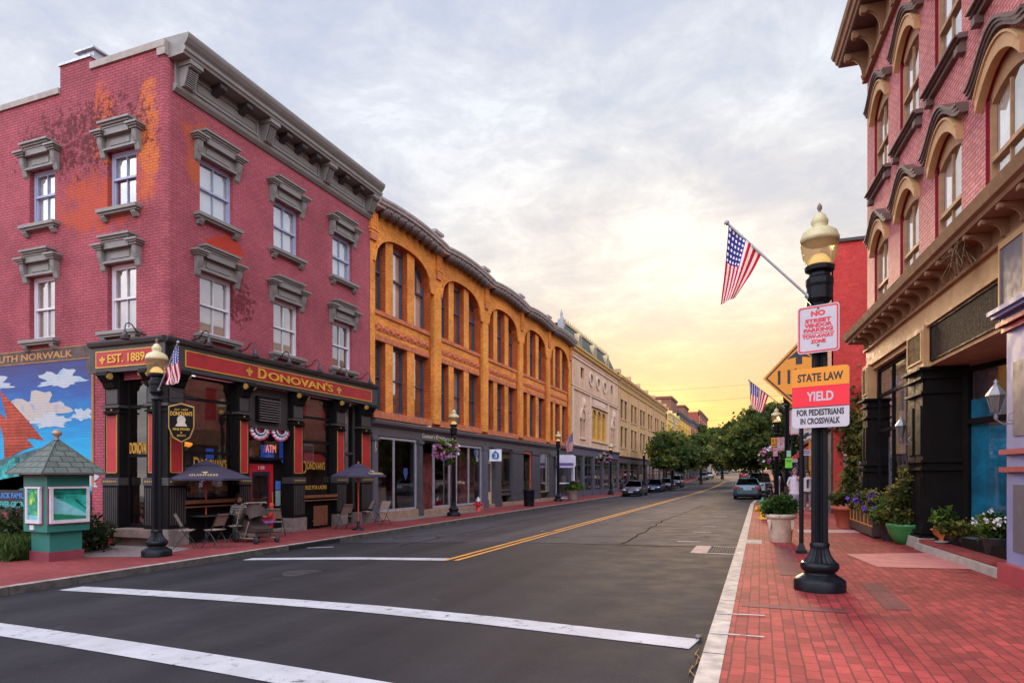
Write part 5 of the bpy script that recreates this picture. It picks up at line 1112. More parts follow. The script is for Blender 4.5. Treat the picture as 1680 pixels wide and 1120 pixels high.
# alley: board fence, posts
m = MB()
for k in range(16): m.box(k * .33, k * .33 + .31, 0, .03, 0, 1.9)
o = thing('board_fence', 'weathered grey board fence across the alley under the vines', 'fence', (3.35, 26.2, 0)); m.build('boards', P('weathered_boards', (.17, .115, .085), .9, var=.3, vs=6), o); m = MB(); m.box(0, 5.3, .03, .08, .4, .5); m.box(0, 5.3, .03, .08, 1.5, 1.6); m.build('rail', WOOD, o)
for (px, d, h, lb) in [(1387, 22.6, 2.15, 'rusty pale steel pipe post standing at the alley mouth'), (1409, 22.9, 1.9, 'thin dark pipe post behind the pale one in the alley')]:
    x, y = on_depth(px, d); m = MB(); m.lathe([(.055, 0), (.055, h), (.065, h + .01), (.05, h + .06), (.001, h + .08)], 10); o = m.build('pipe_post', P('rusty_pipe', (.34, .27, .25), .6, .3, var=.3), loc=(x, y, 0)); tag(o, lb, 'post')
x, y = on_depth(1421, 19.4); ut = thing('utility_cabinet', 'dark grey utility cabinet beside the black shop pilaster', 'utility cabinet', (x - .1, y, 0), R(-86)); m = MB(); m.box(-.35, .35, -.3, .3, 0, 1.25); m.build('body', P('cabinet_grey', (.035, .035, .04), .5), ut); m = MB(); m.prism([(-.38, 1.25), (.38, 1.25), (.36, 1.32), (-.36, 1.32)], -.33, .33); m.build('lid', P('cabinet_lid', (.06, .06, .07), .5), ut); m = MB(); m.box(.12, .18, -.32, -.3, .6, .75); m.build('handle', STEEL, ut)
# ---------------------------------------------------------------- foliage
def leaf_mesh(pts, size, tone, seed=0, droop=0.0, aspect=1.6):
    """one leaf-shaped quad per point; uv.x carries its tone"""
    rg = np.random.default_rng(seed); n = len(pts)
    a = rg.normal(size=(n, 3)); a[:, 2] -= droop; a /= np.linalg.norm(a, axis=1)[:, None]
    b = rg.normal(size=(n, 3)); b -= (b * a).sum(1)[:, None] * a; b /= np.linalg.norm(b, axis=1)[:, None]
    s = size * (.6 + .8 * rg.random(n))[:, None]
    A, B = a * s * aspect / 2, b * s / 2
    v = np.stack([pts - A, pts - A * .1 + B, pts + A, pts - A * .1 - B], 1).reshape(-1, 3)
    me = bpy.data.meshes.new('leaves'); me.vertices.add(4 * n); me.vertices.foreach_set('co', v.astype(np.float32).ravel())
    me.loops.add(4 * n); me.loops.foreach_set('vertex_index', np.arange(4 * n, dtype=np.int32)); me.polygons.add(n)
    me.polygons.foreach_set('loop_start', np.arange(0, 4 * n, 4, dtype=np.int32)); me.update(calc_edges=True)
    uv = me.uv_layers.new(name='uv'); u = np.repeat(np.clip(tone + rg.normal(size=n) * .12, 0, 1), 4); uv.data.foreach_set('uv', np.stack([u, np.zeros_like(u)], 1).astype(np.float32).ravel())
    return me
def clumps(lobes, n, csize, seed, shell=.55):
    """leaf points gathered in many small clumps through a set of ellipsoids (cx,cy,cz,rx,ry,rz)"""
    rg = np.random.default_rng(seed); vol = np.array([l[3] * l[4] * l[5] for l in lobes]) ** .8; vol /= vol.sum(); P_ = []; T_ = []
    for l, w in zip(lobes, vol):
        k = max(4, int(n * w / 55)); d = rg.normal(size=(k, 3)); d /= np.linalg.norm(d, axis=1)[:, None]; r = shell + (1 - shell) * rg.random(k) ** .6
        c = np.array(l[:3]) + d * r[:, None] * np.array(l[3:6]) * (1 + .16 * rg.normal(size=k))[:, None]; m = int(n * w / k)
        for j in range(k):
            q = rg.normal(size=(m, 3)) * csize * np.array([1, 1, .62]) * (.7 + .7 * rg.random()); P_.append(c[j] + q); T_.append(np.full(m, rg.random() ** 1.2))
    return np.concatenate(P_), np.concatenate(T_)
def tree(label, x, y, h0, lobes, n, size, seed, trunk=.2, lean=(0, 0), name='street_tree', cs=.42, mat=None, group=None):
    z = gz(x, y) if -.45 > x > -11.6 else rise(y) + (-.33 if x < 0 else 0); t = thing(name, label, 'tree', (x, y, z), 0, group)
    m = MB(); top = Vector((lean[0], lean[1], h0)); m.tube([(0, 0, -.1), (lean[0] * .15, lean[1] * .15, h0 * .3), (lean[0] * .5, lean[1] * .5, h0 * .65), top], [trunk * 1.35, trunk, trunk * .85, trunk * .75], 9)
    for l in lobes: e = Vector(l[:3]); mid = top.lerp(e, .5) + Vector((0, 0, .25)); m.tube([top - Vector((0, 0, .2)), mid, e], [trunk * .6, trunk * .36, trunk * .12], 6)
    m.build('trunk', BARK, t); p, tn = clumps(lobes, n, cs, seed); me = leaf_mesh(p, size, tn, seed); me.materials.append(mat or LEAF); link('crown', me, t); return t
def xyz(px, py, d): a, b = on_depth(px, d); return (a, b, EYE + (780 - py) / 1064 * d)
def rel(root, px, py, d, rx, ry, rz): a = xyz(px, py, d); return (a[0] - root[0], a[1] - root[1], a[2] - root[2], rx, ry, rz)
def ptree(label, tpx, td, tree_h, blobs, n, size, seed, trunk, **k):
    x, y = on_depth(tpx, td); z = rise(y) + (-.33 if x < -11 else 0); lobes = [rel((x, y, z), px, py, d, a, b, c) for (px, py, d, a, b, c) in blobs]
    return tree(label, x, y, tree_h, lobes, n, size, seed, trunk, **k)
ptree('rounded dark green tree at the left kerb in front of the tan building', 1103, 76, 3.2, [(1094, 728, 76, 1.9, 2.2, 1.4), (1108, 722, 77, 1.6, 2.0, 1.2), (1080, 740, 75, 1.0, 1.4, 1.0), (1121, 738, 75, 1.4, 1.8, 1.0), (1102, 750, 75, 1.9, 2.2, 1.0), (1131, 752, 76, .8, 1.3, .7), (1103, 714, 77, 1.0, 1.3, .6)], 8000, .30, 1, .16)
ptree('broad tree past the rounded one with the left shops behind it', 1150, 104, 3.6, [(1142, 726, 104, 2.4, 3.0, 1.4), (1160, 732, 104, 2.4, 3.0, 1.5), (1130, 738, 102, 1.6, 2.6, 1.3), (1150, 746, 102, 2.8, 3.2, 1.2), (1172, 742, 103, 2.0, 2.6, 1.4), (1152, 716, 106, 1.4, 2.0, .8)], 7500, .36, 2, .2)
ptree('far tree filling the gap above the middle of the street', 1185, 135, 4.2, [(1180, 718, 135, 3.0, 4, 1.8), (1195, 728, 134, 3.4, 4, 1.9), (1172, 736, 132, 2.4, 4, 1.5), (1206, 716, 138, 3.0, 4, 1.9), (1192, 742, 130, 3.4, 4, 1.1), (1166, 704, 150, 2.0, 3, 1.2), (1149, 703, 160, 1.6, 3, 1.1)], 6500, .45, 3, .25)
ptree('big spreading tree arching over the street from the right pavement', 1283, 52, 3.3, [(1262, 722, 52, 2.5, 2.6, 1.7), (1236, 728, 53, 2.2, 2.6, 1.6), (1214, 736, 54, 1.6, 2.4, 1.2), (1245, 706, 55, 1.8, 2.2, 1.2), (1270, 700, 54, 1.7, 2, 1.3), (1285, 735, 51, 1.5, 2, 1.6), (1238, 744, 52, 1.7, 2.2, .7), (1206, 750, 54, .9, 1.6, .6), (1262, 748, 51, 1.1, 1.8, .7)], 15000, .23, 4, .24, lean=(-.7, 0), cs=.34)
ptree('dark tree behind the spreading one on the right pavement', 1274, 74, 3.4, [(1245, 690, 76, 2.2, 3, 1.6), (1225, 712, 76, 2.4, 3, 2.0), (1262, 684, 74, 2.0, 2.4, 1.4), (1280, 690, 72, 1.8, 2.4, 1.6), (1205, 728, 78, 2.0, 3, 1.5), (1240, 728, 74, 2.6, 3, 1.5), (1192, 744, 78, 1.6, 3, .8)], 10000, .30, 5, .24, lean=(-.5, 0))
ptree('slender tree behind the street lamp on the right pavement', 1296, 44, 2.6, [(1298, 715, 46, 1.2, 1.4, 1.6), (1302, 745, 45, 1.0, 1.2, 1.0), (1290, 690, 48, 1.2, 1.4, 1.1)], 3500, .22, 6, .13, cs=.3)
p, tn = clumps([(-42 + 6.5 * k, 286 + (k % 3) * 6, 3.2 + rise(286) + (k * 37 % 5) * .5, 4.5, 4, 3.6 + (k * 53 % 4) * .6) for k in range(14)], 14000, 1.0, 77, .3); me = leaf_mesh(p, .95, tn, 77); me.materials.append(LEAF); fw_ = link('far_wood', me); fw_['kind'] = 'stuff'; fw_['label'] = 'far off band of trees beyond the rail bridge'
# climbing vines on the alley wall
x, y = on_depth(1412, 26); vt = thing('climbing_vine', 'tall mass of yellow green climbing vines in the alley between pink and red buildings', 'vine', (x, y, 0))
p, tn = clumps([rel((x, y, 0), px, py, d, a, b, c) for (px, py, d, a, b, c) in [(1402, 590, 27, .75, .5, .8), (1412, 640, 25.5, .8, .6, 1.3), (1406, 690, 25, .65, .6, 1.2), (1416, 730, 24.5, .8, .6, .9), (1398, 640, 26, .4, .5, 1.0), (1422, 600, 26, .7, .5, 1.1), (1425, 770, 24, .6, .5, .6), (1412, 800, 23.5, .6, .6, .5), (1390, 600, 27, .5, .4, .8), (1388, 660, 26.8, .45, .4, .9), (1386, 720, 26.6, .45, .4, .8), (1410, 575, 27, .6, .4, .5)]], 15000, .20, 11, .3)
me = leaf_mesh(p, .095, tn, 11, .4); me.materials.append(VINE); link('foliage', me, vt)
m = MB(); rg = random.Random(2)
for k in range(14): m.tube([(rg.uniform(-.6, .6), rg.uniform(-.3, .3), 0), (rg.uniform(-.6, .6), rg.uniform(-.3, .3), 2), (rg.uniform(-.8, .8), .3, 4.5)], .025, 5)
m.build('stem', BARK, vt)
# overgrown bush and grass at the left edge
x, y = -15.7, 9.9; bs = thing('bush', 'dark overgrown bush in front of the mural beside the kiosk', 'bush', (x, y, -.33)); p, tn = clumps([(-.3, .9, .75, .9, .6, .6), (.2, .8, .45, .8, .6, .5), (-.9, .6, .5, .8, .7, .55), (.75, .9, .35, .5, .5, .4)], 6000, .16, 21, .3); me = leaf_mesh(p, .075, tn, 21); me.materials.append(leaf_mat('bush_leaves', (.012, .022, .008), (.035, .05, .013), (.09, .10, .025))); link('foliage', me, bs); m = MB()
for k in range(7): m.tube([(rg.uniform(-.4, .4), .8, 0), (rg.uniform(-.8, .8), .8, .8)], .02, 5)
m.build('stem', BARK, bs)
rg = np.random.default_rng(5); nb = 6500; bx_ = -17.3 + 2.65 * rg.random(nb); by_ = 8.9 + 1.3 * rg.random(nb); hh = .12 + .42 * rg.random(nb); dx, dy = rg.normal(size=nb) * .07, rg.normal(size=nb) * .07
v = np.stack([np.stack([bx_ - .008, by_, np.full(nb, -.33)], 1), np.stack([bx_ + .008, by_, np.full(nb, -.33)], 1), np.stack([bx_ + dx * .5 + .006, by_ + dy * .5, -.33 + hh * .65], 1), np.stack([bx_ + dx * 1.6, by_ + dy * 1.6, -.33 + hh], 1)], 1).reshape(-1, 3)
me = bpy.data.meshes.new('grass'); me.from_pydata([tuple(q) for q in v.tolist()], [], [(4 * i, 4 * i + 1, 4 * i + 2, 4 * i + 3) for i in range(nb)]); u = me.uv_layers.new(name='uv'); t_ = np.repeat(rg.random(nb), 4); u.data.foreach_set('uv', np.stack([t_, t_], 1).astype(np.float32).ravel()); me.materials.append(leaf_mat('grass_blades', (.02, .045, .012), (.06, .10, .02), (.14, .17, .045))); gr = link('grass', me); gr['kind'] = 'stuff'; gr['label'] = 'long green grass growing round the foot of the bush'

# ---------------------------------------------------------------- pots and planters
def blooms(lobes, k, seed, spread=.022):
    """k separate blossoms of six petals over the outside of the ellipsoids"""
    rg = np.random.default_rng(seed); P_ = []; T_ = []
    for i in range(k):
        l = lobes[i % len(lobes)]; d = rg.normal(size=3); d[2] = abs(d[2]) * .8; d /= np.linalg.norm(d); c = np.array(l[:3]) + d * np.array(l[3:6]) * (.92 + .2 * rg.random())
        P_.append(c + rg.normal(size=(6, 3)) * spread); T_.append(np.full(6, .5))
    return np.concatenate(P_), np.concatenate(T_)
def pot_plant(name, label, loc, prof, potmat, plant, n, size, seed, leafm=None, flowers=None, cat='potted plant', lug=False, cs=.06, petal=.05):
    t = thing(name, label, cat, loc); m = MB(); m.lathe(prof, 28); m.build('pot', potmat, t)
    rt = max(prof[-1][0], .05); zt = prof[-1][1]; m = MB(); m.lathe([(rt, zt - .05), (0.001, zt - .03)], 20); m.build('soil', SOIL, t)
    p, tn = clumps(plant, n, cs, seed, .2); me = leaf_mesh(p, size, tn, seed); me.materials.append(leafm or LEAF2); link('foliage', me, t)
    if flowers:
        for j, (cm, lobes, k, ps) in enumerate(flowers):
            p, tn = blooms(lobes, k, seed + 50 + j); me = leaf_mesh(p, ps, tn, seed + j, 0, 1.1); me.materials.append(cm); link('blossom', me, t)
    return t
CREAM = P('cream_stoneware', (.55, .42, .31), .7, var=.18, vs=5, bump=.2)
cp = pot_plant('planter', 'large cream planter with a clipped green bush beside the sign post', (.44, 15.6, 0), [(.27, 0), (.29, .03), (.35, .62), (.37, .66), (.42, .68), (.43, .74), (.40, .78), (.36, .78)], CREAM, [(0, 0, 1.0, .36, .36, .22), (-.16, -.05, .9, .28, .3, .2), (.18, 0, .92, .28, .3, .2), (0, -.1, 1.12, .24, .24, .16)], 7000, .055, 31, leaf_mat('clipped_leaves', (.010, .035, .008), (.035, .105, .014), (.13, .21, .03)), cs=.07)
m = MB()
for q in (-1, 1): m.ball((q * .30, -.22, .58), .07, .04, .06, 10); m.prism([(q * .30 - .05, .58), (q * .30 + .05, .58), (q * .29 + .01, .36), (q * .29 - .02, .36)], -.27, -.2)
m.build('lug', CREAM, cp); cp.scale = (.78, .78, .80)
PURPLE = P('purple_petals', (.12, .035, .33), .6); WHITEP = P('white_petals', (.75, .72, .70), .6); PINKP = P('pink_petals', (.60, .16, .36), .6); YELP = P('yellow_petals', (.6, .42, .03), .6)
pot_plant('planter', 'terracotta pot with tall trailing yellow green plant by the utility cabinet', (2.30, 20.6, 0), [(.22, 0), (.34, .50), (.38, .50), (.39, .60), (.35, .60)], P('terracotta', (.42, .10, .055), .75, var=.15), [(0, 0, .8, .42, .4, .16), (.1, 0, 1.2, .22, .25, .4), (.16, .05, 1.7, .15, .16, .35)], 2600, .075, 32, VINE)
fb = thing('flower_box', 'long dark wooden flower box with orange framing and purple petunias', 'flower box', (2.68, 18.75, 0), R(-88)); m = MB(); m.box(-1.55, 1.55, -.26, .26, .10, .55); m.box(-1.6, 1.6, -.29, .29, .06, .26)
for q in (-1.5, 1.4): m.box(q, q + .12, -.25, .25, 0, .07)
m.build('box', P('dark_stained_wood', (.055, .030, .026), .6, var=.25), fb); m = MB()
for k in range(6): x0 = -1.5 + k * .5; m.box(x0, x0 + .035, -.275, -.26, .27, .55); 
m.box(-1.5, 1.5, -.275, -.26, .265, .30); m.build('trim', P('orange_trim', (.62, .23, .03), .5), fb)
p, tn = clumps([(-1.2, 0, .75, .5, .35, .22), (-.4, 0, .8, .55, .35, .25), (.4, 0, .8, .55, .35, .25), (1.1, 0, .75, .5, .35, .22)], 8000, .07, 41, .2); me = leaf_mesh(p, .045, tn, 41); me.materials.append(VINE); link('foliage', me, fb)
p, tn = blooms([(-1.2, -.1, .72, .5, .3, .22), (-.4, -.1, .76, .5, .3, .22), (.5, -.1, .80, .5, .3, .2), (1.45, -.1, .66, .25, .3, .3)], 64, 42, .03); me = leaf_mesh(p, .085, tn, 42, 0, 1.1); me.materials.append(PURPLE); link('blossom', me, fb)
BLACKPOT = P('black_plastic_pot', (.018, .016, .017), .5)
pot_plant('planter', 'black pot with feathery green plant between flower box and green pot', (2.78, 16.75, 0), [(.17, 0), (.23, .36), (.25, .38), (.22, .38)], BLACKPOT, [(0, -.1, .6, .35, .35, .25), (-.1, -.1, .8, .2, .2, .2)], 4200, .045, 33, LEAF2)
gp = pot_plant('planter', 'round green glazed bowl pot with a tall twiggy plant by the black pilaster', (2.98, 16.1, 0), [(.18, 0), (.26, .05), (.36, .22), (.40, .36), (.42, .40), (.41, .44), (.37, .44)], P('green_glaze', (.04, .19, .05), .35, var=.2), [(0, 0, .62, .48, .42, .18), (-.1, 0, 1.0, .3, .3, .35), (.05, 0, 1.45, .2, .2, .35), (.3, 0, .6, .3, .3, .14)], 7000, .046, 34, VINE)
m = MB()
for k in range(7): a = k * .9; m.tube([(0, 0, .4), (.1 * math.cos(a), .1 * math.sin(a), 1.1), (.2 * math.cos(a), .2 * math.sin(a), 1.9)], .012, 5)
m.build('twig', BARK, gp)
def rloc(x, y, z): q = Matrix.Translation((2.83, 20.58, 0)) @ Matrix.Rotation(R(-86.05), 4, 'Z') @ Vector((x, y, z)); return tuple(q)
pot_plant('planter', 'small orange terracotta bowl with broad leaves on the brick ledge', rloc(5.95, .1, .2), [(.10, 0), (.11, .03), (.09, .06), (.19, .14), (.21, .20), (.24, .22), (.24, .24), (.2, .24)], P('orange_terracotta', (.50, .14, .04), .7, var=.2), [(-.04, 0, .42, .14, .14, .14), (.0, 0, .55, .1, .1, .1)], 420, .085, 35, LEAF2)
pot_plant('planter', 'low dark trough of bushy greenery in the shop recess', rloc(6.9, .3, .2), [(.24, 0), (.27, .2), (.25, .2)], BLACKPOT, [(-.25, 0, .32, .3, .2, .14), (.2, 0, .34, .35, .2, .14)], 1500, .05, 36, VINE)
pot_plant('planter', 'black pot of white flowers in the recess beside the lavender pilaster', rloc(8.1, .25, .2), [(.22, 0), (.27, .26), (.28, .28), (.24, .28)], BLACKPOT, [(0, 0, .48, .34, .3, .2), (.2, 0, .4, .25, .25, .18)], 3800, .042, 37, LEAF2, flowers=[(WHITEP, [(-.02, -.05, .48, .34, .32, .22)], 30, .05)])
o = MB(); o.prism([(-.26, 0), (.26, 0), (.26, .36), (.2, .42), (-.2, .42), (-.26, .38)], -.12, .12); q = o.build('carved_stone', P('pale_lichen_stone', (.50, .47, .28), .85, var=.2, bump=.4), loc=rloc(8.45, .75, .36), rot=R(-75)); tag(q, 'pale yellowish stone block behind the white flowers in the recess', 'stone block')
o = MB(); o.lathe([(.07, 0), (.12, .02), (.13, .04), (.1, .035), (.001, .02)], 16); q = o.build('saucer', P('grey_saucer', (.30, .26, .25), .5), loc=rloc(6.32, -.06, .2)); tag(q, 'small grey saucer lying on the brick ledge by the orange bowl', 'saucer')
pot_plant('planter', 'stone urn of green leaves on the left pavement near the white notice kiosk', (*on_ground(940, 820, -.33), -.33), [(.28, 0), (.34, .1), (.40, .6), (.46, .66), (.46, .74), (.38, .74)], P('grey_urn', (.30, .24, .22), .8, var=.2), [(0, 0, 1.0, .6, .6, .3), (.3, 0, .9, .4, .4, .25), (-.3, 0, .9, .4, .4, .25)], 1800, .16, 38, LEAF2)
# ---------------------------------------------------------------- street lamps
LENS = None
def lens_mat():
    m, T, p, o = newmat('ribbed_lens'); tc = T.n('ShaderNodeTexCoord')
    p.inputs['Base Color'].default_value = (.50, .43, .32, 1); p.inputs['Roughness'].default_value = .18; p.inputs['Transmission Weight'].default_value = .55; p.inputs['IOR'].default_value = 1.3
    tl = T.n('ShaderNodeBsdfTranslucent'); tl.inputs[0].default_value = (.60, .50, .34, 1); mx = T.n('ShaderNodeMixShader'); mx.inputs[0].default_value = .35; T.l(p.outputs[0], mx.inputs[1]); T.l(tl.outputs[0], mx.inputs[2]); tr = T.n('ShaderNodeBsdfTransparent'); tr.inputs[0].default_value = (.86, .76, .58, 1); m2 = T.n('ShaderNodeMixShader'); m2.inputs[0].default_value = .58; T.l(mx.outputs[0], m2.inputs[1]); T.l(tr.outputs[0], m2.inputs[2]); T.l(m2.outputs[0], o.inputs[0]); return m
LENS = lens_mat(); CAPM = P('cream_lamp_cap', (.55, .46, .25), .45, var=.12, vs=8); BULB = P('lamp_bulb', (.9, .7, .3), .4, var=0, emit=(1, .72, .32), es=.8)
def lamp_parts():
    A = MB(); A.lathe([(.31, 0), (.31, .12), (.30, .14), (.26, .17), (.195, .21), (.178, .235), (.212, .26), (.232, .30), (.228, .345), (.205, .37), (.19, .37)], 32)
    fl = MB(); fl.lathe([(.208, .365), (.180, .39), (.140, .45), (.116, .52), (.108, .56)], 40, flute=.12, smooth=False); fl.lathe([(.116, .56), (.120, .60), (.104, .625)], 24); fl.lathe([(.101, .61), (.092, 3.62)], 36, flute=.17, smooth=False)
    H = MB(); H.lathe([(.098, 3.60), (.12, 3.64), (.10, 3.70), (.105, 3.74), (.15, 3.80), (.155, 3.95), (.165, 3.99), (.165, 4.06), (.13, 4.10), (.12, 4.14), (.175, 4.17), (.18, 4.22), (.15, 4.24)], 16, smooth=False)
    G = MB(); G.lathe([(.15, 4.24), (.20, 4.34), (.222, 4.46), (.228, 4.56)], 48, flute=.055); 
    C = MB(); C.lathe([(.2, 4.53), (.235, 4.55), (.235, 4.59), (.205, 4.67), (.15, 4.71), (.085, 4.74), (.10, 4.78), (.105, 4.82), (.07, 4.89), (.03, 4.93)], 28)
    F = MB(); F.lathe([(.03, 4.92), (.012, 4.95), (.03, 4.98), (.028, 5.02), (.001, 5.06)], 10)
    B = MB(); B.lathe([(.12, 4.25), (.13, 4.30), (.07, 4.38), (.001, 4.40)], 14)
    return [('base', A.mesh('base', BLACKIRON)), ('shaft', fl.mesh('shaft', BLACKIRON)), ('lamp_holder', H.mesh('lamp_holder', BLACKIRON)), ('globe', G.mesh('globe', LENS)), ('cap', C.mesh('cap', CAPM)), ('finial', F.mesh('finial', P('bronze_finial', (.16, .10, .07), .5))), ('bulb', B.mesh('bulb', BULB))]
LP = lamp_parts(); lamp0 = None
def street_lamp(x, y, z, label, hs=1.0):
    t = thing('street_lamp', label, 'street lamp', (x, y, z), 0, 'street lamps'); t.scale = (1, 1, hs)
    for n_, me in LP: link(n_, me, t)
    return t
street_lamp(.725, 9.23, 0, 'large black fluted street lamp carrying the pedestrian signs on the brick pavement', .985)
lefts = [(-12.63, 10.75, 'street lamp in front of the pub corner with a flag'), (-12.79, 26.2, 'street lamp with a flower basket before the orange building'), (-13.3, 44.0, 'street lamp by the black litter bin and white kiosk'), (-13.2, 60.9, 'street lamp with pink flower basket before the pale stone building'), (-13.3, 80.5, 'street lamp beside the leading dark parked car under a flag'), (-13.3, 98, 'small street lamp half hidden by the rounded tree')]
for i, (x, y, lb) in enumerate(lefts): street_lamp(x, y, rise(y) - .33, lb, .965 if i < 2 else 1.0)
rights = [(1274, 30.5, 'street lamp carrying the orange 15 sign on the right pavement'), (1291, 27.5, 'tall black street lamp with faded flag left of the diamond sign'), (1302, 38, 'street lamp seen under the white crosswalk sign')]
for px, d, lb in rights: x, y = on_depth(px, d); street_lamp(x, y, 0, lb, .94 if d > 29 else 1.22)
# ---------------------------------------------------------------- flags
def flag(label, base, tip, tv, bv, seed, fw=.5, cat='flag'):
    """pole from base to tip; cloth hangs from the upper part of the pole"""
    b, t = Vector(base), Vector(tip); o = thing('flag', label, cat, tuple(b), 0, 'flags on the street'); d = (t - b); m = MB(); m.tube([(0, 0, 0), tuple(d)], .016, 7); m.ball(tuple(d * 1.012), .035, n=8); m.build('flag_pole', POLE, o); m = MB(); m.tube([tuple(-d * .02), tuple(d * .05)], .035, 8); m.build('bracket', STEEL, o)
    nu, nv = 14, 14; hoist = fw * d.length; un = d.normalized(); v = []; uv = []; side = un.cross(Vector((0, 0, 1))).normalized(); rg = random.Random(seed)
    for j in range(nv + 1):
        s_ = 1 - j / nv                                   # 1 at tip end of hoist
        h = d - un * (hoist * (1 - s_)) - un * .02
        fly = Vector(tv) * s_ + Vector(bv) * (1 - s_)
        for i in range(nu + 1):
            u = i / nu; fold = math.sin(u * 6 + s_ * 5 + seed) * .05 * u + math.sin(s_ * 9 + seed) * .035
            p = h + fly * u + Vector((0, 0, -.06 * math.sin(math.pi * u))) * fly.length + side * fold
            v.append(tuple(p)); uv.append((u, s_))
    f = [(j * (nu + 1) + i, j * (nu + 1) + i + 1, (j + 1) * (nu + 1) + i + 1, (j + 1) * (nu + 1) + i) for j in range(nv) for i in range(nu)]
    m = MB(); m.add(v, f, 0, True, uv); m.build('cloth', FLAG, o); return o
flag('bright flag flying from the large near lamp on a slanted pole', (.62, 9.2, 3.75), (-.40, 9.2, 4.86), (-.10, 0, -1.08), (-.32, 0, -.52), 1, .40)
flag('flag drooping from the lamp in front of the pub corner', (-12.53, 10.7, 3.36), (-11.83, 10.6, 4.36), (.0, 0, -.85), (.04, 0, -.36), 2, .52)
flag('small flag on the lamp by the white kiosk', (-13.2, 44, 3.3), (-12.1, 43.6, 4.5), (0, 0, -1.3), (.1, 0, -.7), 3, .55)
flag('small flag on the lamp beside the dark parked cars', (-13.2, 80.5, 3.4), (-11.2, 80, 5.2), (.5, 0, -1.9), (.3, 0, -1.2), 4, .6)
flag('tiny faded flag between the two left street trees', (-13.2, 99, 4.2), (-11.2, 98, 6.0), (-.1, 0, -2.4), (-.2, 0, -1.2), 5, .5)
x, y = on_depth(1288, 27.5); bb = xyz(1286, 668, 27.5); tt = xyz(1229, 624, 27.5); flag('dull limp flag high on the tall lamp beside the diamond sign', bb, tt, (.08, 0, -1.15), (-.28, 0, -.72), 6, .55)
tt = xyz(1104, 665, 84); flag('long dull flag hanging before the yellow buildings', xyz(1111, 716, 84), xyz(1104, 676, 84), (.2, 0, -3.4), (.1, 0, -2.8), 7, .5)
# ---------------------------------------------------------------- hanging baskets
def basket(x, y, z, label, r=.38, seed=1, arm=(-.45, 0)):
    t = thing('flower_basket', label, 'flower basket', (x, y, z), 0, 'flower baskets on lamps'); m = MB(); m.lathe([(.04, -.28), (.18, -.2), (.27, 0), (.28, .02)], 14); m.build('basket', P('moss_basket', (.07, .05, .03), .9), t); m = MB()
    for a in (0, 2.1, 4.2): m.tube([(.27 * math.cos(a), .27 * math.sin(a), 0), (0, 0, .5)], .008, 4)
    m.tube([(0, 0, .5), (-arm[0], -arm[1], .55)], .018, 5); m.build('hanger', BLACKIRON, t)
    p, tn = clumps([(0, 0, .08, r, r, r * .8), (0, 0, -.3, r * .55, r * .5, .25)], 900, .07, seed, .5); me = leaf_mesh(p, .10, tn, seed); me.materials.append(LEAF2); link('foliage', me, t)
    for j, (mt, k) in enumerate([(PINKP, 34), (WHITEP, 22), (P('lilac_petals', (.42, .20, .52), .6), 26)]): p, tn = blooms([(0, -.02, .0, r * 1.1, r * 1.1, r * .95), (0, -.02, -.12, r * 1.0, r * 1.0, -r * .5)], k, seed * 7 + j, .03); me = leaf_mesh(p, .085, tn, seed + j, 0, 1.1); me.materials.append(mt); link('blossom', me, t)
    return t
a = xyz(731, 738, 26.6); basket(*a, 'round basket of pink and white flowers on the lamp before the orange building', .46, 61, (-.35, 0))
a = xyz(992, 752, 57); basket(*a, 'basket of pink flowers on the lamp before the pale stone building', .55, 62); a = xyz(1081, 757, 76); basket(*a, 'distant pale pink basket at the edge of the rounded tree', .6, 63); a = xyz(1262, 748, 31); basket(*a, 'pink flower basket left of the orange 15 sign', .42, 64); a = xyz(1302, 770, 38); basket(*a, 'orange and green flower basket low behind the tall lamp', .4, 65)
# ---------------------------------------------------------------- signs
def rrect(w, h, r, n=4): 
    P_ = []
    for cx, cz, a0 in [(w / 2 - r, h / 2 - r, 0), (-w / 2 + r, h / 2 - r, 90), (-w / 2 + r, -h / 2 + r, 180), (w / 2 - r, -h / 2 + r, 270)]:
        for k in range(n + 1): a = R(a0 + 90 * k / n); P_.append((cx + r * math.cos(a), cz + r * math.sin(a)))
    return P_
SW_, SR_, SO_, SB_ = P('sign_white_sheet', (.50, .455, .485), .4, var=.06), P('sign_red', (.66, .018, .035), .4, var=.05), P('sign_orange', (.74, .26, .010), .4, var=.05), P('sign_black', (.018, .014, .016), .5)
ROTS = R(-20.6)
def sign(name, label, loc, rot, w, h, base, r=.04, border=None, inset=.02, bw=.015, cat='sign'):
    t = thing(name, label, cat, loc, rot); m = MB(); m.prism(rrect(w, h, r), -.004, .004); m.build('plate', base, t)
    if border:
        m = MB(); o_, i_ = rrect(w - 2 * inset, h - 2 * inset, r * .8), rrect(w - 2 * inset - 2 * bw, h - 2 * inset - 2 * bw, r * .6); n = len(o_)
        for k in range(n): k2 = (k + 1) % n; m.add([(o_[k][0], -.006, o_[k][1]), (o_[k2][0], -.006, o_[k2][1]), (i_[k2][0], -.006, i_[k2][1]), (i_[k][0], -.006, i_[k][1])], [(0, 1, 2, 3)])
        m.build('border', border, t)
    return t
def letters(t, rows, mat, bold=.02, y=-.006):
    m = MB()
    for (s_, x0, x1, z0, z1) in rows: m.text(s_, x0, x1, z0, z1, y, .002, 0, bold)
    return m.build('lettering', mat, t)
s1 = sign('parking_sign', 'white sign with red lettering banning street vendor parking high on the near lamp', (.695, 9.06, 3.33), ROTS, .50, .60, SW_, .04, SR_, .012, .018)
letters(s1, [('NO', -.085, .085, .165, .235), ('STREET', -.155, .155, .085, .135), ('VENDOR', -.165, .165, .025, .075), ('PARKING', -.175, .175, -.035, .015), ('TOW-AWAY', -.19, .19, -.115, -.065), ('ZONE', -.09, .09, -.18, -.13)], SR_, .05)
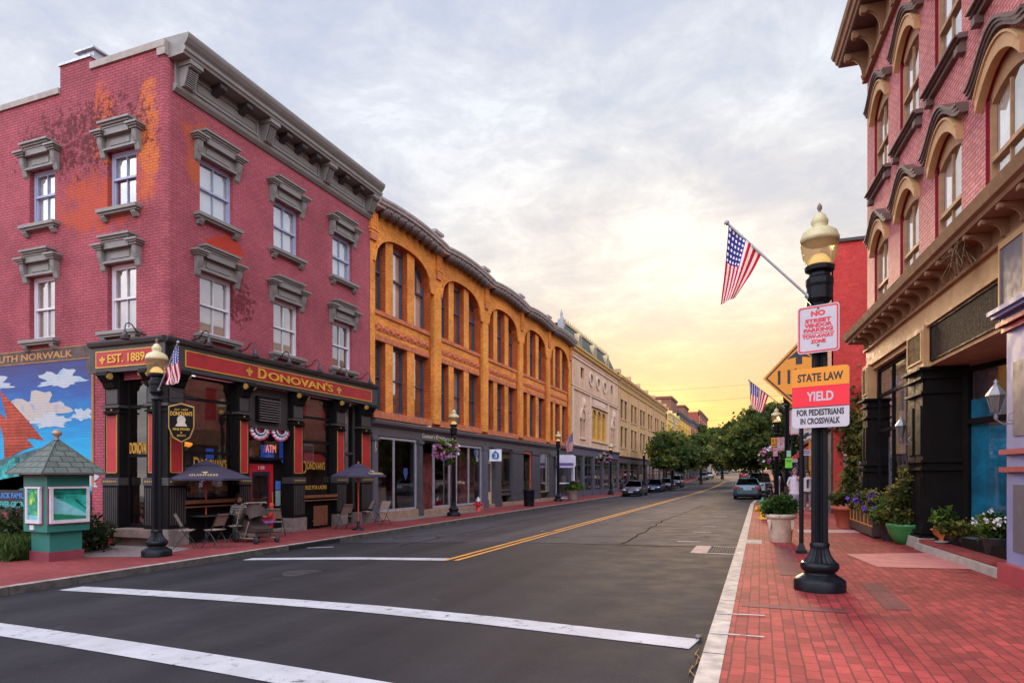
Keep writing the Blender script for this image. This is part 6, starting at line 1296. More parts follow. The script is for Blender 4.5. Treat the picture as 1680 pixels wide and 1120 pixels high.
m = MB(); m.box(-.19, .19, -.008, -.006, -.055, -.048); m.build('rule', SR_, s1)
BOLT = P('steel_bolt', (.12, .10, .11), .4, .6); m = MB()
for z in (.26, -.205): m.tube([(0, -.006, z), (0, -.016, z)], .012, 8)
m.build('bolt', BOLT, s1)
s2 = sign('crosswalk_sign', 'three band orange red and white state law yield sign below the vendor sign', (.715, 9.04, 2.46), ROTS, .68, .76, SW_, .045)
def band_(w, z0, z1, r, top=False):
    if not top: return [(-w / 2, z0), (w / 2, z0), (w / 2, z1), (-w / 2, z1)]
    return [(-w / 2, z0), (w / 2, z0)] + [(w / 2 - r + r * math.cos(R(90 * k / 4)), z1 - r + r * math.sin(R(90 * k / 4))) for k in range(5)] + [(-w / 2 + r + r * math.cos(R(90 + 90 * k / 4)), z1 - r + r * math.sin(R(90 + 90 * k / 4))) for k in range(5)]
m = MB(); m.prism(band_(.68, .145, .38, .045, True), -.007, -.004); m.build('orange_band', SO_, s2); m = MB(); m.prism(band_(.68, -.115, .145, 0), -.0065, -.004); m.box(-.34, .34, -.008, -.0065, .135, .147); m.build('red_band', P('sign_bright_red', (.80, .012, .03), .4, var=.04), s2)
letters(s2, [('STATE LAW', -.27, .27, .205, .31)], SB_, .03, -.0075); letters(s2, [('YIELD', -.16, .16, -.045, .075)], SW_, .03, -.0075); letters(s2, [('FOR PEDESTRIANS', -.28, .28, -.225, -.145), ('IN CROSSWALK', -.235, .235, -.335, -.255)], SB_, .028)
m = MB(); m.box(-.34, .34, -.0075, -.006, -.121, -.112); m.build('rule', SB_, s2)
pl = thing('sign_post', 'slim black post between cream planter and near lamp carrying the diamond sign', 'sign post', (.745, 13.5, 0)); m = MB(); m.tube([(0, 0, .1), (0, 0, 4.1)], .042, 10); m.build('post', BLACKIRON, pl); m = MB(); m.lathe([(.14, 0), (.14, .05), (.10, .08), (.07, .16), (.045, .2)], 4, ph=.5, smooth=False); m.build('base', BLACKIRON, pl)
dg = thing('clearance_sign', 'orange diamond low clearance sign with black arrow behind the near signs', 'sign', (.70, 13.42, 3.36), R(-14)); m = MB(); hd = .66
m.prism([(0, -hd), (hd, 0), (0, hd), (-hd, 0)], -.005, .005); m.build('plate', SO_, dg); m = MB(); k_ = hd - .05
for a, b in [((0, -k_), (k_, 0)), ((k_, 0), (0, k_)), ((0, k_), (-k_, 0)), ((-k_, 0), (0, -k_))]: u = .93; m.add([(a[0], -.007, a[1]), (b[0], -.007, b[1]), (b[0] * u, -.007, b[1] * u), (a[0] * u, -.007, a[1] * u)], [(0, 1, 2, 3)])
m.build('border', SB_, dg); m = MB();
for s_ in (1, -1): m.prism([(0, s_ * .50), (-.22, s_ * .33), (-.055, s_ * .36), (-.055, s_ * .22), (.055, s_ * .22), (.055, s_ * .36), (.22, s_ * .33)], -.009, -.006)
m.build('arrow', SB_, dg); letters(dg, [("11'-3\"", -.38, .38, -.14, .14)], SB_, .02)
# lower signs on posts: side view tow sign, tilted black and white arrow sign
a = xyz(1304, 692, 13.2); t2 = sign('parking_sign', 'pink edged white sign mostly hidden behind the crosswalk sign', (a[0] + .06, a[1], a[2]), R(-14), .32, .5, SW_, .03, SR_, .01, .012)
a = xyz(1327, 712, 12.9); t3 = thing('tow_sign', 'small tilted white sign with black tow truck picture under the crosswalk sign', 'sign', a, R(-14)); q = Matrix.Rotation(R(-24), 4, 'Y'); m = MB(); m.M = q; m.prism(rrect(.36, .16, .03), -.004, .004); m.build('plate', SW_, t3); m = MB(); m.M = q; m.box(-.13, .15, -.007, -.004, -.03, .0); m.prism([(-.14, -.03), (-.02, -.03), (.02, .04), (-.06, .05)], -.007, -.004)
for w_ in (-.09, .11): m.M = q @ Matrix.Translation((w_, -.005, -.035)) @ Matrix.Rotation(R(90), 4, 'X'); m.lathe([(.028, -.003), (.028, .003)], 10)
m.build('picture', SB_, t3)
def farsign(px, py, d, w, h, base, rows, mat, label, border=None, rot=0, name='street_sign'):
    t = sign(name, label, xyz(px, py, d), rot, w, h, base, .03, border, .02, .02)
    if rows: letters(t, rows, mat, .02)
    return t
farsign(1272, 725, 29.9, .36, .42, SO_, [('15', -.12, .12, -.04, .14), ('MPH', -.12, .12, -.16, -.08)], SB_, 'orange 15 mph plate on the right lamp')
farsign(1282, 728, 29.6, .36, .62, SW_, [('NO', -.1, .1, .18, .26), ('PARKING', -.13, .13, .1, .16), ('P', -.06, .06, -.1, .06), ('ANY TIME', -.13, .13, -.24, -.18)], SR_, 'white and red parking sign overlapping the orange 15 plate', SR_)
farsign(1272, 741, 29.7, .2, .4, SW_, [('P', -.05, .05, .0, .12), ('2HR', -.07, .07, -.14, -.06)], SR_, 'narrow red and white plate below the orange 15 sign', SR_)
farsign(1294, 744, 26, .16, .26, P('pale_green_plate', (.25, .45, .33), .5), None, None, 'pale green plate above the bright green notice'); farsign(1294, 759, 26, .26, .4, P('bright_green', (.16, .55, .03), .5), [('TOUR', -.09, .09, .04, .12)], SB_, 'bright green notice hung on the tall right lamp'); farsign(1304, 755, 27, .22, .16, P('grey_plate', (.35, .32, .30), .5), None, None, 'small grey plate right of the green notice'); farsign(1322, 742, 29, .42, .28, SW_, [('PIZZA', -.15, .15, -.06, .08)], P('plum_ink', (0, 0, 0)), 'small white shop sign with plum lettering under the tow sign')
# ---------------------------------------------------------------- kiosk, mural
ks = thing('information_kiosk', 'teal green information kiosk with shingled pyramid roof on the left pavement', 'kiosk', (-14.2, 9.6, -.33), R(85)); TEAL = P('teal_paint', (.018, .150, .122), .55, var=.08, vs=2); MAR = P('maroon_paint', (.20, .035, .05), .55)
# local x runs along the street, -y faces the street
m = MB(); m.box(-.43, .43, -.43, .43, .62, 1.80); m.build('body', TEAL, ks); m = MB(); m.box(-.33, .33, -.33, .33, .2, .62); m.build('pedestal', TEAL, ks); m = MB(); m.box(-.36, .36, -.36, .36, 0, .2); m.build('plinth', MAR, ks)
m = MB(); m.box(-.48, .48, -.48, .48, 1.80, 1.86); 
for q in range(24): v_ = -.48 + q * .041; m.box(v_, v_ + .02, -.50, -.48, 1.80, 1.86); m.box(-.50, -.48, v_, v_ + .02, 1.80, 1.86)
m.build('cornice', P('brown_gold_trim', (.24, .12, .04), .6), ks)
SHING = brick('roof_shingles', (.125, .14, .12), (.10, .115, .10), (.04, .045, .04), .26, .16, .010, .12, 1, .6, .85)
m = MB(); h = .66; ap = (0, 0, 2.60); c4 = [(-h, -h, 1.86), (h, -h, 1.86), (h, h, 1.86), (-h, h, 1.86)]
for k in range(4):
    a, b = c4[k], c4[(k + 1) % 4]; sl_ = math.hypot(h, .76); m.add([a, b, ap], [(0, 1, 2)], 0, False, [(-h, 0), (h, 0), (0, sl_)])
m.add(c4, [(3, 2, 1, 0)]); m.build('roof', SHING, ks); m = MB()
for c in c4: m.tube([c, ap], .016, 5)
m.box(-h, h, -h - .012, -h, 1.83, 1.87); m.box(-h - .012, -h, -h, h, 1.83, 1.87); m.build('roof_hip', P('hip_shingle', (.09, .10, .09), .8), ks); m = MB(); m.lathe([(.05, 2.58), (.03, 2.64), (.085, 2.68), (.09, 2.74), (.04, 2.79), (.001, 2.80)], 14); m.build('finial', P('copper_ball', (.34, .20, .12), .4, .3), ks)
POST_BG = P('poster_sea', (.02, .32, .25), .35, var=.6, vs=3); FRW = P('poster_frame_paint', (.60, .56, .60), .45)
def poster(par, rot, w, kind):
    f = MB(); z0, z1 = .80, 1.57
    for (a, b, c, d) in [(-w / 2, w / 2, z0, z0 + .07), (-w / 2 - .02, w / 2 + .02, z1 - .04, z1), (-w / 2, -w / 2 + .06, z0 + .07, z1 - .04), (w / 2 - .06, w / 2, z0 + .07, z1 - .04)]: f.box(a, b, -.49, -.43, c, d, 0)
    f.box(-w / 2 - .03, w / 2 + .03, -.445, -.429, z0 - .03, z1 + .01, 1)
    o = f.build('poster_frame', [FRW, MAR], par, (0, 0, 0), rot); m = MB(); a, b, c, d = -w / 2 + .06, w / 2 - .06, z0 + .07, z1 - .04; m.box(a, b, -.457, -.450, c, d, 0); m.M = Matrix.Translation((0, .03, 0))
    if kind == 'sea':
        m.box(a, b, -.487, -.485, c + .52, d, 1); m.prism([(a, c + .12), (b, c + .05), (b, c + .12), (a + .3, c + .34), (a, c + .5)], -.489, -.487, 'y', 2); m.prism([(a, c + .02), (b, c), (b, c + .06), (a, c + .14)], -.49, -.487, 'y', 1); m.tube([(.12, -.49, c + .42), (.36, -.49, c + .2)], .01, 5, 3); m.text('BAY DAYS', a + .08, b - .2, d - .2, d - .16, -.488, .002, 3)
    else:
        rg = random.Random(9)
        for k in range(26): x_, z_ = rg.uniform(a + .06, b - .06), rg.uniform(c + .16, d - .06); m.prism([(x_, z_ - .07), (x_ + .06, z_ + .01), (x_ + .01, z_ + .08), (x_ - .05, z_ + .02)], -.488 - k * .0002, -.486, 'y', rg.choice([1, 4, 5, 4]))
        m.box(a, b, -.489, -.486, c, c + .1, 2)
    m.build('poster', [POST_BG, P('poster_deep_green', (.015, .22, .10), .4, var=.3), P('poster_pale', (.20, .50, .52), .4, var=.3), SB_, P('poster_lime', (.12, .48, .04), .4), P('poster_yellow', (.55, .55, .12), .4)], o)
poster(ks, 0, .80, 'sea'); poster(ks, R(-90), .52, 'leaf')
m = MB(); m.box(-.455, -.43, .02, .16, .66, .76); m.build('notice', FRW, ks)
mu = thing('wall_mural', 'painted mural of a red sailed ship under blue sky on the pub side wall', 'mural', (0, 0, 0)); MX0, MX1, MY = -24.0, -16.95, 12.395
def mflat(name, pts, mat, k): m = MB(); m.prism(pts, MY - .004 * k, MY - .004 * (k - 1)); return m.build(name, mat, mu)
SKYM = newmat('mural_sky'); 
def mural_mats():
    m, T, p, o = SKYM; tc = T.n('ShaderNodeTexCoord'); ob = tc.outputs['Object']; sep = T.n('ShaderNodeSeparateXYZ'); T.l(ob, sep.inputs[0])
    mp = T.n('ShaderNodeMapping'); mp.inputs['Scale'].default_value = (.5, 1, 2.2); T.l(ob, mp.inputs[0]); nz = T.noise(mp.outputs[0], 1.8, 8, .65, .6)
    h_ = T.math('ADD', T.math('MULTIPLY', T.math('SUBTRACT', sep.outputs[2], 1.2), .3), T.math('MULTIPLY', T.math('SUBTRACT', nz, .5), .5))
    col = T.ramp(h_, [(0, (.02, .36, .52)), (.3, (.015, .33, .58)), (.55, (.015, .20, .46)), (.78, (.03, .09, .30)), (1, (.05, .05, .16))])
    bt = T.n('ShaderNodeTexBrick'); T.l(tc.outputs['UV'], bt.inputs['Vector']); bt.inputs['Scale'].default_value = 1; bt.inputs['Brick Width'].default_value = .215; bt.inputs['Row Height'].default_value = .074; bt.inputs['Mortar Size'].default_value = .007
    bm = T.n('ShaderNodeBump'); bm.inputs['Strength'].default_value = .6; bm.inputs['Distance'].default_value = .01; bm.invert = True; T.l(bt.outputs['Fac'], bm.inputs['Height']); T.l(bm.outputs[0], p.inputs['Normal'])
    T.put(p.inputs['Base Color'], col); p.inputs['Roughness'].default_value = .75
mural_mats()
mflat('sky_field', [(MX0, .95), (MX1, .95), (MX1, 4.72), (MX0, 4.72)], SKYM[0], 1)
def cloud(cx, cz, w, h, seed, k, mat):
    rg = random.Random(seed); n = 44; pts = []
    for i in range(n):
        a = 2 * math.pi * i / n; r = 1 + .22 * math.sin(a * 5 + seed) + .16 * math.sin(a * 11 + seed * 2) + rg.uniform(-.07, .07); pts.append((cx + w * r * math.cos(a), cz + h * r * (math.sin(a) if math.sin(a) > 0 else .5 * math.sin(a))))
    mflat('cloud', pts, mat, k)
def brick_relief(T, p, tc):
    bt = T.n('ShaderNodeTexBrick'); T.l(tc.outputs['UV'], bt.inputs['Vector']); bt.inputs['Scale'].default_value = 1; bt.inputs['Brick Width'].default_value = .225; bt.inputs['Row Height'].default_value = .078; bt.inputs['Mortar Size'].default_value = .009
    bm = T.n('ShaderNodeBump'); bm.inputs['Strength'].default_value = .8; bm.inputs['Distance'].default_value = .012; bm.invert = True; T.l(bt.outputs['Fac'], bm.inputs['Height']); T.l(bm.outputs[0], p.inputs['Normal'])
def cloud_mat(name, a, b, c):
    m, T, p, o = newmat(name); tc = T.n('ShaderNodeTexCoord'); nz = T.noise(tc.outputs['Object'], 3.2, 9, .75, .5); T.put(p.inputs['Base Color'], T.ramp(nz, [(.30, a), (.48, b), (.60, b), (.68, c)])); p.inputs['Roughness'].default_value = .8; brick_relief(T, p, tc); return m
CM = cloud_mat('mural_cloud', (.16, .26, .42), (.46, .40, .36), (.55, .31, .06)); CM2 = cloud_mat('mural_cloud_white', (.10, .40, .55), (.44, .47, .50), (.52, .53, .52))
cloud(-19.2, 3.25, 1.2, .55, 1, 2, CM); cloud(-18.2, 4.1, .85, .30, 2, 2, CM2); cloud(-21.2, 4.1, .9, .3, 3, 2, CM2); cloud(-17.3, 3.1, .4, .2, 4, 2, CM2); cloud(-17.15, 1.3, .4, .3, 5, 2, CM2); cloud(-18.6, 2.95, .7, .25, 6, 3, CM2)
SAIL = brick('mural_sail', (.40, .085, .05), (.33, .065, .04), (.22, .04, .03), 3, .09, .012, .25, 1.5, .4, .8)
def curve(p, q, r, n=8): return [((1 - t) ** 2 * p[0] + 2 * t * (1 - t) * q[0] + t * t * r[0], (1 - t) ** 2 * p[1] + 2 * t * (1 - t) * q[1] + t * t * r[1]) for t in [i / n for i in range(n + 1)]]
mflat('sail', curve((-20.75, 3.95), (-19.8, 3.3), (-18.85, 2.45)) + curve((-18.85, 2.45), (-19.6, 2.62), (-20.15, 2.45)) + curve((-20.15, 2.45), (-20.5, 3.2), (-20.75, 3.95)), SAIL, 3); mflat('sail', curve((-20.95, 3.4), (-20.2, 3.0), (-19.3, 2.3)) + curve((-19.3, 2.3), (-19.9, 2.2), (-20.55, 1.9)) + [(-20.6, 2.6)], SAIL, 4); mflat('sail', curve((-21.5, 4.2), (-20.9, 3.4), (-20.8, 2.1)) + curve((-20.8, 2.1), (-21.6, 2.0), (-22.4, 2.2)), SAIL, 3)
mflat('hull', [(-22.6, 1.6), (-18.75, 2.3), (-19.3, 1.85), (-20.5, 1.35), (-22.4, 1.2)], P('mural_hull', (.05, .11, .12), .8, var=.4), 5); SEA = P('mural_water', (.03, .26, .24), .8, var=.85, vs=4); cloud(-20.6, 1.35, 2.0, .6, 9, 6, SEA); mflat('water', [(MX0, 1.0), (-17.6, 1.0), (-18.6, 1.15), (-19.6, 1.5), (-22, 1.2), (MX0, 1.2)], SEA, 6)
BAN = P('mural_banner', (.085, .058, .05), .8, var=.3, vs=3); BANT = P('mural_banner_edge', (.34, .15, .055), .8, var=.25, vs=4)
def mtext(txt, x0, x1, z0, z1, mat, k): m = MB(); m.text(txt, x0, x1, z0, z1, MY - .004 * k, .004, 0, .02); m.build('lettering', mat, mu)
mflat('banner', [(MX0, 4.69), (-17.0, 4.69), (-17.0, 5.02), (MX0, 5.02)], BAN, 3); mflat('banner', [(-17.15, 4.69), (-16.75, 4.75), (-16.72, 4.3), (-17.1, 4.2), (-17.15, 4.4)], BAN, 2)
for pts in ([(MX0, 5.02), (-16.97, 5.02), (-16.97, 5.05), (MX0, 5.05)], [(MX0, 4.66), (-16.97, 4.66), (-16.97, 4.69), (MX0, 4.69)], [(-17.0, 4.66), (-16.97, 4.66), (-16.97, 5.05), (-17.0, 5.05)], [(-16.95, 1.2), (-16.86, 1.2), (-16.86, 4.66), (-16.95, 4.66)]): mflat('banner_edge', pts, BANT, 4)
mtext('HISTORIC SOUTH NORWALK', -23.3, -17.68, 4.75, 4.94, P('mural_gold', (.46, .21, .07), .8), 4); mflat('name_band', [(MX0, .45), (-16.95, .45), (-16.95, 1.06), (MX0, 1.06)], P('mural_black', (.03, .022, .025), .8), 7); mtext('QUICK FAMILY', -20.92, -19.55, .79, .98, P('mural_blue_letters', (.06, .22, .55), .7), 8); mtext('FOR-EVER-GREEN', -21.15, -19.65, .56, .73, P('mural_green_letters', (.06, .42, .40), .7), 8)
# small things at the pub corner
for i, (px, py) in enumerate([(157, 888), (176, 888)]): x, y = on_depth(px, 16.6); m = MB(); m.lathe([(.15, 0), (.16, .05), (.15, .26), (.13, .34), (.001, .35)], 14); o = m.build('standpipe', P('dark_red_enamel', (.30, .02, .035), .4), loc=(x, y, -.35)); tag(o, ['left one of two squat dark red pipe stubs by the stone step', 'right one of two squat dark red pipe stubs by the stone step'][i], 'pipe stub')
hs = thing('hanging_shield_sign', 'black and gold shield pub sign hanging from the corner bracket', 'sign', (-13.72, 12.40, 2.82), R(42)); sh = [(-.27, .38), (0, .46), (.27, .38), (.27, -.12), (.18, -.36), (0, -.47), (-.18, -.36), (-.27, -.12)]; m = MB(); m.prism([(a * 1.1, b * 1.08) for a, b in sh], -.025, .025, 'y'); m.build('edge', DULLGOLD, hs); m = MB(); m.prism(sh, -.035, .035); m.build('panel', NEARBLACK, hs)
m = MB(); y_ = -.036; m.text('EST 1889', -.15, .15, .30, .345, y_, .004); m.text("DONOVAN'S", -.25, .25, .17, .28, y_, .004, 0, .02); m.text('FINE FOOD', -.19, .19, -.20, -.14, y_, .004, 0, .02); m.text('&', -.02, .02, -.28, -.23, y_, .004); m.text('SPIRITS', -.1, .1, -.36, -.31, y_, .004); m.build('lettering', GOLD, hs); m = MB(); m.prism([(.1 * math.cos(k * .5), .06 + .12 * math.sin(k * .5)) for k in range(12)], -.04, -.034); m.prism([(-.14, -.1), (.14, -.1), (.08, 0), (-.08, 0)], -.041, -.034); m.build('portrait', P('pale_portrait', (.50, .42, .33), .6), hs); m = MB(); m.tube([(-.45, 0, .62), (.35, 0, .62)], .016, 6); m.tube([(-.2, 0, .62), (-.2, 0, .4)], .006, 4); m.tube([(.2, 0, .62), (.2, 0, .4)], .006, 4); m.tube([(-.45, 0, .95), (.3, 0, .64)], .01, 5); m.build('bracket', BLACKIRON, hs)
def swag(x0, x1, z, label):
    t = thing('bunting', label, 'bunting', (-14.25, 12.5 + (x0 + x1) / 2, z), R(90)); w = (x1 - x0) / 2; n = 16; rows = [(0, .28, 1), (.28, .62, 0), (.62, .86, 2), (.86, 1.0, 3)]
    cols = [P('bunting_navy', (.02, .025, .09), .8), P('bunting_red', (.42, .02, .05), .8), P('bunting_white', (.62, .58, .62), .8), P('bunting_pink', (.55, .06, .14), .8)]
    nm = ['navy_ring', 'red_heart', 'white_ring', 'pink_edge']
    for (r0, r1, mi) in rows:
        m = MB()
        for k in range(n):
            a0, a1 = math.pi * k / n, math.pi * (k + 1) / n; pl_ = lambda r, a: (-w * r * math.cos(a), -.05 - .02 * math.cos(a * 16), -w * .78 * r * math.sin(a)); m.quad(pl_(r0, a0), pl_(r1, a0), pl_(r1, a1), pl_(r0, a1))
        m.build(nm[mi], cols[mi], t)
    m = MB(); rg = random.Random(3)
    for k in range(10): a = math.pi * (k + .5) / 10; m.prism([(-w * .45 * math.cos(a) + .03 * math.cos(j * 1.2566), -w * .35 * math.sin(a) + .03 * math.sin(j * 1.2566)) for j in range(5)], -.085, -.075)
    m.build('star', cols[2], t); return t
swag(2.75, 3.65, 2.90, 'red white and blue fan bunting left of the pair over the pub door'); swag(3.68, 4.55, 2.90, 'red white and blue fan bunting right of the pair over the pub door')
ch = thing('chandelier', 'amber globe chandelier glowing inside the left pub window', 'chandelier', (-14.95, 13.35, 2.25)); m = MB(); m.tube([(0, 0, 1.6), (0, 0, .0)], .012, 5)
for k in range(5): a = k * 1.257; m.tube([(0, 0, 0), (.2 * math.cos(a), .2 * math.sin(a), -.12), (.33 * math.cos(a), .33 * math.sin(a), .02)], .012, 5)
m.build('arms', DULLGOLD, ch); m = MB()
for k in range(5): a = k * 1.257; m.lathe([(.03, 0), (.09, .05), (.10, .10), (.06, .12)], 10, (.33 * math.cos(a), .33 * math.sin(a), .02))
m.build('shade', P('amber_glass_lit', (.7, .25, .03), .4, var=0, emit=(1, .33, .04), es=1.3), ch)
o = thing('picture_frame', 'silver framed picture hanging inside the right pub window', 'picture', (-14.7, 18.55, 2.25), R(90)); m = MB(); m.box(-.32, .32, -.02, .02, -.32, .32); m.build('frame', STEEL, o); m = MB(); m.box(-.26, .26, -.028, -.02, -.26, .26); m.build('picture', P('dark_print', (.08, .07, .08), .6, var=.6, vs=7), o)
for i, (x0, x1, z0, z1, lb) in enumerate([(3.9, 4.45, 1.95, 2.45, 'blue glowing bar screen behind the transom above the door'), (1.72, 1.95, 1.95, 2.25, 'small blue screen high in the left pub window'), (4.75, 5.25, 1.9, 2.8, 'slanted blue screen at the edge of the right pub window')]): m = MB(); m.box(x0, x1, .5, .55, z0, z1); q = m.build('screen', P('blue_bar_screen', (.02, .06, .3), .4, var=0, emit=(.04, .14, .75), es=.3), loc=(-14.25, 12.5, 0), rot=R(90)); tag(q, lb, 'screen')
def lantern(loc, rot, label):
    t = thing('wall_lantern', label, 'wall lantern', loc, rot); GR = P('grey_lantern_metal', (.26, .24, .25), .4, .4); t.scale = (.68, .68, .68); m = MB()
    m.tube([(0, .3, -.42), (0, .12, -.44), (0, .02, -.36), (0, 0, -.2)], .016, 6); m.tube([(0, .3, -.2), (0, .2, -.26), (0, .22, -.36), (0, .28, -.38)], .012, 5); m.lathe([(.02, -.36), (.045, -.3), (.025, -.24), (.05, -.2)], 8); m.build('bracket', GR, t); m = MB(); m.lathe([(.07, -.2), (.155, .12), (.16, .13)], 6, smooth=False); m.build('pane', P('frosted_lantern_glass', (.12, .105, .095), .15, coat=.3), t); m = MB()
    for k in range(6): a = math.pi * k / 3; m.tube([(.072 * math.cos(a), .072 * math.sin(a), -.2), (.162 * math.cos(a), .162 * math.sin(a), .13)], .009, 4)
    m.lathe([(.175, .12), (.17, .15), (.07, .30), (.05, .32)], 6, smooth=False); m.lathe([(.05, .32), (.03, .36), (.045, .4), (.001, .45)], 8); m.build('frame', GR, t); return t
lantern(rloc(5.05, -.42, 2.42), R(-86), 'grey wall lantern on the black shop pilaster'); lantern(rloc(10.22, -.60, 2.45), R(-86), 'larger grey wall lantern on the lavender pilaster at the right edge')
# ---------------------------------------------------------------- cafe furniture
GL_ = -.33
def folding_chair():
    m1, m2, m3 = MB(), MB(), MB()
    fr = MB()
    for q in (-.21, .21):
        fr.tube([(q, -.26, .01), (q, .0, .42), (q * 1.0, .22, .84), (q, .23, .88)], .012, 6); fr.tube([(q * .9, .24, .01), (q * .9, -.02, .38), (q * .9, -.22, .46)], .011, 6)
    fr.tube([(-.21, .20, .80), (.21, .20, .80)], .010, 6); fr.tube([(-.19, .16, .15), (.19, .16, .15)], .009, 5); fr.tube([(-.21, -.18, .14), (.21, -.18, .14)], .009, 5); fr.tube([(-.20, -.22, .46), (.20, -.22, .46)], .011, 6)
    b = MB(); n = 6
    for k in range(n):
        z0, z1 = .55 + .31 * k / n, .55 + .31 * (k + 1) / n; y0, y1 = .065 + (z0 - .55) * .5, .065 + (z1 - .55) * .5; b.add([(-.205, y0, z0), (.205, y0, z0), (.205, y1, z1), (-.205, y1, z1)], [(0, 1, 2, 3)])
    s = MB(); s.box(-.195, .195, -.23, .13, .445, .46)
    return fr.mesh('frame', P('black_tube', (.03, .027, .028), .4)), b.mesh('backrest', SLING), s.mesh('seat', SLING)
FC = folding_chair()
def chair(x, y, rot, label):
    t = thing('folding_chair', label, 'chair', (x, y, GL_), rot, 'folding chairs outside the pub'); link('frame', FC[0], t); link('backrest', FC[1], t); link('seat', FC[2], t); return t
def gp(px, py): return on_ground(px, py, GL_)
for px, py, rot, lb in [(266, 893, 62, 'folding chair half hidden behind the pub lamp post'), (303, 899, 40, 'folding chair right of the lamp post turned to the first table'), (355, 898, 185, 'folding chair with its back to the street at the first table'), (392, 889, 205, 'folding chair beside the stroller with its back to the street'), (386, 868, -10, 'folding chair by the wall under the seated woman'), (519, 862, 30, 'folding chair near the door block facing the second table'), (566, 868, 160, 'folding chair with its back to the street under the small umbrella'), (553, 846, 10, 'folding chair behind the second table by the pub window'), (588, 846, -15, 'folding chair right behind the red umbrella pole'), (604, 858, 230, 'folding chair tucked right of the second table'), (628, 860, 262, 'folding chair in profile at the far right of the patio')]:
    x, y = gp(px, py); chair(x, y, R(rot) + R(90), lb)
def cafe_table(x, y, label):
    t = thing('cafe_table', label, 'table', (x, y, GL_), 0); m = MB(); m.lathe([(.46, .70), (.47, .72), (.46, .735), (.001, .735)], 20); m.build('tabletop', P('black_table', (.022, .02, .021), .4), t); m = MB(); m.tube([(0, 0, 0.02), (0, 0, .7)], .03, 8)
    m.build('pedestal', BLACKIRON, t)
    for a in range(4): m = MB(); m.tube([(0, 0, .12), (.16 * math.cos(a * 1.571), .16 * math.sin(a * 1.571), .05), (.36 * math.cos(a * 1.571), .36 * math.sin(a * 1.571), .015)], .02, 6); m.build('leg', BLACKIRON, t)
    return t
t1 = on_depth(338, 17.7); t2_ = on_depth(588, 21.6); cafe_table(*t1, 'round black table under the large umbrella'); x, y = gp(548, 850); cafe_table(x, y, 'round black table under the small umbrella')
NAVY = P('navy_umbrella_cloth', (.040, .030, .058), .8, var=.1); REDPOLE = P('red_umbrella_pole', (.46, .07, .03), .45)
def umbrella(x, y, zr, rad, zap, label, rot=0, logo_side=0):
    t = thing('umbrella', label, 'umbrella', (x, y, GL_), rot); m = MB(); n = 8; v = []; sub_ = 3; A = [2 * math.pi * (k + .5) / n for k in range(n)]; z0 = zr - GL_; z1 = zap - GL_
    rings = [(0.0, z1), (rad * .28, z1 - (z1 - z0) * .26), (rad * .65, z1 - (z1 - z0) * .62), (rad, z0), (rad * 1.0, z0 - .05)]
    m.lathe([(max(r_, 1e-5), z_) for r_, z_ in rings], 8, ph=.5, smooth=False); m.lathe([(rad, z0 - .05), (rad * .64, z1 - (z1 - z0) * .64), (.02, z1 - .03)], 8, ph=.5, smooth=False); m.build('canopy', NAVY, t); m = MB(); m.lathe([(rad * .30, z1 - (z1 - z0) * .24), (.001, z1 + .04)], 8, ph=.5, smooth=False); m.build('vent_cap', NAVY, t)
    m = MB(); m.tube([(0, 0, .05), (0, 0, z1)], .024, 8); m.lathe([(.04, z0 - .35), (.04, z0 - .22)], 8); m.build('pole', REDPOLE, t); m = MB(); m.lathe([(.2, 0), (.2, .04), (.06, .08), (.05, .28)], 14); m.build('base', BLACKIRON, t); m = MB(); m.lathe([(.02, z1), (.028, z1 + .06), (.001, z1 + .09)], 8); m.build('finial', REDPOLE, t)
    for k in range(8): a = A[k]; m = MB(); m.tube([(0, 0, z0 - .2), (rad * .5 * math.cos(a), rad * .5 * math.sin(a), z0 + (z1 - z0) * .48)], .008, 4); m.build('rib', REDPOLE, t)
    # lettering lies on one sloping panel
    g = MB(); sl = Matrix.Rotation(R(logo_side), 4, 'Z') @ Matrix.Translation((0, -rad * math.cos(math.pi / 8) * .82, z0 + (z1 - z0) * .20)) @ Matrix.Rotation(-(math.pi / 2 - math.atan2((z1 - z0) * .38, rad * .35 * .924)), 4, 'X'); g.M = sl; g.text('GUINNESS', -.34, .34, -.09, .04, -.008, .004, 0, .01); g.prism([(-.07, .19), (.07, .19), (.1, .14), (.03, .07), (-.02, .06), (.0, .12), (-.05, .15)], -.012, -.008); g.build('lettering', P('pale_gold_print', (.50, .36, .17), .6), t); return t
umbrella(*t1, 1.40, 1.27, 1.86, 'large navy umbrella with pale gold lettering over the first table', R(-2), 45); umbrella(*t2_, 1.47, .95, 1.86, 'smaller navy umbrella with its lettering turned to the street', R(-8), 90)
# bench seen against the pub wall under the right window
o = thing('plank_board', 'wooden side board leaning under the right pub window', 'board', (-13.95, 18.3, GL_), R(90)); m = MB()
for k in range(4): m.box(-.35 + k * .18, -.19 + k * .18, -.02, .02, .12, .78)
m.box(-.37, .37, .02, .04, .25, .32); m.build('planks', WOOD, o)
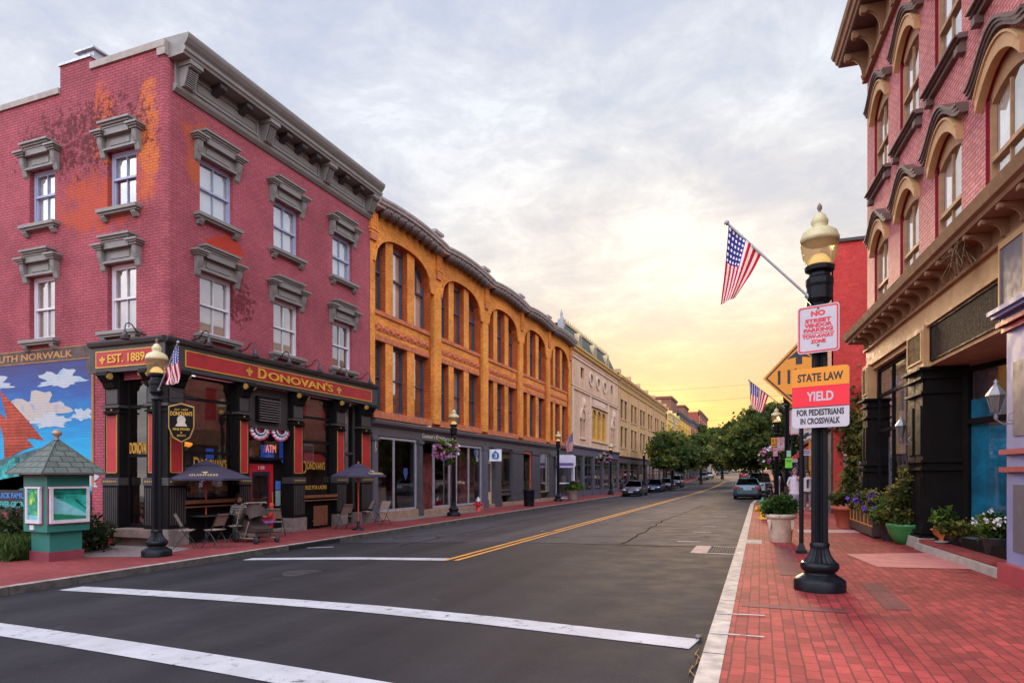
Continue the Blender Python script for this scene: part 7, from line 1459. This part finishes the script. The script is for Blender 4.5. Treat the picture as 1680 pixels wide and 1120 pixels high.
# ---------------------------------------------------------------- people
def person(label, loc, rot, J, cols, hair=HAIRD, hairlong=0, sc_=1.0, extra=None):
    """J joint positions in metres (x right of the viewer facing -y, y back, z up); one skinned body, fingers welded on"""
    bones = [('pelvis', 'waist'), ('waist', 'chest'), ('chest', 'neck'), ('neck', 'head0'), ('head0', 'head1')]
    for s in 'LR': bones += [('chest', 'sh' + s), ('sh' + s, 'el' + s), ('el' + s, 'wr' + s), ('wr' + s, 'ha' + s), ('pelvis', 'hip' + s), ('hip' + s, 'kn' + s), ('kn' + s, 'an' + s), ('an' + s, 'to' + s)]
    rad = dict(pelvis=(.145, .11), waist=(.125, .10), chest=(.15, .11), neck=(.055, .055), head0=(.075, .085), head1=(.078, .095))
    for s in 'LR': rad.update({'sh' + s: (.062, .062), 'el' + s: (.042, .042), 'wr' + s: (.028, .028), 'ha' + s: (.036, .022), 'hip' + s: (.095, .095), 'kn' + s: (.062, .062), 'an' + s: (.042, .042), 'to' + s: (.038, .03)})
    names = list(J); idx = {k: i for i, k in enumerate(names)}
    me = bpy.data.meshes.new('person'); me.from_pydata([J[k] for k in names], [(idx[a], idx[b]) for a, b in bones], []); me.update()
    tmp = bpy.data.objects.new('person_tmp', me); COL.objects.link(tmp); sk = tmp.modifiers.new('s', 'SKIN'); sk.branch_smoothing = .6
    for i, k in enumerate(names): me.skin_vertices[0].data[i].radius = rad[k]; me.skin_vertices[0].data[i].use_root = (k == 'pelvis')
    ss = tmp.modifiers.new('d', 'SUBSURF'); ss.levels = 2; ss.render_levels = 2
    dg = bpy.context.evaluated_depsgraph_get(); em = tmp.evaluated_get(dg).to_mesh(); b = MB(); V = [tuple(v.co) for v in em.vertices]; F = [tuple(p.vertices) for p in em.polygons]
    cmap = {}
    part = lambda a, c: 'legs' if a[:2] in ('hi', 'kn') or a == 'pelvis' and c[:2] == 'hi' else 'foot' if a[:2] == 'an' else 'hand' if a[:2] == 'wr' else 'head' if a in ('neck', 'head0') else 'arm' if a[:2] == 'el' else 'torso'
    segs = [(Vector(J[a]), Vector(J[c]), part(a, c)) for a, c in bones]; order = ['torso', 'arm', 'hand', 'legs', 'foot', 'head']
    for f in F:
        c = sum((Vector(V[i]) for i in f), Vector()) / len(f); best = None
        for a, e, pt in segs:
            d = e - a; t = max(0, min(1, (c - a).dot(d) / max(1e-9, d.length_squared))); q = (a + d * t - c).length
            if best is None or q < best[0]: best = (q, pt)
        cmap.setdefault(best[1], []).append(f)
    b.v = V
    for k in order:
        for f in cmap.get(k, []): b.f.append(list(f)); b.m.append(order.index(k)); b.s.append(True)
    bpy.data.objects.remove(tmp); 
    for s in 'LR':                                         # five fingers per hand
        h, w = Vector(J['ha' + s]), Vector(J['wr' + s]); d = (h - w).normalized(); side = d.cross(Vector((0, 1, 0))); side = side.normalized() if side.length > .1 else Vector((1, 0, 0)); bend = side.cross(d) * .5
        for k in range(4): o_ = h + side * (k - 1.5) * .018; ln = (.06, .07, .065, .05)[k]; b.tube([o_ - d * .01, o_ + d * ln * .5, o_ + (d * .8 + bend) * ln], [.009, .008, .006], 6, 2)
        b.tube([w + side * .025 + d * .02, w + side * .05 + d * .05, w + side * .052 + d * .085], [.010, .009, .007], 6, 2)
    hc = Vector(J['head0']).lerp(Vector(J['head1']), .62); fw = Vector((0, -1, 0))
    if extra and 'face' in extra: fw = Vector(extra['face']).normalized()
    rt = fw.cross(Vector((0, 0, 1))).normalized(); n0 = len(b.f); b.tube([hc + fw * .085 + Vector((0, 0, .01)), hc + fw * .112 - Vector((0, 0, .025)), hc + fw * .085 - Vector((0, 0, .035))], [.008, .014, .008], 6, 5)
    for q in (-1, 1): b.ball(tuple(hc + fw * .086 + rt * q * .03 + Vector((0, 0, .012))), .011, n=6, mi=6); b.ball(tuple(hc + rt * q * .088), .016, .016, .028, 6, 5)
    b.ball(tuple(hc + fw * .083 - Vector((0, 0, .062))), .02, .012, .007, 6, 7)
    mats = [cols['torso'], cols.get('arm', cols['torso']), SKIN, cols['legs'], cols.get('foot', BLACKPOT), SKIN, P('eye_dark', (.02, .015, .012), .3), P('lip_tone', (.40, .12, .10), .5)]
    o = b.build('person', mats, loc=loc, rot=rot); tag(o, label, 'person'); o.scale = (sc_,) * 3
    hm = MB(); n = 14; v = []; fs = []; 
    hm.ball(tuple(hc - fw * .018 + Vector((0, 0, .030))), .102, .108, .112, 14, 0, .06, 3)
    hm.v = [tuple(Vector(q) - (fw * max(0, (Vector(q) - hc).dot(fw) - .05) if Vector(q).z < hc.z + .06 else Vector())) for q in hm.v]
    if hairlong: hm.ball(tuple(hc - fw * .05 - Vector((0, 0, .06))), .10, .08, .05 + hairlong, 12, 0, .08, 5)
    hm.build('hair', hair, o, abs_z=False); return o
def stand(arms=None, stride=.0):
    J = dict(pelvis=(0, 0, .93), waist=(0, 0, 1.08), chest=(0, .0, 1.28), neck=(0, .01, 1.43), head0=(0, 0, 1.50), head1=(0, -.01, 1.62))
    for s, q in (('L', -1), ('R', 1)): J.update({'sh' + s: (q * .17, .01, 1.36), 'el' + s: (q * .22, .03, 1.10), 'wr' + s: (q * .22, -.04, .88), 'ha' + s: (q * .22, -.06, .80), 'hip' + s: (q * .09, 0, .88), 'kn' + s: (q * .095, -.02 - q * stride * .5, .49), 'an' + s: (q * .10, .02 - q * stride, .08), 'to' + s: (q * .11, -.11 - q * stride, .04)})
    if arms: J.update(arms)
    return J
def cloth(n_, c): return P(n_, c, .8, var=.12, vs=12)
LIL = cloth('lilac_white_cotton', (.60, .52, .58)); LIN = cloth('pinkish_linen', (.58, .50, .50)); TRK = cloth('mauve_trousers', (.30, .20, .22)); DRK = cloth('charcoal_cloth', (.035, .03, .03))
xw1 = on_depth(1304, 26.3); xw2 = on_depth(1325, 27.6)
w1_ = person('grey haired person in loose pale shirt, hand near chin, behind the cream planter', (*xw1, 0), R(8), stand({'elR': (.26, -.06, 1.12), 'wrR': (.10, -.20, 1.26), 'haR': (.05, -.22, 1.33), 'elL': (-.26, .02, 1.10), 'wrL': (-.22, -.10, .92), 'haL': (-.2, -.12, .86)}, .06), dict(torso=LIL, arm=SKIN, legs=cloth('pale_blue_skirt', (.40, .40, .55)), foot=cloth('pale_shoes', (.5, .45, .42))), hair=P('grey_hair', (.22, .19, .18), .7), sc_=1.04)
m = MB(); m.lathe([(.17, 1.30), (.20, 1.1), (.21, .95), (.25, .70)], 16); m.build('shirt', LIL, w1_, abs_z=False); m = MB(); m.lathe([(.22, .84), (.27, .45), (.26, .45), (.2, .8)], 16); m.build('skirt', cloth('pale_blue_skirt', (0, 0, 0)), w1_, abs_z=False); m = MB(); m.box(-.36, -.22, -.1, .14, .75, 1.0); m.tube([(-.25, 0, 1.0), (-.12, -.02, 1.42), (.05, .05, 1.3)], .012, 5); m.build('shoulder_bag', DRK, w1_, abs_z=False)
w2_ = person('dark haired person in white jacket and mauve trousers walking right of the sign post', (*xw2, 0), R(-4), stand({'elR': (.25, -.02, 1.10), 'wrR': (.2, -.14, .95), 'haR': (.17, -.18, .90)}, .10), dict(torso=LIN, arm=LIN, legs=TRK, foot=cloth('pale_shoes', (0, 0, 0))), hairlong=.05)
m = MB(); m.lathe([(.16, 1.34), (.19, 1.1), (.20, .96), (.23, .80)], 16); m.build('jacket', LIN, w2_, abs_z=False); m = MB(); m.prism([(-.05, 1.32), (.05, 1.32), (.03, .95), (-.03, .95)], -.215, -.185); m.build('dark_top', DRK, w2_, abs_z=False)
def sit(arms=None, seat=.47, lean=0):
    J = dict(pelvis=(0, .05, seat + .06), waist=(0, .06 - lean * .3, seat + .20), chest=(0, .05 - lean * .7, seat + .40), neck=(0, .03 - lean, seat + .55), head0=(0, .0 - lean * 1.1, seat + .62), head1=(0, -.03 - lean * 1.15, seat + .75))
    for s, q in (('L', -1), ('R', 1)): J.update({'sh' + s: (q * .165, .05 - lean * .85, seat + .48), 'el' + s: (q * .22, -.04 - lean, seat + .24), 'wr' + s: (q * .14, -.24 - lean, seat + .26), 'ha' + s: (q * .10, -.31 - lean, seat + .28), 'hip' + s: (q * .09, .02, seat + .04), 'kn' + s: (q * .11, -.42, seat + .02), 'an' + s: (q * .11, -.40, .08), 'to' + s: (q * .11, -.52, .04)})
    if arms: J.update(arms)
    return J
STR = newmat('striped_knit'); T_ = STR[1]; tc_n = T_.n('ShaderNodeTexCoord'); sp_ = T_.n('ShaderNodeSeparateXYZ'); T_.l(tc_n.outputs['Object'], sp_.inputs[0]); T_.put(STR[2].inputs['Base Color'], T_.mix(T_.math('GREATER_THAN', T_.math('FRACT', T_.math('MULTIPLY', sp_.outputs[2], 22)), .5), (.025, .022, .03), (.50, .45, .45)))
xs_ = on_depth(391, 18.6); person('dark haired person in striped top seated at the first table looking down', (*xs_, GL_), R(55), sit(lean=.10), dict(torso=STR[0], legs=DRK), hairlong=.10)
xs_ = on_depth(352, 18.9); person('slumped person in dark brown top leaning on the first table beside the red pole', (*xs_, GL_), R(30), sit({'elL': (-.3, -.25, .85), 'wrL': (-.2, -.5, .78), 'haL': (-.14, -.56, .78), 'elR': (.3, -.25, .85), 'wrR': (.2, -.5, .78), 'haR': (.12, -.56, .78)}, lean=.42), dict(torso=cloth('brown_grey_top', (.085, .065, .055)), arm=SKIN, legs=DRK))
xs_ = gp(448, 881); ccx = chair(xs_[0] + .05, xs_[1] + .05, R(205), 'folding chair in profile under the child in red by the stroller'); person('small child in bright red hooded coat and purple skirt by the stroller', (*xs_, GL_), R(-62), sit({k: v_ for k, v_ in {}.items()}, seat=.60, lean=.06), dict(torso=cloth('bright_red_fleece', (.72, .030, .015)), legs=cloth('purple_check_skirt', (.22, .11, .38)), foot=cloth('white_shoes', (.6, .55, .55))), hair=cloth('red_hood', (.72, .035, .02)), sc_=.70)
person('person in blue shirt seated with back turned inside the left pub window', (-14.95, 13.75, -.1), R(250), sit(lean=.1), dict(torso=P('royal_blue_shirt', (.05, .16, .62), .8), legs=DRK)); person('person with pale hair seated low inside the right pub window', (-15.1, 18.6, -.1), R(90), sit(lean=.1), dict(torso=cloth('brown_wool', (.12, .06, .04)), legs=DRK), hair=P('grey_hair', (0, 0, 0)))
xs_ = on_ground(952, 813, -.33); person('person in teal shirt walking past the garage style shop window on the left pavement', (*xs_, -.33), R(200), stand({'elL': (-.28, -.08, 1.12), 'wrL': (-.3, -.3, 1.1), 'haL': (-.3, -.38, 1.1)}, .12), dict(torso=cloth('teal_shirt', (.01, .26, .34)), arm=SKIN, legs=DRK), sc_=1.08)
for i, (px, d, c_, lb) in enumerate([(1128, 95, (.06, .05, .06), 'tiny dark clothed pedestrian far along the left shops'), (1075, 82, (.30, .05, .06), 'small pedestrian in red top behind the parked cars'), (1003, 63, (.12, .10, .12), 'dark clothed pedestrian on the left pavement near the pale stone building'), (1134, 98, (.35, .30, .32), 'tiny pale clothed pedestrian beside the far left shops')]): x, y = on_depth(px, d); person(lb, (min(x, -12.6), y, rise(y) - .33), R(180 if i % 2 else 10), stand(None, .1), dict(torso=cloth('walker_top_%d' % i, c_), legs=DRK))
# ---------------------------------------------------------------- stroller
st = thing('stroller', 'dark brown hooded baby stroller with cream hoop frame on the patio', 'stroller', (*gp(420, 889), GL_), R(75)); FRM = P('taupe_stroller_frame', (.32, .24, .19), .4); BRC = P('dark_brown_canvas', (.045, .022, .018), .8)
st.scale = (1.15, 1.15, 1.15)
m = MB(); n = 12
for q in (-.24, .24): m.tube([(q, .40, .10)] + [(q, .42 - .40 * (1 - math.cos(a)) * 1.0, .15 + .78 * math.sin(a)) for a in [k * 1.75 / n for k in range(n + 1)]], .016, 7); m.tube([(q, .40, .10), (q, -.42, .12)], .014, 6); m.tube([(q, .1, .12), (q, -.1, .5)], .013, 6)
m.tube([(-.24, .35, .12), (.24, .35, .12)], .012, 6); m.tube([(-.24, -.02, .93), (.24, -.02, .93)], .016, 6); m.build('frame', FRM, st)
m = MB(); v = []; nn = 14; rows_ = 8
for i in range(nn + 1):
    a = math.pi * (i / nn) * .9 - .1
    for j in range(rows_ + 1): b_ = math.pi * j / rows_; v.append((.25 * math.cos(b_), .05 + .36 * math.cos(a) * (.55 + .45 * math.sin(b_)), .46 + .44 * math.sin(a) * (.5 + .5 * math.sin(b_))))
m.add(v, [(i * (rows_ + 1) + j, i * (rows_ + 1) + j + 1, (i + 1) * (rows_ + 1) + j + 1, (i + 1) * (rows_ + 1) + j) for i in range(nn) for j in range(rows_)], 0, True); m.build('hood', BRC, st); m = MB(); m.prism([(.38, .26), (.30, .62), (-.05, .42), (-.34, .34), (-.34, .26)], -.22, .22, 'x'); m.build('seat', BRC, st); m = MB(); m.prism([(.3, .16), (-.25, .16), (-.28, .24), (.33, .24)], -.2, .2, 'x'); m.build('basket', P('grey_basket', (.14, .10, .09), .8), st)
for q in (-.27, .27):
    for yy, r_ in ((.40, .12), (-.42, .085)): m = MB(); m.M = Matrix.Translation((q, yy, r_)) @ Matrix.Rotation(R(90), 4, 'Y'); m.lathe([(r_ * .3, -.025), (r_, -.02), (r_, .02), (r_ * .3, .025)], 16); m.build('wheel', P('rubber', (.02, .02, .02), .7), st)
# ---------------------------------------------------------------- cars
CARGLASS = glass('car_glass', (.16, .19, .20), 1.0); TYRE = P('tyre_rubber', (.018, .017, .018), .7); RIM = P('alloy_rim', (.40, .38, .40), .35, .7); TAIL = P('tail_lamp', (.42, .015, .03), .25, coat=.6); HEAD = P('head_lamp', (.55, .52, .52), .15, coat=.8); PLATE = P('number_plate', (.42, .44, .55), .5)
def car_meshes(kind, paintmat):
    # length along y (front +y); stations: y, half width, bottom, shoulder
    Ln, Wd, H = dict(sedan=(4.7, .90, 1.46), hatch=(4.3, .87, 1.5), suv=(4.7, .93, 1.74), pickup=(5.5, .97, 1.85))[kind]; g0 = .19 if kind in ('sedan', 'hatch') else .27; sh = .92 if kind in ('sedan', 'hatch') else 1.10; hd = .80 if kind in ('sedan', 'hatch') else 1.05; tl = {'sedan': .98, 'hatch': .95, 'suv': 1.08, 'pickup': 1.08}[kind]; L2 = Ln / 2
    stn = [(-L2, .74, g0 + .16, tl - .16), (-L2 + .06, .86, g0 + .08, tl - .03), (-L2 + .30, .98, g0, tl), (-L2 + .75, 1, g0, max(tl, sh)), (-.4, 1, g0, sh), (.9, 1, g0, sh - .02), (L2 - 1.0, .99, g0, hd + .10), (L2 - .35, .96, g0, hd - .02), (L2 - .08, .86, g0 + .06, hd - .14), (L2, .72, g0 + .14, hd - .26)]
    B = MB(); prof = lambda w, zb, zs: [(-w * .80, zb), (-w * .97, zb + .10), (-w, zb + (zs - zb) * .45), (-w * .985, zb + (zs - zb) * .72), (-w * .93, zs - .03), (-w * .80, zs), (0, zs + .025), (w * .80, zs), (w * .93, zs - .03), (w * .985, zb + (zs - zb) * .72), (w, zb + (zs - zb) * .45), (w * .97, zb + .10), (w * .80, zb)]
    v = []; np_ = 13
    for (y, k, zb, zs) in stn: v += [(a, y, z) for a, z in prof(Wd * k, zb, zs)]
    F = [(i * np_ + j, i * np_ + j + 1, (i + 1) * np_ + j + 1, (i + 1) * np_ + j) for i in range(len(stn) - 1) for j in range(np_ - 1)]; B.add(v, F, 0, True); B.add(v[:np_], [tuple(range(np_ - 1, -1, -1))], 0); B.add(v[-np_:], [tuple(range(np_))], 0)
    G = MB(); yw, yr0, yr1, yb = dict(sedan=(1.12, .30, -.95, -1.70), hatch=(1.15, .38, -1.1, -1.95), suv=(1.25, .55, -1.75, -2.2), pickup=(1.15, .45, -.45, -.75))[kind]; wb, wr = Wd * .90, Wd * .66; zb = sh - .02; zr = H - .05
    base = [(-wb, yw), (wb, yw), (wb, yb), (-wb, yb)]; roof = [(-wr, yr0), (wr, yr0), (wr, yr1), (-wr, yr1)]
    Q = [(x, y, zb) for x, y in base] + [(x, y, zr) for x, y in roof]; G.add(Q, [(0, 1, 5, 4), (1, 2, 6, 5), (2, 3, 7, 6), (3, 0, 4, 7)], 0)
    K = MB()                                             # roof skin and pillars
    rr = [(-wr - .02, yr0 + .02, zr - .012), (wr + .02, yr0 + .02, zr - .012), (wr + .02, yr1 - .02, zr - .012), (-wr - .02, yr1 - .02, zr - .012), (-wr * .8, yr0 - .12, H), (wr * .8, yr0 - .12, H), (wr * .8, yr1 + .12, H - .01), (-wr * .8, yr1 + .12, H - .01)]
    K.add(rr, [(4, 5, 6, 7), (0, 1, 5, 4), (1, 2, 6, 5), (2, 3, 7, 6), (3, 0, 4, 7), (3, 2, 1, 0)], 0, True)
    for i in range(4): K.tube([Vector(Q[i]) * 1.0, Vector(Q[i + 4])], [.05, .04], 6)
    ym = (yr0 + yr1) / 2; 
    for q in (-1, 1): K.tube([(q * wb * 1.0, ym - .05, zb), (q * wr * 1.01, ym, zr)], .04, 6)
    if kind == 'pickup': K.box(-Wd * .95, -Wd * .86, -2.6, -.8, sh - .1, sh + .12); K.box(Wd * .86, Wd * .95, -2.6, -.8, sh - .1, sh + .12)
    D = MB(); wy = Ln * .285; R_ = .32 if kind in ('sedan', 'hatch') else .38
    for q in (-1, 1):
        for y in (-wy, wy): D.M = Matrix.Translation((q * (Wd - .005), y, R_ + .01)) @ Matrix.Rotation(R(90), 4, 'Y'); D.lathe([(R_ + .05, -.012), (R_ + .05, .012)], 20); D.M = None
    D.box(-Wd * .82, Wd * .82, -L2 + .2, L2 - .2, g0 - .03, g0 + .06); D.box(-Wd * .55, Wd * .55, L2 - .06, L2 + .012, g0 + .2, g0 + .36); D.box(-Wd * .7, Wd * .7, -L2 - .006, -L2 + .1, g0 + .10, g0 + .2)
    out = dict(body=B.mesh('body', paintmat), glasshouse=G.mesh('glasshouse', CARGLASS), roof=K.mesh('roof', paintmat), underbody=D.mesh('underbody', TYRE))
    X = {}
    for q, nm in ((-1, 'l'), (1, 'r')):
        m = MB(); m.box(q * Wd * .52, q * Wd * .90, -L2 - .004, -L2 + .16, tl - .26, tl - .10); X['tail' + nm] = ('tail_light', m.mesh('tail_light', TAIL)); m = MB(); m.ball((q * Wd * .66, L2 - .12, hd - .20), .19, .14, .085, 10); X['head' + nm] = ('headlight', m.mesh('headlight', HEAD)); m = MB(); m.ball((q * (Wd + .07), yw - .28, sh + .05), .1, .06, .07, 8); X['mir' + nm] = ('mirror', m.mesh('mirror', paintmat))
    m = MB(); m.box(-.26, .26, -L2 - .012, -L2 + .02, tl - .34, tl - .16); X['rp'] = ('number_plate', m.mesh('number_plate', PLATE)); m = MB(); m.box(-.2, .2, L2 - .01, L2 + .02, g0 + .18, g0 + .30); X['fp'] = ('number_plate', m.mesh('number_plate', PLATE))
    w = MB(); w.M = Matrix.Rotation(R(90), 4, 'Y'); w.lathe([(R_ * .66, -.11), (R_, -.10), (R_, .10), (R_ * .66, .115)], 22); r = MB(); r.M = Matrix.Rotation(R(90), 4, 'Y'); r.lathe([(.05, .10), (R_ * .62, .08), (R_ * .68, .112)], 20); 
    for k in range(5): a = k * 1.2566; r.M = Matrix.Rotation(a, 4, 'X'); r.box(.085, .112, -.03, .03, .04, R_ * .64)
    wm, rm = w.mesh('tyre', TYRE), r.mesh('rim', RIM)
    return out, X, (wm, rm, [(q * (Wd - .10), y, R_, q) for q in (-1, 1) for y in (-wy, wy)])
CMC = {}
def car(label, kind, paint, loc, rot, group, plate=None):
    if (kind, paint.name) not in CMC: CMC[(kind, paint.name)] = car_meshes(kind, paint)
    out, X, (wm, rm, pos) = CMC[(kind, paint.name)]; t = thing('parked_car', label, 'pickup' if kind == 'pickup' else 'car', loc, rot, group)
    for k, me in out.items(): link(k, me, t)
    for k, (nm, me) in X.items(): link(nm, me, t)
    for (x, y, z, q) in pos: w = link('wheel', wm, t, (x, y, z), (0, 0, 0 if q > 0 else math.pi)); link('rim', rm, w)
    return t
PT = lambda n_, c, met=.3: P(n_, c, .28, met, var=.04, coat=.7)
DBLUE, NAVYC, SILV, TEALC, BLKC, REDC, WHTC = PT('car_midnight_blue', (.022, .026, .060)), PT('car_navy', (.018, .026, .075)), PT('car_silver_blue', (.11, .13, .19)), PT('car_teal_grey', (.075, .14, .17)), PT('car_black', (.02, .02, .022)), PT('car_red', (.45, .03, .02)), PT('car_white', (.55, .55, .56))
for i, (px, d, k, c, lb) in enumerate([(1042, 56.5, 'sedan', DBLUE, 'dark midnight blue parked car leading the left row'), (1076, 63, 'hatch', NAVYC, 'navy parked hatchback second in the left row'), (1093, 69.5, 'hatch', SILV, 'silver blue parked car third in the left row'), (1109, 76, 'suv', DBLUE, 'dark parked car last in the near left row'), (1154, 114, 'sedan', SILV, 'pale parked car far along the left kerb'), (1164, 122, 'hatch', WHTC, 'white parked car behind the pale one far along the left kerb'), (1181, 140, 'suv', BLKC, 'dark car deep down the left side of the street'), (1190, 152, 'sedan', SILV, 'silver car farthest along the left kerb')]):
    x, y = on_depth(px, d); x = -10.95; y = y + 0; t_ = (px - 840) / 1064; y = (x * ca - t_ * -x * sa * -1) if False else y
    # keep the pixel column but stand on the kerb-side line
    k_ = (t_ * ca + sa) and 0; a1 = t_ * ca - sa; a2 = t_ * sa + ca; y = x * a2 / a1
    car(lb, k, c, (x, y, gz(-10.9, y) + .0), math.pi, 'cars parked along the left kerb')
for i, (px, d, k, c, lb) in enumerate([(1227, 46.2, 'sedan', TEALC, 'teal grey parked sedan seen from behind at the right kerb'), (1246, 53, 'pickup', WHTC, 'pale pickup parked in front of the teal sedan'), (1221, 128, 'suv', REDC, 'red vehicle far down the right side of the street'), (1236, 104, 'suv', SILV, 'grey vehicle beyond the pickup on the right side')]):
    x, y = on_depth(px, d); car(lb, k, c, (x, y, gz(min(x, -.5), y) + .0), R(0 if i != 2 else 2), 'vehicles on the right side')
# ---------------------------------------------------------------- small street things
def hydrant(loc, label, body, cap, s=1.0):
    t = thing('fire_hydrant', label, 'fire hydrant', loc, R(20)); t.scale = (s,) * 3; m = MB(); m.lathe([(.17, 0), (.17, .04), (.12, .06), (.115, .40), (.15, .42), (.15, .46), (.13, .48)], 16)
    m.build('barrel', body, t); m = MB(); m.lathe([(.15, .48), (.15, .50), (.13, .56), (.09, .63), (.04, .66), (.04, .72), (.001, .73)], 14); m.build('bonnet', cap, t)
    for a in (0, math.pi, -math.pi / 2): m = MB(); m.M = Matrix.Rotation(a, 4, 'Z') @ Matrix.Translation((.10, 0, .33)) @ Matrix.Rotation(R(90), 4, 'Y'); m.lathe([(.06, 0), (.06, .08), (.085, .085), (.085, .13), (.03, .135), (.03, .17)], 10); m.build('outlet', body, t)
    return t
hydrant((.10, 23.6, 0), 'yellow fire hydrant with green bonnet at the right kerb', P('hydrant_yellow', (.74, .36, .012), .45), P('hydrant_green', (.015, .22, .12), .45), 1.0)
xh = on_depth(785, 30); hydrant((-13.5, 30.5, -.33), 'red standpipe hydrant with silver top against the orange building shopfront', P('hydrant_red', (.55, .02, .03), .4), STEEL, 1.0)
bn = thing('litter_bin', 'black slatted litter bin by the left kerb', 'litter bin', (*on_ground(868, 830, -.33), -.33)); m = MB(); m.lathe([(.30, 0), (.34, .9), (.36, .95)], 22, flute=.05); m.build('body', BLACKIRON, bn); m = MB(); m.lathe([(.37, .93), (.37, 1.0), (.24, 1.04), (.22, 1.04), (.22, .9)], 22); m.build('rim', BLACKIRON, bn)
nk = thing('notice_kiosk', 'white and lavender glazed notice kiosk on the left pavement', 'kiosk', (-13.55, 46.6, -.33), R(30)); WL_ = P('lavender_white_paint', (.60, .56, .68), .5); m = MB()
for q in ((-.6, -.3), (.6, -.3), (.6, .3), (-.6, .3)): m.box(q[0] - .05, q[0] + .05, q[1] - .05, q[1] + .05, 0, 2.5)
for z in (.1, 1.2, 2.4): m.box(-.6, .6, -.34, -.28, z, z + .09); m.box(-.6, .6, .28, .34, z, z + .09); m.box(.57, .63, -.3, .3, z, z + .09)
m.build('frame', WL_, nk); m = MB(); m.box(-.55, .55, -.01, .01, .2, 2.4); m.build('pane', SHOPGLASS, nk); m = MB(); m.prism([(-.72, 2.5), (.72, 2.5), (.72, 3.25), (.5, 3.35), (-.5, 3.35), (-.72, 3.25)], -.36, .36); m.build('header', WL_, nk); m = MB(); m.box(-.55, .55, -.375, -.36, 2.55, 2.75); m.build('band', P('purple_band', (.12, .07, .30), .5), nk)
pm = thing('parking_meter', 'slim parking meter beside the parked sedan on the right', 'parking meter', (*on_depth(1279, 33), 0)); m = MB(); m.tube([(0, 0, 0), (0, 0, 1.1)], .03, 8); m.build('post', STEEL, pm); m = MB(); m.lathe([(.06, 1.1), (.09, 1.2), (.09, 1.36), (.05, 1.44), (.001, 1.46)], 12); m.build('head', P('meter_grey', (.30, .30, .32), .4, .5), pm)
mt = thing('motor_scooter', 'dark scooter parked between the sedan and the right kerb', 'scooter', (*on_depth(1262, 41), 0), R(10)); m = MB(); m.ball((0, -.1, .55), .16, .5, .22, 12); m.prism([(.55, .35), (.62, .95), (.5, 1.0), (.42, .4)], -.14, .14, 'x'); m.build('body', BLKC, mt); m = MB(); m.ball((0, -.2, .80), .14, .38, .07, 10); m.build('seat', BLACKPOT, mt); m = MB(); m.tube([(-.32, .5, 1.05), (0, .56, 1.0), (.32, .5, 1.05)], .018, 6); m.tube([(0, .56, 1.0), (0, .75, .3)], .03, 6); m.build('handlebar', STEEL, mt)
for yy in (-.5, .75): m = MB(); m.M = Matrix.Translation((0, yy, .25)) @ Matrix.Rotation(R(90), 4, 'Y'); m.lathe([(.12, -.05), (.25, -.045), (.25, .045), (.12, .05)], 16); m.build('wheel', TYRE, mt)
# overhead wires far down the street
for i, (z, yy, lb) in enumerate([(20.5, 150, 'highest faint utility wire strung across the street'), (17.2, 146, 'second faint utility wire strung across the street'), (13.2, 150, 'third faint utility wire above the far trees'), (10.6, 155, 'lowest faint utility wire above the far trees')]):
    m = MB(); m.tube([(-40 + 8 * k, yy, z - .6 * math.sin(math.pi * k / 10) + k * .28) for k in range(11)], .022, 4); o = m.build('utility_wire', P('wire_black', (.05, .04, .04), .6)); tag(o, lb, 'wire')
tl_ = thing('traffic_signal', 'traffic signal hanging small over the far street', 'traffic light', xyz(1201, 762, 120), 0); m = MB(); m.box(-.2, .2, -.2, .2, -.6, .6); m.build('housing', BLACKIRON, tl_); m = MB(); m.M = Matrix.Translation((0, -.21, .38)); m.ball((0, 0, 0), .16, .05, .16, 10); m.build('lens', P('red_signal_lit', (.6, .02, .02), .3, var=0, emit=(1, .05, .03), es=4.0), tl_); m = MB(); m.tube([(0, 0, .6), (0, 0, 1.4)], .03, 5); m.tube([(-6, 0, 1.4), (9, 0, 1.4)], .04, 5); m.build('mast', BLACKIRON, tl_)
m = MB(); rg = random.Random(8)
for (px, py) in [(1160, 1022), (1176, 1018)]: x, y = on_ground(px, py, -.13); 
x, y = on_ground(1158, 1018, -.13); m.ball((0, 0, .025), .04, .05, .025, 8, 0, .4, 1); o = m.build('loose_stone', P('grey_pebble', (.20, .15, .13), .9), loc=(-.56, 6.65, gz(-.56, 6.65))); tag(o, 'small loose stone lying in the gutter by the right kerb', 'stone')
m = MB()
for k in range(6): a = rg.uniform(-.3, .3); m.tube([(rg.uniform(-.04, .04), k * .14, .012), (rg.uniform(-.05, .05), k * .14 + .2, .015)], .006, 4)
o = m.build('twig_litter', P('dry_stalk', (.34, .17, .06), .9), loc=(-.50, 5.3, gz(-.5, 5.3))); tag(o, 'dry brown stalks lying along the right gutter', 'twigs')
